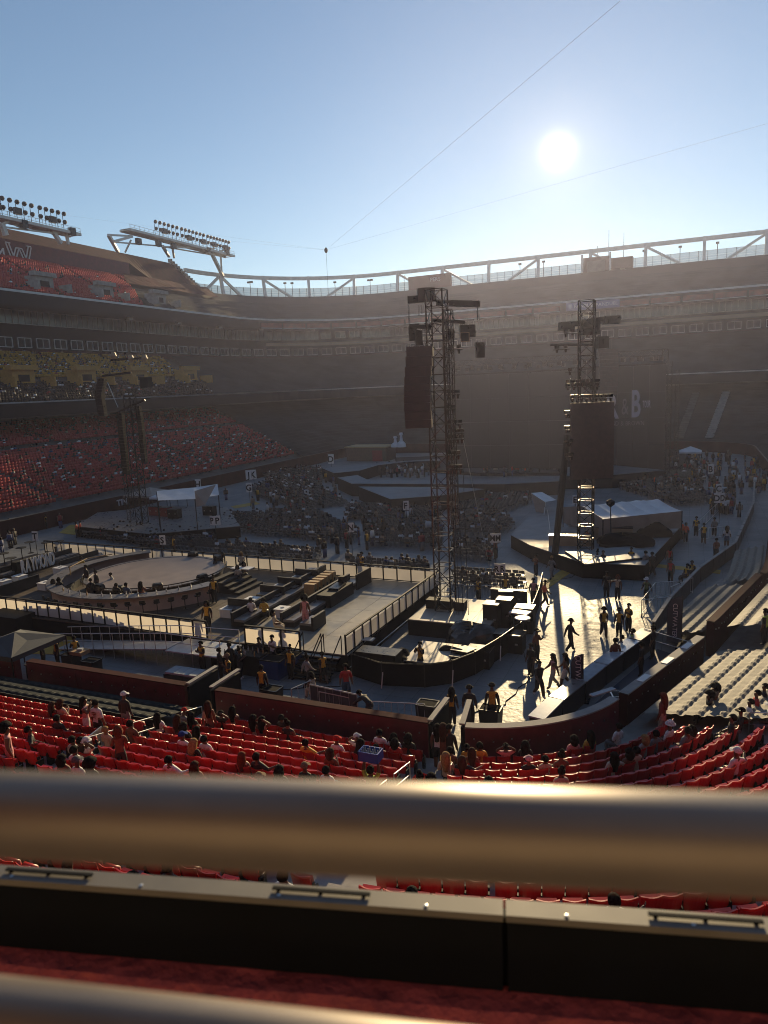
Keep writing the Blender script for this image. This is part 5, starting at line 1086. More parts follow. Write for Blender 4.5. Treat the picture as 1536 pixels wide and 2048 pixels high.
for x, y, t, l in ((70, 1072, 'T', 'white sign with letter T behind the lounge deck at the left'), (325, 1080, 'S', 'white sign with letter S behind the round bar'), (702, 1055, 'N', 'white sign with letter N in the middle seat block'), (812, 1011, 'F', 'white sign with letter F left of the near tower'), (1151, 999, 'E', 'white sign with letter E before the right screen back'),
        (396, 968, 'H', 'white sign with letter H above the left tent'), (498, 975, 'G', 'white sign with letter G beside the diagonal rows'), (497, 950, 'J', 'white sign with letter J at the far left rows'), (507, 949, 'K', 'white sign with letter K beside the J sign'), (662, 918, 'D', 'small white sign by the tan-roofed cabin'), (1422, 938, 'B', 'white sign with letter B up the right aisle'), (1438, 977, 'C', 'white sign with letter C up the right aisle')): letter_sign(x, y, t, l)
for x, y, t, l in ((430, 1041, 'PP', 'folded white sign with letters PP in the left seat rows'), (991, 1076, 'MM', 'folded white sign with letters MM in the hazy seat block'), (1000, 1137, 'RR', 'folded white sign with letters RR over the near right chairs'), (1440, 996, 'DD', 'folded white sign with letters DD up the right aisle')): letter_sign(x, y, t, l)

# ------------------------------------------------------------------ counter, flags and pens along the right
CP = [Vector((x, y, 0)) for x, y in ((-5.6, 27.7), (-5.15, 29.8), (-3.8, 34.4), (-1.9, 40.2))]
mat('counter_glass', (.40, .43, .47), .12, var=.15, scale=3)
o = thing('bar_counter', 'long black counter with shiny pale top sections beside the right floor', 'counter', CP[1])
for i, (a, b) in enumerate(zip(CP, CP[1:])):
    n = max(1, int((b - a).length / 1.9))
    for k in range(n):
        u, v = a.lerp(b, k / n + .01), a.lerp(b, (k + 1) / n - .01); MB().beam(u + Vector((0, 0, .5)), v + Vector((0, 0, .5)), .6, 1.0).obj('cabinet', 'bin_black', o)
        MB().beam(u + Vector((0, 0, 1.04)), v + Vector((0, 0, 1.04)), .72, .06).obj('top', 'counter_glass' if (i + k) % 3 != 1 else 'counter_top', o)
MB().prism([p[:2] for p in (Vector((-5.0, 27.9)), Vector((-4.4, 29.8)), Vector((-3.1, 34.4)), Vector((-1.4, 40)), Vector((.6, 38.6)), Vector((-2.7, 29.6)), Vector((-3.7, 28.0)))], .006, .012).obj('carpet', 'navy', label='dark blue carpet behind the long counter', cat='carpet', kind='structure')
BP = [Vector((x, y, 0)) for x, y in ((-1.7, 41.2), (-.95, 46.4), (.8, 54.5), (3.5, 63.4), (6.2, 84.0), (7.4, 100))]
o = thing('side_barricade', 'dark barricade with pale top rail curving up the right aisle', 'barricade', BP[1])
for a, b in zip(BP, BP[1:]):
    n = max(2, int((b - a).length / 2.4))
    for k in range(n):
        u, v = a.lerp(b, k / n + .006), a.lerp(b, (k + 1) / n - .006); MB().beam(u + Vector((0, 0, .55)), v + Vector((0, 0, .55)), .12, 1.1).obj('panel', 'bin_black', o); MB().beam(u + Vector((0, 0, 1.13)), v + Vector((0, 0, 1.13)), .2, .06).obj('top_rail', 'concrete', o)
def flag(px, py, ht, label, txt, wd=.75):
    p = G(px, py, .0); o = thing('feather_flag', label, 'flag', p, 'feather flags at the counter'); MB().tube(p, p + Vector((0, 0, ht)), .025, 6).obj('pole', 'dark_metal', o); MB().box(tuple(p + Vector((0, 0, .03))), (.6, .6, .06)).obj('base', 'black', o)
    rr = Vector((math.cos(YAW - .3), math.sin(YAW - .3), 0)); m = MB(); A_, B_ = [], []
    for i in range(15): t = i / 14; z = .5 + (ht - .5) * t; A_.append(p + Vector((0, 0, z))); B_.append(p + rr * (-wd * (1 if t < .7 else math.sqrt(max(.01, 1 - ((t - .7) / .3) ** 2)))) + Vector((0, .05 * math.sin(t * 7), z)))
    m.strip(B_, A_); m.obj('cloth', 'navy', o); up = -rr
    letters(txt, .34, p + rr * (-wd * .62) + Vector((0, 0, ht * .55)) + Vector((math.sin(YAW - .3), -math.cos(YAW - .3), 0)) * .06, (0, 0, -1), o, 'pale_print', depth=.01, up=rr)
flag(1362, 1302, 3.1, 'navy feather flag with white vertical lettering on the counter carpet', 'CUTWATER'); flag(1166, 1402, 2.3, 'navy feather flag standing at the near end of the counter', 'CUTWATER', .55)
p = G(1236, 1430); o = thing('rubbish_bin', 'square pale grey bin behind the corner wall', 'bin', p, 'bins on the floor'); MB().box((p.x, p.y, .5), (.6, .6, 1.0), .3, 0, 1.08).obj('body', 'steel', o); MB().box((p.x, p.y, 1.01), (.5, .5, .02), .3).obj('liner', 'black', o)
for i, (s, l) in enumerate(((64.2, 'white papers on the maroon wall, nearest'), (66.8, 'white papers on the maroon wall, middle'), (69.2, 'white papers on the maroon wall, farthest'))):
    q = nbp(s, -.15, 1.57); MB().box((q.x, q.y, q.z + .01), (.9, .3, .02), nbh(s)).obj('paper_sheet', 'cube_white', label=l, cat='paper', group='papers on the wall')
q = G(1205, 1415, 1.0); MB().box((q.x, q.y, 1.70), (1.3, .25, .06), .9).obj('white_tray', 'pale_box', label='white plastic lid lying on the corner wall', cat='tray')
barrier(1283, 1232, 1345, 1225, 'steel pen side nearest the long counter', n=10); barrier(1283, 1232, 1310, 1195, 'steel pen side facing the floor', n=8); barrier(1310, 1195, 1362, 1192, 'steel pen side farthest back', n=10); barrier(1340, 1205, 1385, 1185, 'steel pen at the barricade with stacked chairs', n=10)
barrier(1395, 1065, 1440, 1020, 'steel barrier up the right aisle, first', n=8); barrier(1440, 1020, 1470, 985, 'steel barrier up the right aisle, second', n=8); barrier(1405, 1080, 1450, 1075, 'steel barrier across the right aisle', n=8)
o = thing('gangway_rail', 'steel rails across the gap between the two right walls', 'handrail', nbp(71.8, .3, 0))
for z in (.6, 1.1): rail_run([nbp(71.0, -.6, z), nbp(71.6, -3.4, z)], o); rail_run([nbp(71.2, 4.6, z + .9), nbp(72.6, 6.4, z + 1.1)], o)
p = G(1440, 990, .0); o = thing('white_platform', 'white topped table up the right aisle', 'table', p); MB().box((p.x, p.y, .9), (2.6, 1.0, .08)).obj('top', 'pale_box', o)
for s in (-1, 1): MB().box((p.x + s * 1.2, p.y, .43), (.06, .9, .86)).obj('leg', 'dark_metal', o)

# cables run over the floor
rk = random.Random(33)
for i, (pts, l) in enumerate((([(690, 1372), (560, 1380), (470, 1400), (300, 1375)], 'black cable along the floor before the deck stairs'), ([(1050, 1300), (1062, 1350), (1010, 1410), (930, 1430)], 'black cable on the floor from the control fence to the right gate'), ([(1000, 1190), (1080, 1170), (1160, 1150), (1290, 1160)], 'black cable across the floor to the right platform'), ([(880, 1185), (760, 1138), (600, 1115), (430, 1100)], 'black cable behind the lounge deck'))):
    P_ = [G(x, y) for x, y in pts]; m = MB(); Q = []
    for a, b in zip(P_, P_[1:]):
        for k in range(8): Q.append(a.lerp(b, k / 8) + Vector((rk.uniform(-.12, .12), rk.uniform(-.12, .12), .02)))
    for a, b in zip(Q, Q[1:]): m.tube(a, b, .022, 5)
    m.obj('floor_cable', 'black', label=l, cat='cable', group='cables on the floor')
# ------------------------------------------------------------------ people
SKIN = {'a': (.085, .040, .024), 'b': (.14, .068, .040), 'c': (.23, .12, .075), 'd': (.36, .21, .15)}
for k_, c_ in SKIN.items(): mat('skin_' + k_, c_, .5, var=.08, scale=9)
CL = {'black': (.012, .012, .013), 'white': (.66, .65, .64), 'grey': (.16, .16, .17), 'yellow': (.62, .34, .03), 'lime': (.36, .46, .06), 'orange': (.80, .13, .05), 'red': (.42, .025, .025), 'pink': (.62, .28, .27), 'brown': (.17, .055, .03), 'tan': (.50, .40, .29),
      'blue': (.03, .05, .16), 'denim': (.06, .09, .15), 'cream': (.52, .47, .38), 'green': (.10, .15, .05), 'stripe': (.30, .29, .28), 'gold': (.55, .35, .05)}
for k_, c_ in CL.items(): mat('cloth_' + k_, c_, .75, var=.22, scale=14, bump=.35, bscale=22)
for k_, c_ in {'black': (.008, .007, .006), 'brown': (.05, .024, .014), 'blond': (.30, .19, .08), 'red': (.13, .035, .018), 'white': (.66, .65, .64), 'redcap': (.40, .02, .02), 'bluecap': (.02, .05, .22), 'pinkcap': (.6, .4, .4), 'grey': (.12, .12, .12), 'tancap': (.22, .15, .09)}.items(): mat('hair_' + k_, c_, .9, var=.3, scale=20, bump=.8, bscale=45, spec=.12)
# skeleton: name -> place and radius; x right, y forward, z up
def body(arms, legs, lean=0.0, zp=.93, twist=0.0):
    J = {}; s, c = math.sin(lean), math.cos(lean)
    up = lambda h, f=0.0: (0.0, h * s + f * c, zp + h * c - f * s)
    J['pel'] = ((0, 0, zp), .19, .15); J['wst'] = (up(.18), .175, .135); J['chs'] = (up(.38), .205, .15); J['shc'] = (up(.49), .15, .11); J['nek'] = (up(.575, .01), .066, .066)
    J['jaw'] = (up(.645, .03), .082, .092); J['hed'] = (up(.735, .015), .104, .118); J['crn'] = (up(.80, .01), .066, .078); J['nos'] = (up(.70, .115), .012, .014)
    for sd, n in ((-1, 'l'), (1, 'r')):
        a = arms[n]; b = up(.47); J['sh' + n] = ((sd * .175, b[1], b[2]), .095, .088); J['el' + n] = ((sd * a[0][0], a[0][1] + b[1], b[2] + a[0][2]), .072, .070); J['wr' + n] = ((sd * a[1][0], a[1][1] + b[1], b[2] + a[1][2]), .046, .042)
        e, w_ = Vector(J['el' + n][0]), Vector(J['wr' + n][0]); d = (w_ - e).normalized(); J['hd' + n] = (tuple(w_ + d * .085), .046, .026)
        l = legs[n]; J['hp' + n] = ((sd * .095, 0, zp - .06), .148, .145); J['kn' + n] = ((sd * l[0][0], l[0][1], l[0][2]), .105, .105); J['an' + n] = ((sd * l[1][0], l[1][1], l[1][2]), .072, .078); J['to' + n] = ((sd * l[1][0] * 1.1, l[1][1] + l[2], l[1][2] - .05), .048, .036)
    return J
BN = [('pel', 'wst', 1), ('wst', 'chs', 1), ('chs', 'shc', 1), ('shc', 'nek', 0), ('nek', 'jaw', 0), ('jaw', 'hed', 0), ('hed', 'crn', 0), ('hed', 'nos', 0)]
for n in 'lr': BN += [('shc', 'sh' + n, 1), ('sh' + n, 'el' + n, 4), ('el' + n, 'wr' + n, 5), ('wr' + n, 'hd' + n, 0), ('pel', 'hp' + n, 2), ('hp' + n, 'kn' + n, 2), ('kn' + n, 'an' + n, 6), ('an' + n, 'to' + n, 3)]
dn = {'l': ((.24, -.02, -.29), (.27, .06, -.54)), 'r': ((.24, -.02, -.29), (.27, .06, -.54))}
st_l = {'l': ((.10, .02, .50), (.105, -.01, .085), .15), 'r': ((.10, .02, .50), (.105, -.01, .085), .15)}
sit_l = {'l': ((.12, .44, .50), (.13, .42, .09), .14), 'r': ((.12, .44, .50), (.13, .42, .09), .14)}
wk_l = {'l': ((.10, .16, .51), (.10, .24, .09), .15), 'r': ((.10, .02, .49), (.10, -.30, .14), .13)}
lap = {'l': ((.25, .04, -.27), (.12, .26, -.33)), 'r': ((.25, .04, -.27), (.12, .26, -.33))}
mix = lambda a, b: {'l': a['l'], 'r': b['r']}
phone = {'l': ((.25, .06, -.27), (.10, .28, -.10)), 'r': ((.25, .06, -.27), (.10, .28, -.10))}; wide = {'l': ((.40, .0, -.14), (.58, .12, -.06)), 'r': ((.40, .0, -.14), (.58, .12, -.06))}
headup = {'l': ((.34, -.02, .12), (.16, -.10, .28)), 'r': ((.34, -.02, .12), (.16, -.10, .28))}; over = {'l': ((.27, .06, .22), (.22, .08, .50)), 'r': ((.27, .06, .22), (.22, .08, .50))}; face = {'l': ((.28, .14, -.18), (.13, .22, .08)), 'r': ((.28, .14, -.18), (.13, .22, .08))}
wk_a = {'l': ((.22, -.14, -.26), (.24, -.20, -.52)), 'r': ((.22, .10, -.27), (.22, .30, -.42))}
sit_x = {'l': ((.08, .46, .56), (-.16, .60, .42), .14), 'r': ((.12, .42, .50), (.13, .40, .09), .14)}
bend_l = {'l': ((.12, .10, .46), (.12, -.02, .085), .15), 'r': ((.12, .14, .46), (.12, .04, .085), .15)}
POSE = {'stand': body(dn, st_l), 'phone': body(phone, st_l, .03), 'talk': body(mix(phone, dn), st_l), 'walk': body(wk_a, wk_l, .05), 'reach': body(mix(dn, wide), st_l), 'hands_up': body(headup, st_l), 'carry': body(over, st_l), 'face': body(face, st_l),
        'sit': body(lap, sit_l, -.10, .53), 'sit_fwd': body(lap, sit_l, .28, .53), 'sit_up': body(headup, sit_l, -.06, .53), 'sit_wide': body(mix(lap, wide), sit_l, -.14, .53), 'sit_phone': body(phone, sit_l, .02, .53), 'sit_x': body(lap, sit_x, -.12, .53), 'crouch': body({'l': ((.26, .22, -.20), (.20, .40, -.34)), 'r': ((.26, .22, -.20), (.20, .40, -.34))}, bend_l, 1.15, .78)}
PM = {}
def pose_mesh(nm):
    if nm in PM: return PM[nm]
    J = POSE[nm]; names = list(J); ix = {n: i for i, n in enumerate(names)}
    me = bpy.data.meshes.new('skel'); me.from_pydata([J[n][0] for n in names], [(ix[a], ix[b]) for a, b, t in BN], []); ob = bpy.data.objects.new('skel', me); col.objects.link(ob)
    sk = ob.modifiers.new('s', 'SKIN'); sk.use_smooth_shade = True; sk.branch_smoothing = .6
    for i, n in enumerate(names): v = me.skin_vertices[0].data[i]; v.radius = (J[n][1], J[n][2]); v.use_root = (n == 'pel')
    sb = ob.modifiers.new('u', 'SUBSURF'); sb.levels = 1; sb.render_levels = 1
    ev = ob.evaluated_get(bpy.context.evaluated_depsgraph_get()); em = bpy.data.meshes.new_from_object(ev)
    V = [tuple(v.co) for v in em.vertices]; Fc = [tuple(p.vertices) for p in em.polygons]; bpy.data.objects.remove(ob)
    seg = [(Vector(J[a][0]), Vector(J[b][0]), t) for a, b, t in BN]; mi = []
    for f in Fc:
        c = sum((Vector(V[i]) for i in f), Vector()) / len(f); best = (9, 0)
        for a, b, t in seg:
            d = b - a; u = max(0, min(1, (c - a).dot(d) / max(1e-6, d.length_squared))); q = (c - a - d * u).length
            if q < best[0]: best = (q, t)
        mi.append(best[1])
    fm = MB(); fm.v = V; fm.f = Fc; fm.m = mi
    for sd, n in ((-1, 'l'), (1, 'r')):                 # five separate, slightly curled fingers on each hand
        w_, h_ = Vector(J['wr' + n][0]), Vector(J['hd' + n][0]); d = (h_ - w_).normalized(); sidev = d.cross(Vector((sd, 0, 0))); sidev = Vector((0, 1, 0)) if sidev.length < .1 else sidev.normalized(); curl = sidev.cross(d).normalized() * -sd
        for k_, (of, ln) in enumerate(((-.026, .062), (-.009, .074), (.009, .070), (.026, .054))):
            b = h_ + sidev * of; kk = b + d * (ln * .55) + curl * .008; tp = kk + d * (ln * .4) + curl * .022; fm.tube(b, kk, .0095, 5, 0, .009); fm.tube(kk, tp, .009, 5, 0, .006)
        b = w_ + d * .03 + sidev * -.028; kk = b + d * .03 - sidev * .028; fm.tube(b, kk, .011, 5, 0, .010); fm.tube(kk, kk + d * .035 - sidev * .006, .010, 5, 0, .007)
    res = bpy.data.meshes.new('body_' + nm); res.from_pydata(fm.v, [], fm.f); res.polygons.foreach_set('material_index', fm.m); res.polygons.foreach_set('use_smooth', [True] * len(fm.f))
    for _ in range(7): res.materials.append(M('skin_a'))
    res.update(); a, b = Vector(J['hed'][0]), Vector(J['jaw'][0]); PM[nm] = (res, a, math.atan2((Vector(J['hed'][0]) - Vector(J['shc'][0])).y, (Vector(J['hed'][0]) - Vector(J['shc'][0])).z)); return PM[nm]
def hair_mesh(kind):
    m = MB(); nu, nv = 12, 7; rr = random.Random(kind)
    def shell(rx, ry, rz_, zc, yc, t0=-.25, bump=0.0, cut=None):
        k = len(m.v)
        for j in range(nv + 1):
            t = t0 + (math.pi / 2 - t0) * j / nv
            for i in range(nu):
                a = 2 * math.pi * i / nu; x, y, z = rx * math.cos(t) * math.cos(a), ry * math.cos(t) * math.sin(a), rz_ * math.sin(t)
                if y > .035 and z < .045: z = .045 + .01 * (y - .035)             # hair line over the face
                q = 1 + rr.uniform(-bump, bump); m.v.append((x * q, y * q + yc, z * q + zc))
        for j in range(nv):
            for i in range(nu): i2 = (i + 1) % nu; m.f.append((k + j * nu + i, k + j * nu + i2, k + (j + 1) * nu + i2, k + (j + 1) * nu + i)); m.m.append(0)
    def drape(ln, wd, th=.05):
        k = len(m.v); n = 6
        for j in range(n + 1):
            t = j / n; z = .03 - ln * t; w_ = wd * (1 - .25 * t) + .02 * math.sin(t * 5)
            for x, y in ((-w_, -.02), (-w_ * .7, -.10 - .03 * math.sin(t * 3)), (0, -.125 - .02 * math.sin(t * 3)), (w_ * .7, -.10 - .03 * math.sin(t * 3)), (w_, -.02), (0, -.04)): m.v.append((x + rr.uniform(-.006, .006), y, z))
        for j in range(n):
            for i in range(6): i2 = (i + 1) % 6; m.f.append((k + j * 6 + i, k + j * 6 + i2, k + (j + 1) * 6 + i2, k + (j + 1) * 6 + i)); m.m.append(0)
        m.f.append(tuple(k + n * 6 + i for i in range(6))); m.m.append(0)
    if kind == 'short': shell(.092, .106, .108, .012, -.018, -.45, .02)
    elif kind == 'long': shell(.10, .115, .118, .012, -.02, -.5, .02); drape(.42, .115)
    elif kind == 'mid': shell(.105, .12, .125, .015, -.015, -.3, .04); drape(.2, .12)
    elif kind == 'bun': shell(.094, .108, .115, .015, -.012, -.2, .02); m.lathe([(.01, -.05), (.05, -.03), (.06, .01), (.04, .05), (.005, .065)], (0, -.06, .155), 9)
    elif kind == 'afro': shell(.165, .17, .165, .05, -.03, -.9, .07)
    elif kind == 'cap':
        shell(.098, .112, .12, .03, -.005, .02, 0); k = len(m.v); n = 8
        for j in range(2):
            for i in range(n): a = math.pi * (.12 + .76 * i / (n - 1)); r_ = (.105, .185)[j]; m.v.append((.8 * r_ * math.cos(a), r_ * math.sin(a) + .0, .055 - .02 * j))
        for i in range(n - 1): m.f.append((k + i, k + i + 1, k + n + i + 1, k + n + i)); m.m.append(0)
    elif kind == 'hat': shell(.10, .115, .12, .04, -.005, .0, 0); m.lathe([(.09, .045), (.145, .035), (.145, .045), (.09, .06)], (0, 0, 0), 16)
    me = m.mesh('hair_' + kind, ['hair_black'], smooth=True); return me
HM = {}; rpz = random.Random(77)
def fix_slots(o, mats):
    for i, m_ in enumerate(mats): o.material_slots[i].link = 'OBJECT'; o.material_slots[i].material = M(m_)
def person(pos, pose, rz, top, bot, label, skin='a', hair='short', hc='black', sleeve=1, leg=1, shoe='black', sc=1.0, group=None, cat='person', vest=False):
    me, hd, tilt = pose_mesh(pose); o = thing('person', label, cat, pos, group); o.rotation_euler = (0, 0, rz); sc = sc * rpz.uniform(.95, 1.05); o.scale = (sc * rpz.uniform(.95, 1.1), sc, sc)
    b = inst('body', me, o); sk = 'skin_' + skin; tp, bt = 'cloth_' + top, 'cloth_' + bot
    ua = tp if sleeve >= 1 else sk; fa_ = tp if sleeve >= 2 else sk
    if vest: ua = 'cloth_black'; fa_ = 'cloth_black' if sleeve >= 2 else sk
    fix_slots(b, [sk, tp, bt, 'cloth_' + shoe, ua, fa_, bt if leg else sk])
    if hair:
        if hair not in HM: HM[hair] = hair_mesh(hair)
        h = inst('cap' if hair in ('cap', 'hat') else 'hair', HM[hair], o, hd); h.rotation_euler = (-tilt, 0, 0); h.scale = (1.36, 1.34, 1.32); fix_slots(h, ['hair_' + hc])
    return o
def on_floor(px, py, pose, rz, top, bot, label, z=0.0, **k): return person(G(px, py, z), pose, rz, top, bot, label, **k)
# ---- staff and guests on the floor (feet at the pixel)
FLO = [
 (1140, 1303, 'walk', -.9, 'black', 'black', 'person in dark jacket and hat walking alone across the sunlit floor', dict(hair='hat', hc='black', sleeve=2)),
 (1107, 1376, 'walk', 2.0, 'pink', 'cream', 'person with long hair and beige trousers walking on the sunlit floor', dict(hair='long', skin='b', sleeve=0)),
 (1131, 1374, 'walk', 1.7, 'brown', 'white', 'person with long hair in pale shorts beside the counter end', dict(hair='long', sleeve=0, leg=0)),
 (1078, 1394, 'walk', -2.4, 'black', 'black', 'person in black shirt and shorts striding near the corner wall', dict(leg=0, shoe='white')),
 (1062, 1352, 'stand', 2.6, 'black', 'black', 'person in black standing by the fence shadow', dict()),
 (1073, 1322, 'talk', -2.0, 'brown', 'black', 'person in dark red top at the control fence', dict(hair='cap', hc='black')),
 (1067, 1206, 'stand', .4, 'pink', 'black', 'person in a pale pink vest beside the orange shirt', dict(hair='cap', sleeve=0, vest=True)),
 (1089, 1212, 'walk', -1.2, 'orange', 'black', 'person in bright orange shirt and cap walking past the smoke', dict(hair='cap', sleeve=1)),
 (1213, 1194, 'stand', 2.9, 'black', 'black', 'person in a long black dress at the shadow edge', dict(hair='short', sleeve=1)),
 (1235, 1200, 'reach', 3.0, 'tan', 'black', 'person with red hair and bare arms reaching out at the shadow edge', dict(hair='mid', hc='red', skin='b', sleeve=0)),
 (1293, 1205, 'walk', 2.8, 'green', 'black', 'person in olive vest with white cap by the steel pen', dict(hair='cap', hc='white', vest=True)),
 (1207, 1274, 'walk', -2.8, 'gold', 'black', 'person in dark hat and thin yellow vest at the sunlit edge', dict(hair='hat', leg=0, vest=True)),
 (1238, 1274, 'stand', 2.9, 'yellow', 'black', 'person in yellow vest, left of the pair by the pen', dict(hair='cap', vest=True)),
 (1257, 1264, 'talk', 2.6, 'yellow', 'black', 'person in yellow vest, right of the pair by the pen', dict(hair='short', vest=True)),
 (1104, 1158, 'walk', 2.6, 'grey', 'grey', 'grey figure in the smoke near the yellow strip', dict(hair='short', hc='blond')), (1072, 1152, 'phone', 2.4, 'brown', 'black', 'dim figure with raised hands in the smoke', dict()),
 (992, 1118, 'reach', 1.2, 'brown', 'black', 'dim figure pointing right, behind the RR sign', dict()), (958, 1206, 'talk', 2.5, 'yellow', 'black', 'person in yellow vest leaning on the steel barrier', dict(vest=True)), (1012, 1198, 'stand', 3.0, 'yellow', 'black', 'person in yellow vest under the RR sign', dict(vest=True, hair='mid')),
 (1341, 1164, 'stand', 2.7, 'red', 'black', 'person in dark red top at the thin yellow line', dict(hair='bun', skin='b', sleeve=0)), (1338, 1138, 'stand', .5, 'red', 'grey', 'person with bare shoulders just behind the thin yellow line', dict(hair='mid', skin='b', sleeve=0)),
 (1195, 1146, 'phone', 2.8, 'white', 'black', 'person in white top at the right platform skirt', dict(hair='bun')), (1206, 1147, 'stand', 2.9, 'black', 'grey', 'person in black beside the white top at the right platform', dict()),
 (1262, 1142, 'stand', 3.0, 'yellow', 'black', 'person in yellow vest at the right platform corner', dict(vest=True)), (1291, 1150, 'walk', .6, 'grey', 'tan', 'person with bare legs passing the right platform', dict(leg=0, skin='d', shoe='white')), (1304, 1152, 'walk', .5, 'black', 'black', 'person in black passing beside the bare legs', dict(shoe='white')),
 (1371, 1085, 'stand', .2, 'orange', 'black', 'person in orange vest with pale stripes by the tent', dict(hair='short')), (1362, 1080, 'stand', .6, 'orange', 'black', 'person in orange half hidden behind the striped orange vest', dict()), (1392, 1072, 'talk', 2.9, 'yellow', 'black', 'person in yellow vest with pale bag beyond the tent corner', dict(vest=True)), (1407, 1088, 'walk', .1, 'yellow', 'black', 'person seen from behind in yellow vest and shorts in the right aisle', dict(vest=True, leg=0)),
 (1432, 1120, 'walk', .1, 'brown', 'black', 'person in dark brown walking up the right aisle', dict(leg=0)), (1453, 1092, 'stand', .1, 'white', 'denim', 'person in white shirt with long hair in the right aisle', dict(hair='long', leg=0)), (1428, 1072, 'walk', 0, 'grey', 'black', 'person in grey top in the right aisle', dict()), (1450, 1030, 'walk', 0, 'white', 'black', 'person in white tee farther up the right aisle', dict()),
 (1387, 1155, 'sit_fwd', 2.4, 'yellow', 'black', 'seated person in yellow vest at the barricade, right', dict(vest=True)), (1372, 1166, 'sit', 2.2, 'yellow', 'black', 'seated person in yellow vest at the barricade, left', dict(vest=True)),
 (905, 1450, 'stand', .1, 'yellow', 'black', 'person with long hair and yellow vest at the right gate', dict(vest=True, hair='long')), (940, 1452, 'stand', .1, 'black', 'black', 'person in black tee with white print at the right gate', dict(hair='cap')), (985, 1448, 'stand', .3, 'yellow', 'black', 'person in yellow vest and cap behind the corner wall', dict(vest=True, hair='cap', sleeve=2)),
 (842, 1350, 'face', 2.9, 'yellow', 'black', 'person in yellow vest leaning on the control fence', dict(vest=True)),
 (407, 1345, 'phone', 2.9, 'yellow', 'black', 'person in yellow vest standing below the ramp landing', dict(vest=True)), (527, 1402, 'stand', .2, 'yellow', 'black', 'person seen from behind in yellow vest beside the rubbish bin', dict(vest=True)), (482, 1358, 'phone', -1.4, 'black', 'black', 'person in black with a rucksack at the drinks table', dict(hair='bun', shoe='white')),
 (460, 1378, 'talk', 2.6, 'yellow', 'black', 'person in yellow vest in front of the drinks table group', dict(vest=True, hair='cap', hc='tancap')), (443, 1360, 'stand', -.6, 'black', 'black', 'person in black at the left of the drinks table group', dict()), (463, 1352, 'talk', 1.2, 'black', 'black', 'person in black behind the drinks table', dict()),
 (583, 1358, 'stand', 3.0, 'yellow', 'black', 'person in yellow vest and face mask by the blue bins', dict(vest=True, hair='bun')), (648, 1368, 'walk', .9, 'yellow', 'black', 'person in yellow vest and shorts at the deck stairs', dict(vest=True, leg=0, hair='short')), (616, 1375, 'walk', -.6, 'stripe', 'black', 'person in striped top near the deck stairs', dict(hair='bun', sleeve=2)), (630, 1398, 'sit_fwd', 1.3, 'tan', 'tan', 'person with bare shoulders stooping near the deck stairs', dict(hair='mid', skin='b', sleeve=0)),
 (694, 1398, 'stand', -2.6, 'red', 'denim', 'person in red top and short skirt by the control fence', dict(hair='mid', leg=0, skin='b')), (742, 1440, 'crouch', 1.2, 'black', 'black', 'person in black bending over behind the middle wall', dict()),
 (522, 1338, 'stand', 3.0, 'black', 'black', 'person in black behind the bottle counter', dict()), (548, 1335, 'talk', 3.1, 'white', 'black', 'person in white shirt serving behind the blue bin', dict()),
 (161, 1268, 'stand', 1.4, 'gold', 'black', 'person in yellow vest standing alone by the yellow strip', dict(vest=True)), (88, 1330, 'talk', -1.0, 'black', 'black', 'person in numbered black jersey beside the canopy', dict(hair='short', sleeve=2)), (117, 1332, 'stand', 2.7, 'yellow', 'black', 'person with long hair in yellow vest beside the canopy', dict(vest=True, hair='long')), (154, 1330, 'talk', 1.2, 'yellow', 'black', 'person in yellow vest beside the cardboard tray', dict(vest=True)),
 (155, 1075, 'stand', 2.0, 'orange', 'black', 'person in orange vest on the yellow strip, left', dict()), (163, 1074, 'stand', 2.4, 'orange', 'black', 'person in orange vest on the yellow strip, right', dict()), (20, 1095, 'stand', 2.0, 'tan', 'brown', 'person in tan clothes at the far left edge', dict()), (78, 1055, 'stand', 2.6, 'yellow', 'black', 'person in yellow vest by the left covered wall', dict(vest=True)), (94, 1058, 'stand', 2.6, 'yellow', 'black', 'second yellow vest by the left covered wall', dict(vest=True)), (15, 1066, 'stand', 2.0, 'white', 'denim', 'person in white tee at the far left edge', dict()),
 (1240, 1322, 'sit', 2.0, 'grey', 'black', 'seated person in grey at the counter, left', dict()), (1262, 1308, 'sit', 1.6, 'lime', 'black', 'seated person in yellow-green vest at the counter', dict(vest=True)), (1230, 1342, 'stand', .6, 'brown', 'black', 'person in brown leaning on the counter', dict()), (1305, 1318, 'stand', 1.4, 'black', 'black', 'bartender in black behind the counter, right', dict()), (1282, 1352, 'stand', 1.4, 'black', 'black', 'bartender in black behind the counter, left', dict()),
 (1528, 1290, 'stand', 1.2, 'lime', 'black', 'person in yellow-green vest at the right edge by the pale covers', dict(vest=True)),
]
for px, py, po, rz, tp, bt, lb_, k_ in FLO: on_floor(px, py, po, rz, tp, bt, lb_, z=1.6 if px == 1528 else 0.0, **k_)
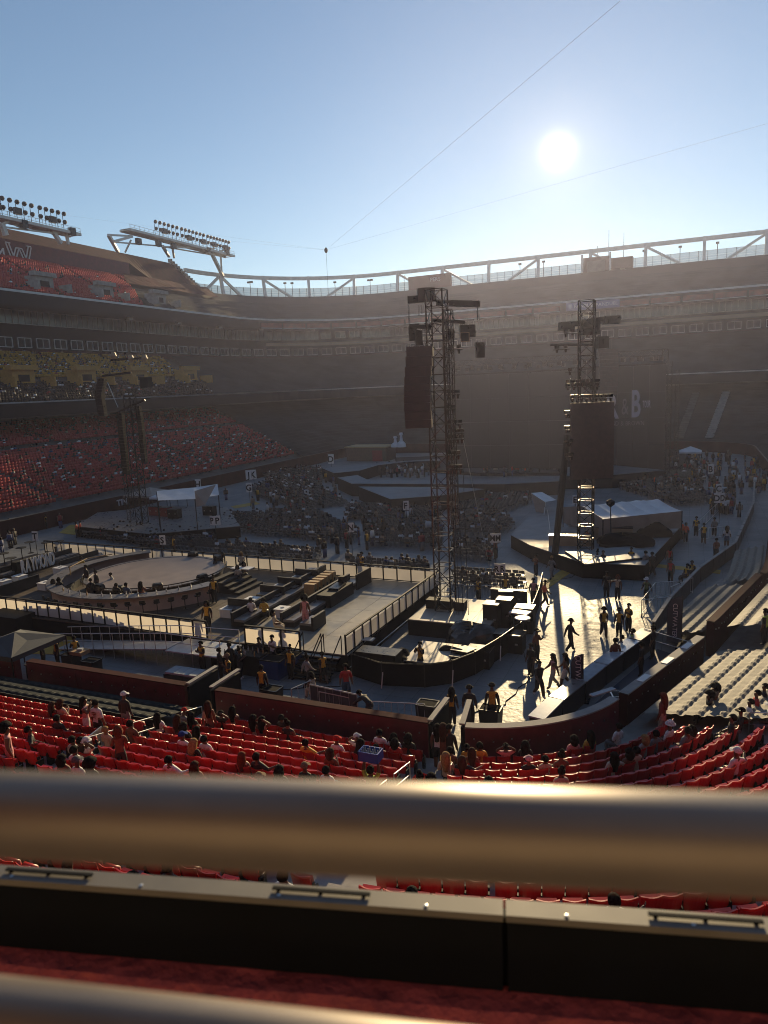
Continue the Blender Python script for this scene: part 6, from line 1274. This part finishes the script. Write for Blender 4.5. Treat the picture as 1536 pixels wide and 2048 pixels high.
# ---- on the lounge deck
DECK = [(417, 1262, 'stand', -2.9, 'yellow', 'black', 'person in yellow vest at the deck entrance by the landing', dict(vest=True, hair='long')), (430, 1205, 'stand', -2.8, 'yellow', 'black', 'person in yellow vest leaning at the right end of the round bar', dict(vest=True, hair='bun')), (612, 1252, 'stand', .2, 'pink', 'pink', 'person in pale red outfit walking on the deck beside the boxes', dict(hair='afro', skin='b', sleeve=0)),
 (505, 1238, 'sit', .2, 'white', 'black', 'person in white top and backpack sitting on the sofa', dict(hair='short')), (530, 1240, 'sit', .4, 'gold', 'black', 'person in mustard top sitting beside the backpack', dict()), (725, 1152, 'talk', 2.6, 'yellow', 'black', 'person in yellow vest at the back corner of the deck', dict(vest=True)), (552, 1268, 'sit', -1.2, 'tan', 'tan', 'person half hidden behind the deck front panels', dict(hair='mid', skin='b')),
 (186, 1205, 'stand', .7, 'black', 'black', 'person in black standing at the left of the bar front', dict()), (238, 1212, 'sit', .2, 'black', 'grey', 'person in black on a bar stool, left of the three', dict()), (258, 1214, 'sit', .1, 'denim', 'grey', 'person in denim on a bar stool, middle of the three', dict()), (288, 1212, 'sit_wide', 0, 'brown', 'denim', 'person with long hair on a bar stool, right of the three', dict(hair='long')), (110, 1196, 'sit', .9, 'black', 'brown', 'person with long hair seated at the left end of the bar', dict(hair='long')), (122, 1200, 'sit_fwd', .8, 'black', 'grey', 'person in black crouched on a stool at the left end of the bar', dict(hair='mid')),
 (176, 1178, 'stand', 2.8, 'black', 'black', 'bartender in black inside the bar, left', dict()), (196, 1190, 'stand', 2.8, 'black', 'black', 'bartender in black inside the bar front', dict()), (230, 1180, 'sit_fwd', 2.5, 'cream', 'grey', 'person in pale top bending inside the bar', dict()), (165, 1148, 'sit', 1.0, 'gold', 'black', 'person in mustard seated left of the disc', dict()),
 (430, 1148, 'sit', 2.0, 'black', 'black', 'person with long hair seated at the right of the disc, nearest', dict(hair='long')), (445, 1142, 'sit', 2.2, 'black', 'black', 'person seated at the right of the disc, second', dict(hair='mid')), (478, 1168, 'sit_x', -2.2, 'tan', 'black', 'person on a high chair at the white table right of the disc', dict(hair='long', skin='b')), (490, 1160, 'sit', -2.4, 'brown', 'grey', 'person with long hair behind the high chair', dict(hair='long')), (484, 1140, 'sit', -2.6, 'tan', 'black', 'person with blond hair at the white table', dict(hair='mid', hc='blond')), (350, 1112, 'stand', 2.6, 'yellow', 'black', 'person in yellow vest behind the disc', dict(vest=True))]
for px, py, po, rz, tp, bt, lb_, k_ in DECK:
    q = G(px, py, PZ); on_st = lb_.find('stool') > 0
    person(q + Vector((0, 0, .27 if on_st else 0)), po, rz, tp, bt, lb_, **k_)
p = G(478, 1166, PZ); o = thing('high_table', 'white high table with bottles and glasses right of the disc', 'table', p, 'dark high tables of the lounge deck'); MB().box(tuple(p + Vector((0, .6, 1.0))), (1.6, .8, .06)).obj('top', 'cube_white', o); MB().box(tuple(p + Vector((0, .6, .49))), (.1, .1, .97)).obj('pedestal', 'dark_metal', o)
# ---- the near bowl: the pixel is the middle of the head; the row follows from it
def seat_place(px, py, hz):
    best = None
    for k in range(NROW):
        off = .9 + .84 * k + (.12 if hz > 1.4 else .38); q = G(px, py, tread(k) + hz)
        i = min(range(0, len(NB), 4), key=lambda j: (NB[j][0] - q.x) ** 2 + (NB[j][1] - q.y) ** 2); x, y, h, s = NB[i]; d = (q.x - x) * math.sin(h) - (q.y - y) * math.cos(h)
        if best is None or abs(d - off) < best[0]: best = (abs(d - off), k, s, off, h)
    _, k, s, off, h = best; return nbp(s, off, tread(k)), h, k
BOWL = [
 (10, 1461, 'stand', 'pink', 'pink', 'standing person in pink dress with big afro at the left edge', dict(hair='afro', skin='b', sleeve=0), -.7), (72, 1458, 'sit_wide', 'black', 'black', 'person in black tee sprawled across seats by the left handrail', dict(), -.7), (100, 1407, 'sit', 'brown', 'tan', 'person in brown, left of the pair below the dark sheet', dict(hair='long', hc='brown'), 0), (113, 1413, 'sit_phone', 'tan', 'tan', 'person in tan, right of the pair below the dark sheet', dict(skin='b', hair='mid', hc='brown'), 0),
 (126, 1435, 'sit', 'black', 'black', 'person in black tee seated below the standing pair', dict(), 0), (155, 1410, 'face', 'pink', 'white', 'standing person in pale top and white skirt', dict(hair='long', sleeve=0, leg=0, skin='b'), -.9), (189, 1409, 'stand', 'white', 'black', 'standing person in white tee with printed back on the left stairs', dict(leg=0, skin='b'), 0), (246, 1396, 'stand', 'black', 'grey', 'standing person in black hoodie and white cap by the left gate', dict(hair='cap', hc='white', sleeve=2), 0),
 (225, 1451, 'sit', 'tan', 'black', 'seated person with blond hair below the black hoodie', dict(hc='blond', skin='c'), 0), (254, 1454, 'sit', 'brown', 'black', 'seated person with bare shoulders right of the blond head', dict(sleeve=0), 0), (229, 1473, 'phone', 'brown', 'black', 'standing person with bare back in black leggings', dict(hair='mid', hc='red', sleeve=0, skin='b'), .8), (151, 1475, 'sit', 'stripe', 'black', 'seated person in striped shirt by the grey barrier panel', dict(), 0), (159, 1487, 'sit', 'black', 'black', 'seated person in black tee below the striped shirt', dict(), 0), (180, 1478, 'sit_up', 'white', 'grey', 'seated person in white with bucket hat', dict(hair='hat', hc='white'), 0),
 (142, 1505, 'sit', 'white', 'black', 'seated person in patterned white tee in the lower left rows', dict(), 0), (115, 1521, 'sit', 'brown', 'black', 'seated person with bare shoulders just above the rail, left', dict(hair='mid', sleeve=0), 0), (150, 1525, 'sit', 'white', 'black', 'seated person in grey cap and white tee just above the rail', dict(hair='cap', hc='grey'), 0), (180, 1533, 'sit', 'black', 'black', 'seated person with big black hair just above the rail', dict(hair='afro'), 0), (332, 1522, 'sit_wide', 'white', 'black', 'seated person in white long sleeves stretched right', dict(sleeve=2), 0), (395, 1530, 'sit', 'brown', 'brown', 'seated person with long brown hair just above the rail', dict(hair='long', hc='brown', sleeve=2), 0),
 (320, 1429, 'sit', 'white', 'black', 'seated person in white, first right of the left gate', dict(hair='long'), 0), (355, 1426, 'sit_fwd', 'grey', 'black', 'seated person in red cap near the left gate', dict(hair='cap', hc='redcap'), 0), (357, 1440, 'sit', 'brown', 'black', 'seated person with long brown hair under the red cap', dict(hair='long', hc='brown'), 0), (390, 1428, 'sit', 'black', 'black', 'seated person with long black hair at the middle wall end', dict(hair='long'), 0), (359, 1470, 'sit', 'white', 'black', 'seated person in blue cap and white tee', dict(hair='cap', hc='bluecap'), 0), (377, 1452, 'sit', 'black', 'black', 'seated person with dark curls right of the red cap', dict(hair='mid'), 0), (386, 1463, 'sit', 'white', 'black', 'seated person in white with long braids', dict(hair='long'), 0), (367, 1494, 'sit_fwd', 'black', 'black', 'seated person with long blond hair leaning forward', dict(hair='long', hc='blond', skin='c'), 0), (399, 1482, 'sit', 'white', 'black', 'seated person in white beside the standing pair', dict(skin='a'), 0),
 (420, 1408, 'talk', 'brown', 'brown', 'standing person in patterned brown outfit, nearer of the pair', dict(hair='long', hc='brown', sleeve=0, skin='b'), .4), (412, 1412, 'stand', 'tan', 'black', 'standing person with long hair, farther of the pair', dict(hair='long', skin='b'), .6), (444, 1423, 'sit_up', 'black', 'black', 'seated person in black with arms raised near the middle wall', dict(), 0), (467, 1420, 'sit_x', 'tan', 'black', 'seated person with long black hair and raised foot', dict(hair='long', skin='b', sleeve=0, shoe='white'), 0), (507, 1441, 'sit', 'tan', 'black', 'seated person with long hair, left of the row of four', dict(hair='long', sleeve=0, skin='b'), 0), (529, 1441, 'sit_up', 'tan', 'black', 'seated person touching long hair, second of the row of four', dict(hair='long', sleeve=0, skin='b'), 0), (560, 1439, 'sit', 'black', 'black', 'seated person in black tee, third of the row of four', dict(), 0), (578, 1450, 'sit_x', 'black', 'black', 'seated person with hair up, last of the row of four', dict(hair='bun', sleeve=0, skin='b', shoe='white'), 0),
 (608, 1487, 'sit_wide', 'yellow', 'yellow', 'seated person in yellow tee in the middle rows', dict(), 0), (678, 1477, 'sit', 'white', 'pink', 'seated person in red cap and pale top', dict(hair='cap', hc='redcap'), 0), (712, 1468, 'sit_up', 'white', 'grey', 'seated person in white with hands behind the head', dict(hair='cap', hc='white', skin='b'), 0), (733, 1482, 'sit', 'black', 'black', 'seated person with long black hair right of the raised arms', dict(hair='long'), 0), (769, 1458, 'sit', 'white', 'black', 'seated person in white high up by the right stairs', dict(), 0), (759, 1487, 'sit', 'red', 'black', 'seated person in red shirt above the blue crate', dict(hair='mid'), 0), (793, 1471, 'sit', 'white', 'black', 'seated person with black hair beside the right stairs', dict(hair='long'), 0), (790, 1490, 'sit', 'red', 'black', 'seated person in red beside the right stairs', dict(hair='mid', sleeve=1), 0), (815, 1475, 'sit', 'black', 'black', 'seated person in black at the right gate wall end', dict(hair='mid'), 0),
 (487, 1511, 'sit', 'tan', 'black', 'seated person with very long red-brown hair', dict(hair='long', hc='red', sleeve=0, skin='c'), 0), (521, 1513, 'sit_wide', 'black', 'black', 'seated person in black tee beside the red-brown hair', dict(shoe='white'), 0), (653, 1513, 'sit_phone', 'brown', 'black', 'seated person holding up a phone', dict(hair='mid', hc='brown', skin='b'), 0), (608, 1537, 'sit', 'black', 'black', 'seated person in tan cap and printed shirt above the rail', dict(hair='cap', hc='tancap'), 0), (570, 1540, 'sit', 'black', 'black', 'seated person with big black hair above the rail, centre', dict(hair='mid'), 0), (652, 1539, 'sit_x', 'white', 'white', 'seated person in white above the rail, centre', dict(), 0), (630, 1550, 'sit', 'black', 'black', 'seated person mostly hidden by the rail, centre', dict(), 0), (517, 1552, 'sit', 'tan', 'tan', 'seated person in beige cap at the rail edge', dict(hair='cap', hc='tancap'), 0),
 (747, 1537, 'carry', 'lime', 'black', 'vendor in yellow-green numbered vest carrying a blue crate', dict(vest=False, sleeve=1), 0),
 (884, 1448, 'stand', 'white', 'black', 'person in white tank top and black shorts on the right stairs', dict(hair='long', sleeve=0, leg=0, skin='b'), 0), (900, 1436, 'stand', 'brown', 'brown', 'person with very long hair walking up at the right gate', dict(hair='long', hc='brown'), 0), (912, 1418, 'stand', 'black', 'black', 'person in black with cap in the right gate passage', dict(hair='cap'), 0), (934, 1470, 'sit', 'yellow', 'black', 'seated person in yellow shirt at the corner wall, left', dict(), 0), (958, 1477, 'sit', 'yellow', 'black', 'seated person in yellow shirt with a strap, right of the pair', dict(), 0), (1012, 1483, 'sit_up', 'pink', 'black', 'seated person in pale pink below the corner wall', dict(), 0), (1039, 1480, 'sit', 'black', 'black', 'seated person with black hair right of the pale pink', dict(hair='long'), 0), (1123, 1462, 'sit', 'pink', 'pink', 'seated person in pink hoodie below the corner wall', dict(sleeve=2, hair='mid'), 0), (1163, 1462, 'sit', 'gold', 'black', 'seated person in yellow below the corner wall, far right', dict(hair='long'), 0),
 (905, 1496, 'sit', 'brown', 'black', 'seated person with bare shoulders first right of the stairs', dict(sleeve=0), 0), (938, 1497, 'sit', 'brown', 'black', 'seated person with long brown hair behind the yellow pair', dict(hair='long', hc='brown'), 0), (890, 1516, 'sit', 'tan', 'black', 'seated person with long blond hair beside the right stairs', dict(hair='long', hc='blond', skin='c'), 0), (924, 1514, 'sit_wide', 'black', 'black', 'seated person in black with fair long hair', dict(hair='long', hc='brown', skin='c'), 0), (1054, 1516, 'sit', 'black', 'black', 'seated person in pale pink cap and black top', dict(hair='cap', hc='pinkcap', skin='b'), 0), (1088, 1512, 'sit', 'tan', 'black', 'seated person in patterned tan shirt', dict(), 0), (1127, 1509, 'sit', 'brown', 'brown', 'seated person with hair up and bare shoulders', dict(hair='bun', sleeve=0, skin='b'), 0), (1129, 1538, 'sit', 'tan', 'black', 'seated person in floral shirt in the lower right rows', dict(hair='bun'), 0),
 (1224, 1517, 'sit_wide', 'cream', 'black', 'seated person with long black hair and pale top, right rows', dict(hair='long', skin='b'), 0), (1257, 1511, 'sit', 'brown', 'black', 'seated person with big dark hair beside the pale top', dict(hair='mid'), 0), (1266, 1491, 'sit', 'tan', 'black', 'seated person with bare shoulders above the big dark hair', dict(skin='b', sleeve=0), 0), (1296, 1479, 'sit', 'stripe', 'black', 'seated person in striped shirt with blond hair', dict(hair='mid', hc='blond', skin='b'), 0), (1316, 1473, 'sit', 'grey', 'black', 'seated person in grey beside the striped shirt', dict(), 0), (1360, 1457, 'sit_wide', 'grey', 'grey', 'seated person lounging in grey, right rows', dict(), 0), (1378, 1452, 'sit', 'black', 'black', 'seated person with dark hair at the end of the row', dict(hair='mid'), 0), (1490, 1508, 'sit_wide', 'white', 'grey', 'seated person in white tee with cap at the far right', dict(hair='cap', hc='white'), 0),
 (830, 1560, 'sit', 'white', 'black', 'seated person holding the open red fan', dict(hair='bun'), 0), (872, 1566, 'sit', 'grey', 'black', 'seated person with long dark hair right of the red fan', dict(hair='long'), 0), (975, 1572, 'sit', 'black', 'black', 'seated person at the rail edge below the middle right rows', dict(hair='mid'), 0),
 (1336, 1402, 'stand', 'brown', 'tan', 'standing person with long curly hair by the pale cover', dict(hair='long', hc='red', skin='b'), 0), (1405, 1388, 'sit_up', 'black', 'black', 'person in black shading with a hand fan before the pale cover', dict(hair='afro'), .5), (1436, 1382, 'sit_up', 'brown', 'brown', 'person with round black fan at the right', dict(hair='afro', skin='b'), .5), (1478, 1400, 'sit', 'white', 'red', 'seated person in white and red at the right edge rows', dict(), .5), (1500, 1385, 'sit', 'red', 'black', 'seated person in red floral top at the right edge', dict(skin='b'), .5), (1520, 1372, 'sit', 'black', 'black', 'seated person in black at the right edge, upper', dict(), .5), (1495, 1425, 'sit', 'black', 'grey', 'seated person in black cap at the right edge', dict(hair='cap'), .5), (1525, 1410, 'sit', 'white', 'grey', 'seated person in white cap at the right edge', dict(hair='cap', hc='white'), .5), (1460, 1440, 'sit', 'black', 'black', 'seated person in black with glints at the aisle end', dict(), .4), (1245, 1455, 'sit', 'white', 'grey', 'seated person bowed behind the corner wall', dict(), 0), (1330, 1445, 'sit', 'white', 'black', 'seated person in pale hat behind the corner wall', dict(hair='hat', hc='white'), 0),
 (125, 1733, 'sit', 'black', 'black', 'seated head showing below the rail at the left', dict(), 0), (290, 1746, 'sit', 'brown', 'black', 'seated dark head below the rail, left of centre', dict(hair='mid'), 0), (328, 1748, 'sit', 'black', 'black', 'seated dark head beside it below the rail', dict(), 0), (585, 1765, 'sit', 'white', 'black', 'seated person in white below the rail', dict(skin='b'), 0), (848, 1780, 'sit', 'brown', 'black', 'seated head below the rail near the centre', dict(), 0), (1200, 1798, 'sit_wide', 'white', 'black', 'seated person in white below the rail at the right', dict(), 0)]
for px, py, po, tp, bt, lb_, k_, turn in BOWL:
    sit = po.startswith('sit'); p, h, k = seat_place(px, py, 1.22 if sit else 1.62); o = person(p + Vector((0, 0, -.03 if sit else 0)), po, h + turn, tp, bt, lb_, **k_)
    if 'fan' in lb_ and 'red fan' in lb_ and 'holding' in lb_:
        f = thing('hand_fan', 'open pleated red hand fan held up in the near rows', 'fan', p + Vector((.15, .1, 1.05))); c = p + Vector((.12, -.05, .98)); m = MB(); n = 18
        pts = [c + Vector((.42 * math.cos(R(-8 + 196 * i / n)) , .015 * (i % 2), .42 * math.sin(R(-8 + 196 * i / n)))) for i in range(n + 1)]
        for a, b in zip(pts, pts[1:]): m.face([c, a, b])
        mat('fan_red', (.62, .03, .03), .6, var=.1); m.obj('leaf', 'fan_red', f)
        for i in range(0, n + 1, 2): MB().tube(c, pts[i] * .92 + c * .08 + Vector((0, -.012, 0)), .006, 4).obj('rib', 'black', f)
    if 'carrying' in lb_:
        c = p + Vector((0, .08, 1.98)); f = thing('drinks_crate', 'blue plastic crate of bottles held overhead by the vendor', 'crate', c)
        mat('crate_blue', (.01, .07, .36), .4, var=.1)
        for a, b, e, g in ((0, .2, .62, .03), (0, -.2, .62, .03), (.31, 0, .03, .43), (-.31, 0, .03, .43)): MB().box((c.x + a, c.y + b, c.z + .15), (e, g, .3)).obj('side', 'crate_blue', f)
        MB().box((c.x, c.y, c.z + .015), (.6, .4, .03)).obj('base', 'crate_blue', f)
        for i in range(12): MB().lathe([(.035, 0), (.035, .18), (.014, .24), (.014, .28)], (c.x - .24 + .16 * (i % 4), c.y - .13 + .13 * (i // 4), c.z + .05), 6).obj('bottle', 'pale_box', f)
        letters('152', .16, p + Vector((0, -.135, 1.2)), (1, 0, 0), o, 'cloth_black', depth=.01, bold=.006)
    if 'printed back' in lb_:
        rr = Vector((math.cos(h), math.sin(h), 0))
        for dz in (1.33, 1.26, 1.20, 1.12): MB().box(tuple(p + Vector((math.sin(h), -math.cos(h), 0)) * .125 + Vector((0, 0, dz))), (.22 if dz > 1.2 else .12, .012, .03), h).obj('print', 'cloth_brown', o)
# ---- folding chairs on the floor
FC = MB(); FC.box((0, 0, .44), (.42, .40, .03)); FC.box((0, -.21, .74), (.42, .03, .26), 0, 0, 1, .12)
for s in (-1, 1): FC.beam((s * .2, .2, 0), (s * .2, -.24, .86), .03, .03, 1); FC.beam((s * .19, -.24, 0), (s * .19, .14, .45), .03, .03, 1)
mat('chair_grey', (.085, .08, .075), .4, var=.2, scale=3); mat('chair_steel', (.16, .155, .15), .35, .5, var=.2)
fcs = MB().box((0, 0, .44), (.42, .40, .03)).mesh('seat', ['chair_grey']); fcb = MB().box((0, -.21, .74), (.42, .03, .26), 0, 0, 1, .12).mesh('backrest', ['chair_grey'])
fl = MB()
for s in (-1, 1): fl.beam((s * .2, .2, 0), (s * .2, -.24, .86), .03, .03); fl.beam((s * .19, -.24, 0), (s * .19, .14, .45), .03, .03)
fcl = [MB().beam((s * .2, .2, 0), (s * .2, -.24, .86), .03, .03).beam((s * .19, -.24, 0), (s * .19, .14, .45), .03, .03).mesh('side_frame', ['chair_steel']) for s in (-1, 1)]
chairs = []
def block(quad, ang, name, rowd=.92, pitch=.50, gaps=()):
    Q = [G(x, y) for x, y in quad]; c = sum(Q, Vector()) / len(Q); d = Vector((math.cos(ang), math.sin(ang), 0)); n = Vector((-math.sin(ang), math.cos(ang), 0))
    U = [(q - c).dot(d) for q in Q]; V = [(q - c).dot(n) for q in Q]
    def inside(p):
        r_ = False; j = len(Q) - 1
        for i in range(len(Q)):
            if (Q[i].y > p.y) != (Q[j].y > p.y) and p.x < (Q[j].x - Q[i].x) * (p.y - Q[i].y) / (Q[j].y - Q[i].y) + Q[i].x: r_ = not r_
            j = i
        return r_
    row = 0; v = min(V)
    while v < max(V):
        u = min(U)
        while u < max(U):
            p = c + d * u + n * v
            if inside(p): chairs.append((p.x + rc.uniform(-.03, .03), p.y + rc.uniform(-.03, .03), ang + rc.uniform(-.05, .05), name, row))
            u += pitch
        v += rowd; row += 1
block([(155, 1074), (255, 1062), (420, 1072), (440, 1112), (300, 1098)], -.05, 'behind the letter S sign')
block([(425, 1096), (640, 1108), (640, 1122), (440, 1112)], -.05, 'directly behind the lounge deck railing')
block([(690, 1128), (860, 1140), (860, 1152), (720, 1144)], -.05, 'behind the deck corner')
block([(470, 1068), (700, 1090), (720, 1072), (640, 1030), (545, 1026)], 0, 'left of the letter N sign')
block([(735, 1092), (880, 1104), (890, 1062), (760, 1042), (735, 1060)], 0, 'right of the letter N sign')
block([(690, 1042), (800, 1038), (880, 1058), (880, 1020), (700, 1015)], .05, 'below the letter F sign')
block([(390, 1055), (470, 1062), (530, 1032), (450, 1035)], 0, 'beside the letters PP sign')
block([(905, 1152), (1050, 1158), (1055, 1186), (905, 1180)], 0, 'under the letters RR sign')
block([(905, 1082), (985, 1094), (985, 1128), (905, 1125)], 0, 'beside the letters MM sign')
block([(905, 1035), (1010, 1030), (1030, 1058), (985, 1080), (905, 1072)], .1, 'between the two delay towers')
block([(500, 980), (560, 958), (640, 965), (655, 990), (700, 1012), (600, 1022), (520, 1000)], -.75, 'in the diagonal rows by the letter G sign')
block([(520, 955), (620, 938), (660, 950), (640, 962), (560, 960)], -.75, 'in the farthest diagonal rows')
block([(900, 1005), (1060, 985), (1060, 1010), (1000, 1028), (905, 1030)], .15, 'before the front stage wing')
block([(1235, 978), (1300, 960), (1400, 975), (1415, 1010), (1360, 1015), (1290, 995)], .25, 'beyond the right tent'); block([(1230, 955), (1400, 945), (1410, 968), (1300, 958)], .25, 'below the right stage wing')
chairs = [c for c in chairs if proj((c[0], c[1], .5))[2] > 1]
chairs.sort(key=lambda c: proj((c[0], c[1], .5))[2]); near, far = chairs[:300], chairs[300:]
ch_no = {}; _rows = {}
for c in sorted(chairs, key=lambda q: q[0]): _rows.setdefault((c[3], c[4]), []).append(c); ch_no[(c[0], c[1])] = len(_rows[(c[3], c[4])])
for x, y, a, nm, row in near:
    o = thing('folding_chair', 'grey folding chair, %s row %s, %s from the left' % (ORD[min(row, 18)], nm, nth(ch_no[(x, y)])), 'chair', (x, y, 0), 'folding chairs on the floor'); o.rotation_euler = (0, 0, a)
    inst('seat', fcs, o); inst('backrest', fcb, o); inst('side_frame', fcl[0], o); inst('side_frame', fcl[1], o)
stuff('folding_chairs', FC, [(x, y, 0, a, 1.0, None) for x, y, a, nm, row in far], ['chair_grey', 'chair_steel'], 'farther rows of grey folding chairs across the floor', 'chairs')
# people among those chairs, and standing far off
pst = MB(); pst.box((0, 0, 1.15), (.42, .24, .58), 0, 0, .85); pst.box((0, .01, 1.60), (.17, .20, .24), 0, 1, .8); pst.box((-.1, 0, .44), (.16, .18, .86), 0, 2); pst.box((.1, 0, .44), (.16, .18, .86), 0, 2); pst.box((-.27, .05, 1.10), (.09, .12, .58), 0, 3); pst.box((.27, .05, 1.10), (.09, .12, .58), 0, 3); pst.box((0, -.02, 1.68), (.19, .20, .14), 0, 4, .7)
occ = rc.sample(range(len(chairs)), 420); clus = [chairs[i] for i in occ[:40]]; pl = []
for i in occ[40:]: pl.append(chairs[i])
for c in clus:
    for d in sorted(chairs, key=lambda q: (q[0] - c[0]) ** 2 + (q[1] - c[1]) ** 2)[1:rc.randint(3, 7)]: pl.append(d)
pl = list(dict.fromkeys(pl))
stuff('crowd', ps, [(x, y, -.02, a + rc.uniform(-.4, .4), rc.uniform(.93, 1.05), outfit()) for x, y, a, nm, row in pl], CR, 'small groups of people seated on the floor chairs', 'crowd')
def stand_crowd(quads, label, staff=.1):
    L = []
    for quad, n in quads:
        Q = [G(x, y) for x, y in quad]
        for _ in range(n):
            u, v = rc.random(), rc.random(); p = Q[0].lerp(Q[1], u).lerp(Q[3].lerp(Q[2], u), v); t = outfit()
            if rc.random() < staff: t = (rc.choice([9, 9, 9, 10]), t[1], 1, 1, 8)
            L.append((p.x, p.y, 0, rc.uniform(-3, 3), rc.uniform(.94, 1.05), t))
    stuff('crowd', pst, L, CR, label, 'crowd')
stand_crowd([([(1320, 925), (1460, 915), (1490, 965), (1390, 970)], 60), ([(1400, 970), (1490, 965), (1480, 1035), (1420, 1030)], 34), ([(1480, 930), (1536, 925), (1536, 985), (1500, 990)], 24)], 'crowd of standing people far up the right aisle')
stand_crowd([([(745, 944), (870, 935), (870, 956), (745, 956)], 46), ([(960, 935), (1130, 925), (1130, 950), (970, 955)], 90)], 'people standing packed between the stage wings', .05)
stand_crowd([([(450, 1000), (660, 940), (700, 1010), (540, 1040)], 34), ([(620, 1060), (880, 1030), (880, 1110), (640, 1115)], 30), ([(1240, 965), (1400, 960), (1400, 1000), (1260, 985)], 24), ([(0, 1060), (140, 1040), (140, 1090), (0, 1110)], 8)], 'people standing here and there among the floor rows')
# ------------------------------------------------------------------ where the viewer stands: rails, board backs, terrace
mat('rail_steel', (.24, .205, .175), .44, .5, var=.12, scale=9); mat('board_top', (.15, .14, .125), .6, .1, var=.12, scale=10); mat('board_black', (.0035, .005, .009), .8, var=.3, scale=6, spec=.15); mat('curb_red', (.42, .075, .065), .6, var=.3, scale=12, bump=.6, bscale=30)
def fore_rail(p0, p1, r, label):
    d = (p1 - p0); a, b = p0 - d * 1.2, p1 + d * 1.2; o = MB().tube(a, b, r, 40).obj('guard_rail', 'rail_steel', label=label, cat='rail', group='steel guard rails before the viewer', smooth=True); return o
fore_rail(AD(0, 1627, .41), AD(1536, 1690, .345), .0235, 'thick out-of-focus steel guard rail across the picture'); fore_rail(AD(0, 2040, .47), AD(1536, 2225, .40), .0245, 'lower out-of-focus steel guard rail in the bottom left corner')
TA, TB = AD(0, 1767, 1.25), AD(1536, 1858, 1.05); TB.z = TA.z = (TA.z + TB.z) / 2
ax = (TB - TA).normalized(); nrm = Vector((-ax.y, ax.x, 0)).normalized(); nrm = nrm if nrm.y > 0 else -nrm
def solve_s(px, z):
    return min((i * .002 for i in range(-1500, 2500)), key=lambda t: abs(proj(TA + ax * t)[0] - px))
sj = solve_s(1008, TA.z)
for i, (s0, s1, l) in enumerate(((sj - 3.4, sj - .002, 'dark display board back with pale metal top, left of the joint'), (sj + .002, sj + 2.6, 'dark display board back with pale metal top, right of the joint'))):
    a, b = TA + ax * s0, TA + ax * s1; c = (a + b) / 2; o = thing('display_board', l, 'board', (c.x, c.y, c.z - .4), 'display board backs along the parapet'); an = math.atan2(ax.y, ax.x)
    MB().box(tuple(c + nrm * .018 + Vector((0, 0, -.006))), (s1 - s0, .036, .012), an).obj('top_plate', 'board_top', o); MB().box(tuple(c + nrm * .019 + Vector((0, 0, -.165))), (s1 - s0 - .004, .033, .30), an).obj('back_panel', 'board_black', o)
    k = 0
    for hp in ((85, 635) if i == 0 else (1418,)):
        t = solve_s(hp, TA.z); q = TA + ax * t + nrm * .020
        for dx in (-.072, 0, .072): MB().box(tuple(q + ax * dx + Vector((0, 0, .0015))), (.006, .007, .003), an).obj('handle_foot', 'board_black', o)
        MB().box(tuple(q + Vector((0, 0, .0045))), (.165, .007, .003), an).obj('handle', 'board_black', o)
    for j in range(14):
        q = a + ax * ((s1 - s0) * (j + .5) / 14) + nrm * .008; MB().lathe([(.0028, 0), (.0035, .001), (.001, .0015)], q + Vector((0, 0, .0005)), 8).obj('screw', 'steel', o)
q = TA + ax * sj + nrm * .03 + Vector((0, 0, -.17)); MB().box(tuple(q), (.05, .02, .30), math.atan2(ax.y, ax.x)).obj('joint_shade_filler', 'board_black', o)  # black filler added so the gap at the joint reads as shade
zc = TA.z - .138; CA, CB = Vector((TA.x, TA.y, zc)), Vector((TB.x, TB.y, zc)); c = (CA + CB) / 2; dv = ax; nv = nrm; m = MB(); n = 90; L = 6.0; rr = random.Random(6)
def curb_line(off, dz, j): return [c + dv * (L * (i / n - .5)) + nv * (off + rr.uniform(-j, j)) + Vector((0, 0, dz + rr.uniform(-j, j))) for i in range(n + 1)]
prof = [curb_line(-.062, -.6, 0), curb_line(-.06, -.03, .002), curb_line(-.052, -.008, .002), curb_line(-.036, .0, .0015), curb_line(.012, .0, .0005)]
for A_, B_ in zip(prof, prof[1:]): m.strip(A_, B_)
m.obj('parapet_curb', 'curb_red', label='rough dark red parapet edge below the display boards', cat='parapet', smooth=False)
mat('terrace', (.40, .33, .25), .8, var=.2, scale=2, bump=.3, bscale=20)
m = MB(); m.box((0, -2.6, H - 2.0), (24, 5.4, .5), .35); m.obj('terrace', 'terrace', label='concrete terrace the viewer stands on', cat='terrace', kind='structure')
m = MB(); m.box((1.6, -6.2, H + .4), (24, .5, 5.4), .35); m.obj('terrace_wall', 'terrace', label='pale wall behind the viewer', cat='wall', kind='structure')
# ------------------------------------------------------------------ thin scattering air, added mainly to stand in for lens glare
hz = MB(); hz.box((-30, 85, 28.2), (280, 330, 58.0))
hm = bpy.data.materials.new('haze'); hm.use_nodes = True; t = hm.node_tree; t.nodes.clear(); oo = t.nodes.new('ShaderNodeOutputMaterial'); pv = t.nodes.new('ShaderNodeVolumePrincipled')
pv.inputs['Color'].default_value = (.64, .67, 1.0, 1); pv.inputs['Density'].default_value = .00032; pv.inputs['Anisotropy'].default_value = .68; t.links.new(pv.outputs[0], oo.inputs['Volume']); MATS['haze'] = hm
hz.obj('haze', 'haze', label='thin hazy air filling the stadium', cat='haze', kind='stuff')
